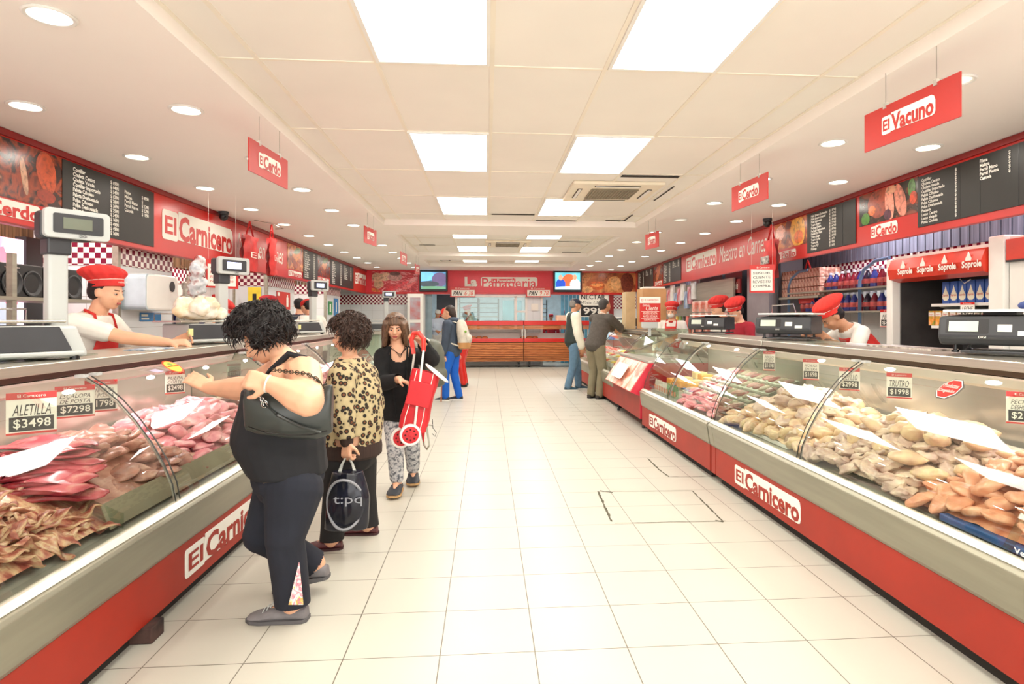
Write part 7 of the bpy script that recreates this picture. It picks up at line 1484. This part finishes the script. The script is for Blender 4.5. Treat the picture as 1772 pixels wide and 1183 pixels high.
mk('ring', B().tube([J['wrl']-ZA*.065+V((math.cos(a)*.012, math.sin(a)*.010, 0)) for a in [i*PI/5 for i in range(10)]], .002, 5, closed=True), mat('gold', (210, 170, 80), rough=.25, metal=1), r2)
c = Ax(634, 765, 3.86); t = thing('clutch_purse', c, 'orange purse with dark patterned ends held at the leopard print jacket', 'purse')
b = B(); P0 = [Ax(612, 772, 3.80), Ax(648, 772, 3.86), Ax(650, 745, 3.86), Ax(616, 756, 3.80)]; b.add(P0+[p+YA*.04 for p in P0], [(0, 1, 2, 3), (7, 6, 5, 4), (0, 4, 5, 1), (1, 5, 6, 2), (2, 6, 7, 3), (3, 7, 4, 0)]); mk('purse_body', b, mat('orange_cloth', (232, 106, 36), rough=.7), t, smooth=False)
PT = ramp_mat('ethnic_pattern', [(.35, (40, 36, 80)), (.48, (230, 226, 220)), (.58, (200, 60, 60)), (.7, (40, 40, 60))], 60, .8)
for a, c_ in ((0, .26), (.8, 1)): P1 = [P0[0].lerp(P0[1], a), P0[0].lerp(P0[1], c_), P0[3].lerp(P0[2], c_), P0[3].lerp(P0[2], a)]; mk('pattern_panel', B().add([p-YA*.003 for p in P1]+[p+YA*.001 for p in P1], [(0, 1, 2, 3), (7, 6, 5, 4), (0, 4, 5, 1), (1, 5, 6, 2), (2, 6, 7, 3), (3, 7, 4, 0)]), PT, t, smooth=False)
# plastic bag
c = Ax(600, 855, 3.5); t = thing('plastic_bag', c, 'black translucent plastic bag with a grey ring print held by the leopard print woman', 'bag')
b = B(); secs = []
for i in range(10):
    u_ = i/9; y = 815+100*u_; p = Ax(601+2*math.sin(u_*4), y, 3.5); wd = (.085+.035*min(u_*2.2, 1)); secs.append((p, XA, YA, wd, .03+.045*math.sin(PI*min(.15+u_*.7, 1))))
b.loft(secs, 24); g = voxel(b, .007, 2, lambda v: .006*noise.noise(V((v.x*30, v.y*20, v.z*10)))); mk('bag_body', g, mat('black_film', (30, 32, 44), rough=.18, var=.4, scale=8, alpha=.9, bump=.3), t, auto=False)
GF = mat('print_grey', (150, 152, 158), rough=.4, var=.1)
mk('ring_print', B().tube([Ax(600+31*math.cos(a), 866+42*math.sin(a), 3.5)+V((0, -.079+.05*math.cos(a)**2, 0)) for a in [i*PI/16 for i in range(32)]], .0075, 6, closed=True), GF, t)
T = B(); o = Ax(577, 876, 3.42); text(T, 't:pq', o, XA, ZA, -YA, w=.155, h=.055, lift=.006); mk('print_lettering', T, GF, t, smooth=False)
for s in (-1, 1): mk('bag_handle', B().tube([Ax(601+15*s, 822, 3.5), Ax(601+9*s, 803, 3.52), Ax(601+2*s, 790, 3.54), Ax(601-2*s, 788, 3.56)], [.012, .007, .005, .004], 6), mat('pale_film', (176, 178, 170), rough=.3, alpha=.9), t)
# --- woman with the trolley
Y_ = 4.95
J = frame({}, (.12, -1, 0), (.10, -.93, -.34), 1.49)
J.update(low=Ax(694, 722, Y_), crotch=Ax(694, 735, Y_), hip=Ax(693, 705, Y_), waist=Ax(691, 672, Y_), chest=Ax(690, 640, Y_), sh=Ax(689, 611, Y_), neck=Ax(687, 596, Y_), head=Ax(684, 565, Y_-.05),
    shl=Ax(715, 614, 4.95), ell=Ax(748, 622, 4.72), wrl=Ax(731, 594, 4.60), shr=Ax(662, 616, 4.95), elr=Ax(660, 664, 4.80), wrr=Ax(691, 656, 4.62),
    hpl=Ax(705, 728, 4.97), knl=Ax(713, 772, 5.0), anl=Ax(715, 815, 5.13), hpr=Ax(682, 728, 4.93), knr=Ax(684, 778, 4.8), anr=Ax(687, 833, 4.80))
J['anl'].z = .085; J['anr'].z = .085; J['ftl'] = V((.1, -1, 0)).normalized(); J['ftr'] = V((-.05, -1, 0)).normalized()
Q3 = dict(low=(.098, .075, 0), crotch=(.08, .06, 0), hip=(.1, .075, 0), waist=(.092, .07, 0), chest=(.098, .073, 0), sh=(.09, .052, 0), neck=(.036, .036, 0), ua=.036, el=.03, wr=.019, th=.055, kn=.042, cf=.04, an=.026)
CARD_ = mat('black_cardigan', (20, 21, 23), rough=.95, var=.2, scale=30, bump=.1)
PAT = ramp_mat('grey_speckle_trousers', [(.38, (92, 96, 104)), (.5, (176, 178, 182)), (.6, (206, 206, 206)), (.7, (120, 122, 130))], 40, .9)
r3 = person('person with brown fringed hair and black cardigan looking down at a red shopping trolley', J, Q3, top=None, bottom=None, shoes=None, vs=.0075, near=True,
    hd={'l': (V((-.55, -.2, .6)), V((-.6, -.5, -.4)), 1.2), 'r': (V((.8, -.35, -.3)), V((.2, -.3, -.9)), .7)})
b = B(); torso(b, J, Q3, .014, ('low', 'hip', 'waist', 'chest', 'sh', 'neck')); b.cap(J['shl'], J['shr'], .066, .066)
for k in 'lr': limb(b, J, Q3, k, .014, ('ua', 'fa'))
g = voxel(b, .008, 3, lambda v: .005*noise.noise(V((v.x*12, v.y*12, v.z*18)))); kp = []
for q in g.f:
    c = sum((g.v[i] for i in q), V((0, 0, 0)))/len(q); ok = True
    for k in 'lr':
        ax = (J['wr'+k]-J['el'+k]).normalized()
        if (c-J['wr'+k]).dot(ax) > -.01 and (c-J['wr'+k]).length < .09: ok = False
    d = c-Ax(690, 608, 4.84); 
    if (d.x/.078)**2+(d.z/.085)**2 < 1 and c.y < Y_-.005: ok = False
    if (c-J['neck']).dot(ZA) > -.01 and (c-J['neck']).length < .12: ok = False
    kp.append(ok)
g.f = [q for q, k_ in zip(g.f, kp) if k_]; g.m = [0]*len(g.f); mk('cardigan', g, CARD_, r3, auto=False, solid=.005)
for s in (1, -1): mk('cardigan_edge', B().tube([Ax(690+s*15, 600, 4.86), Ax(690+s*14, 630, 4.83), Ax(692+s*12, 670, 4.82), Ax(694+s*9, 722, 4.82)], .007, 6), CARD_, r3)
for x0, x1 in ((-17, 14), (-15, 11), (-12, 8)): mk('neck_strap', B().tube([Ax(689+x0, 600-(x0+17)*.3, 4.90), Ax(693, 613+(x0+17)*1.1, 4.845), Ax(693+x1, 599, 4.90)], .0032, 5), BLACK, r3)
b = B(); b.ell(J['hip']-ZA*.05, (.135, .115, .09))
for k in 'lr': hem = J['kn'+k].lerp(J['an'+k], .84); b.cap(J['hp'+k], J['kn'+k], .085, .066, 14); b.cap(J['kn'+k], hem, .066, .055, 14)
mk('trousers', voxel(b, .009, 3, lambda v: .003*noise.noise(v*12)), PAT, r3, auto=False)
for k in 'lr': shoe(J, k, mat('black_clog', (38, 42, 50), rough=.55), r3, L=.16, sole=mat('tan_clog_sole', (186, 148, 100), rough=.7), wide=1.2)
hair(J, r3, mat('streaked_brown_hair', (96, 70, 50), rough=.5, var=.5, scale=40, stretch=(3, 3, .3)), 'bob', .008, n_strand=700)
b = B()
for s in (1, -1): b.ell(headpt(J, s*.020, .034, .064), (.017*1.49, .006*1.49, .010*1.49), fr3(J), 12, 8)
b.cap(headpt(J, -.008, .036, .066), headpt(J, .008, .036, .066), .003, .003)
for s in (1, -1): b.cap(headpt(J, s*.036, .03, .064), headpt(J, s*.058, -.02, .03), .003, .003)
mk('sunglasses', b, mat('tortoise', (40, 26, 20), rough=.2, c2=(120, 90, 70), scale=60), r3)
t = thing('shoulder_bag', Ax(760, 640, 5.05), 'grey green shoulder bag hanging behind the woman with the red trolley', 'handbag')
mk('bag_body', voxel(B().ell(Ax(748, 625, 5.06), (.11, .07, .19)).ell(Ax(754, 650, 5.06), (.10, .07, .10)), .012, 3, lambda v: .008*noise.noise(v*14)), mat('grey_green_leather', (92, 94, 82), rough=.5, var=.2), t, auto=False); mk('strap', B().tube([Ax(742, 590, 5.0), Ax(724, 574, 4.96), Ax(716, 588, 4.88), Ax(722, 604, 4.92)], .014, 6), mat('pale_strap', (206, 200, 184), rough=.6), t)
# trolley
Yt = 4.50
t = thing('shopping_trolley', Ax(720, 750, Yt), 'red fabric shopping trolley with two white wheels carried by the woman in black', 'shopping trolley')
TR = mat('trolley_red', (206, 34, 44), rough=.55, var=.1, scale=8, bump=.1)
tc, bc = Ax(738, 642, Yt), Ax(714, 742, Yt-.02); ax = (tc-bc).normalized(); rx = XA-ax*XA.dot(ax); rx.normalize(); ry = ax.cross(rx)
def rs(c, w_, d, n=20): return [c+rx*(w_*abs(math.cos(a))**.45*(1 if math.cos(a) > 0 else -1))+ry*(d*abs(math.sin(a))**.45*(1 if math.sin(a) > 0 else -1)) for a in [2*PI*j/n for j in range(n)]]
L_ = (tc-bc).length; rings = [rs(bc+ax*L_*u_, .098+.0*u_+.006*math.sin(u_*9), .085) for u_ in (0, .04, .2, .4, .6, .8, .96, 1.0)]
b = B(); b.sheet([r+[r[0]] for r in rings]); n0 = len(rings[0]); b.f.append(tuple(range(n0-1, -1, -1))); b.m.append(0); top0 = (len(rings)-1)*(n0+1); b.f.append(tuple(top0+j for j in range(n0))); b.m.append(0)
bag = mk('bag_body', b, TR, t)
for j in (4, 16, 18 if 0 else 14): mk('piping', B().tube([r[j]*1.0+(-YA*.004) for r in rings], .003, 5), WHITE, bag)
b = B(); b.prism([(-.085, 0), (.085, 0), (.085, .17), (-.085, .17)], bc+ax*L_*.42-ry*.0+(-ry if ry.y > 0 else ry)*.095, rx, ax, (-ry if ry.y > 0 else ry), .012); mk('front_pocket', b, TR, t, smooth=False, bevel=.004)
fl_ = B(); P = [(.10*math.cos(a), .085*math.sin(a)) for a in [k*PI/8 for k in range(16)]]; o = tc+rx*.075+ax*.0-YA*.02; fd = (rx*.85-ZA*.5).normalized(); fs = YA-fd*YA.dot(fd); fs.normalize()
fl_.prism(P, o, fd, fs, fd.cross(fs), .006); mk('flap', fl_, TR, t, smooth=False); fl2 = B().tube([o+fd*1.02*x+fs*1.02*y+fd.cross(fs)*.006 for x, y in P], .005, 5, closed=True); mk('flap_rim', fl2, WHITE, t)
mk('white_lining', B().prism([(x*.9, y*.9) for x, y in P], o+fd.cross(fs)*.008, fd, fs, fd.cross(fs), .002), WHITE, t, smooth=False)
hp = [Ax(716, 612, Yt+.02), Ax(712, 588, Yt+.02), Ax(716, 577, Yt+.02), Ax(725, 576, Yt-.01), Ax(733, 586, Yt-.03), Ax(733, 608, Yt-.03)]
mk('handle_grip', B().tube(hp, [.014, .017, .018, .018, .018, .015], 10), mat('handle_red', (226, 58, 50), rough=.35), t)
for a, c_ in (((717, 612, Yt+.05), (700, 738, Yt+.07)), ((733, 606, Yt-.07), (717, 742, Yt-.13))): mk('frame_pole', B().tube([Ax(*a), Ax(*c_)], .008, 8), ALU, t)
for px, py, yy, lab in ((710, 752, Yt-.14, 0), (694, 757, Yt+.08, 1)):
    cw = Ax(px, py, yy); axd = (V((.5, -1, 0)) if 0 else V((.25, -1, .05))).normalized(); R_ = .073
    wv = mk('wheel', B().lathe(cw, [(R_-.014, -.016), (R_, -.014), (R_+.004, 0), (R_, .014), (R_-.014, .016), (R_-.014, -.016)], 28, ax=axd), WHITE, t)
    mk('hub', B().lathe(cw, [(.0, -.012), (R_-.014, -.012), (R_-.014, .010), (R_-.022, .013), (.016, .012), (.014, .018), (.0, .019)], 28, ax=axd), TR, wv); xx, yy2 = perp(axd)
    for q in range(8): a = q*PI/4; mk('hub_hole', B().lathe(cw+axd*.0125+(xx*math.cos(a)+yy2*math.sin(a))*.036, [(.0, 0), (.007, 0), (.0075, .002)], 8, ax=axd), mat('hub_hole', (90, 14, 20), rough=.8), wv)
mk('axle', B().tube([Ax(710, 752, Yt-.14), Ax(694, 757, Yt+.08)], .006, 6), ALU, t); mk('base_bar', B().tube([Ax(716, 733, Yt-.1), Ax(748, 735, Yt-.04)], .008, 6), ALU, t)
mk('stand', B().tube([Ax(738, 738, Yt-.05), Ax(743, 770, Yt-.05), Ax(739, 777, Yt-.02), Ax(734, 770, Yt+.02), Ax(729, 745, Yt+.05)], .007, 6), STEELD, t)
mk('side_flap', B().add([Ax(726, 735, Yt-.05), Ax(736, 738, Yt), Ax(733, 765, Yt-.02)], [(0, 1, 2)]), TR, t, solid=.004, smooth=False); mk('cord', B().tube([Ax(748, 725, Yt), Ax(749, 740, Yt), Ax(755, 748, Yt), Ax(753, 755, Yt), Ax(748, 750, Yt)], .0025, 5), BLACK, t)
# walking stick in the hand of the backpack wearer
a = GIRL['wrl']-ZA*.06; tag(mk('walking_stick', B().tube([a+ZA*.03, V((a.x-.02, a.y-.02, .0))], .011, 8).tube([a+ZA*.03-XA*.05, a+ZA*.045, a+ZA*.03+XA*.06], .012, 6), mat('stick_wood', (170, 104, 60), rough=.5), loc=a), 'brown wooden stick standing beside the person in blue trousers', 'stick')
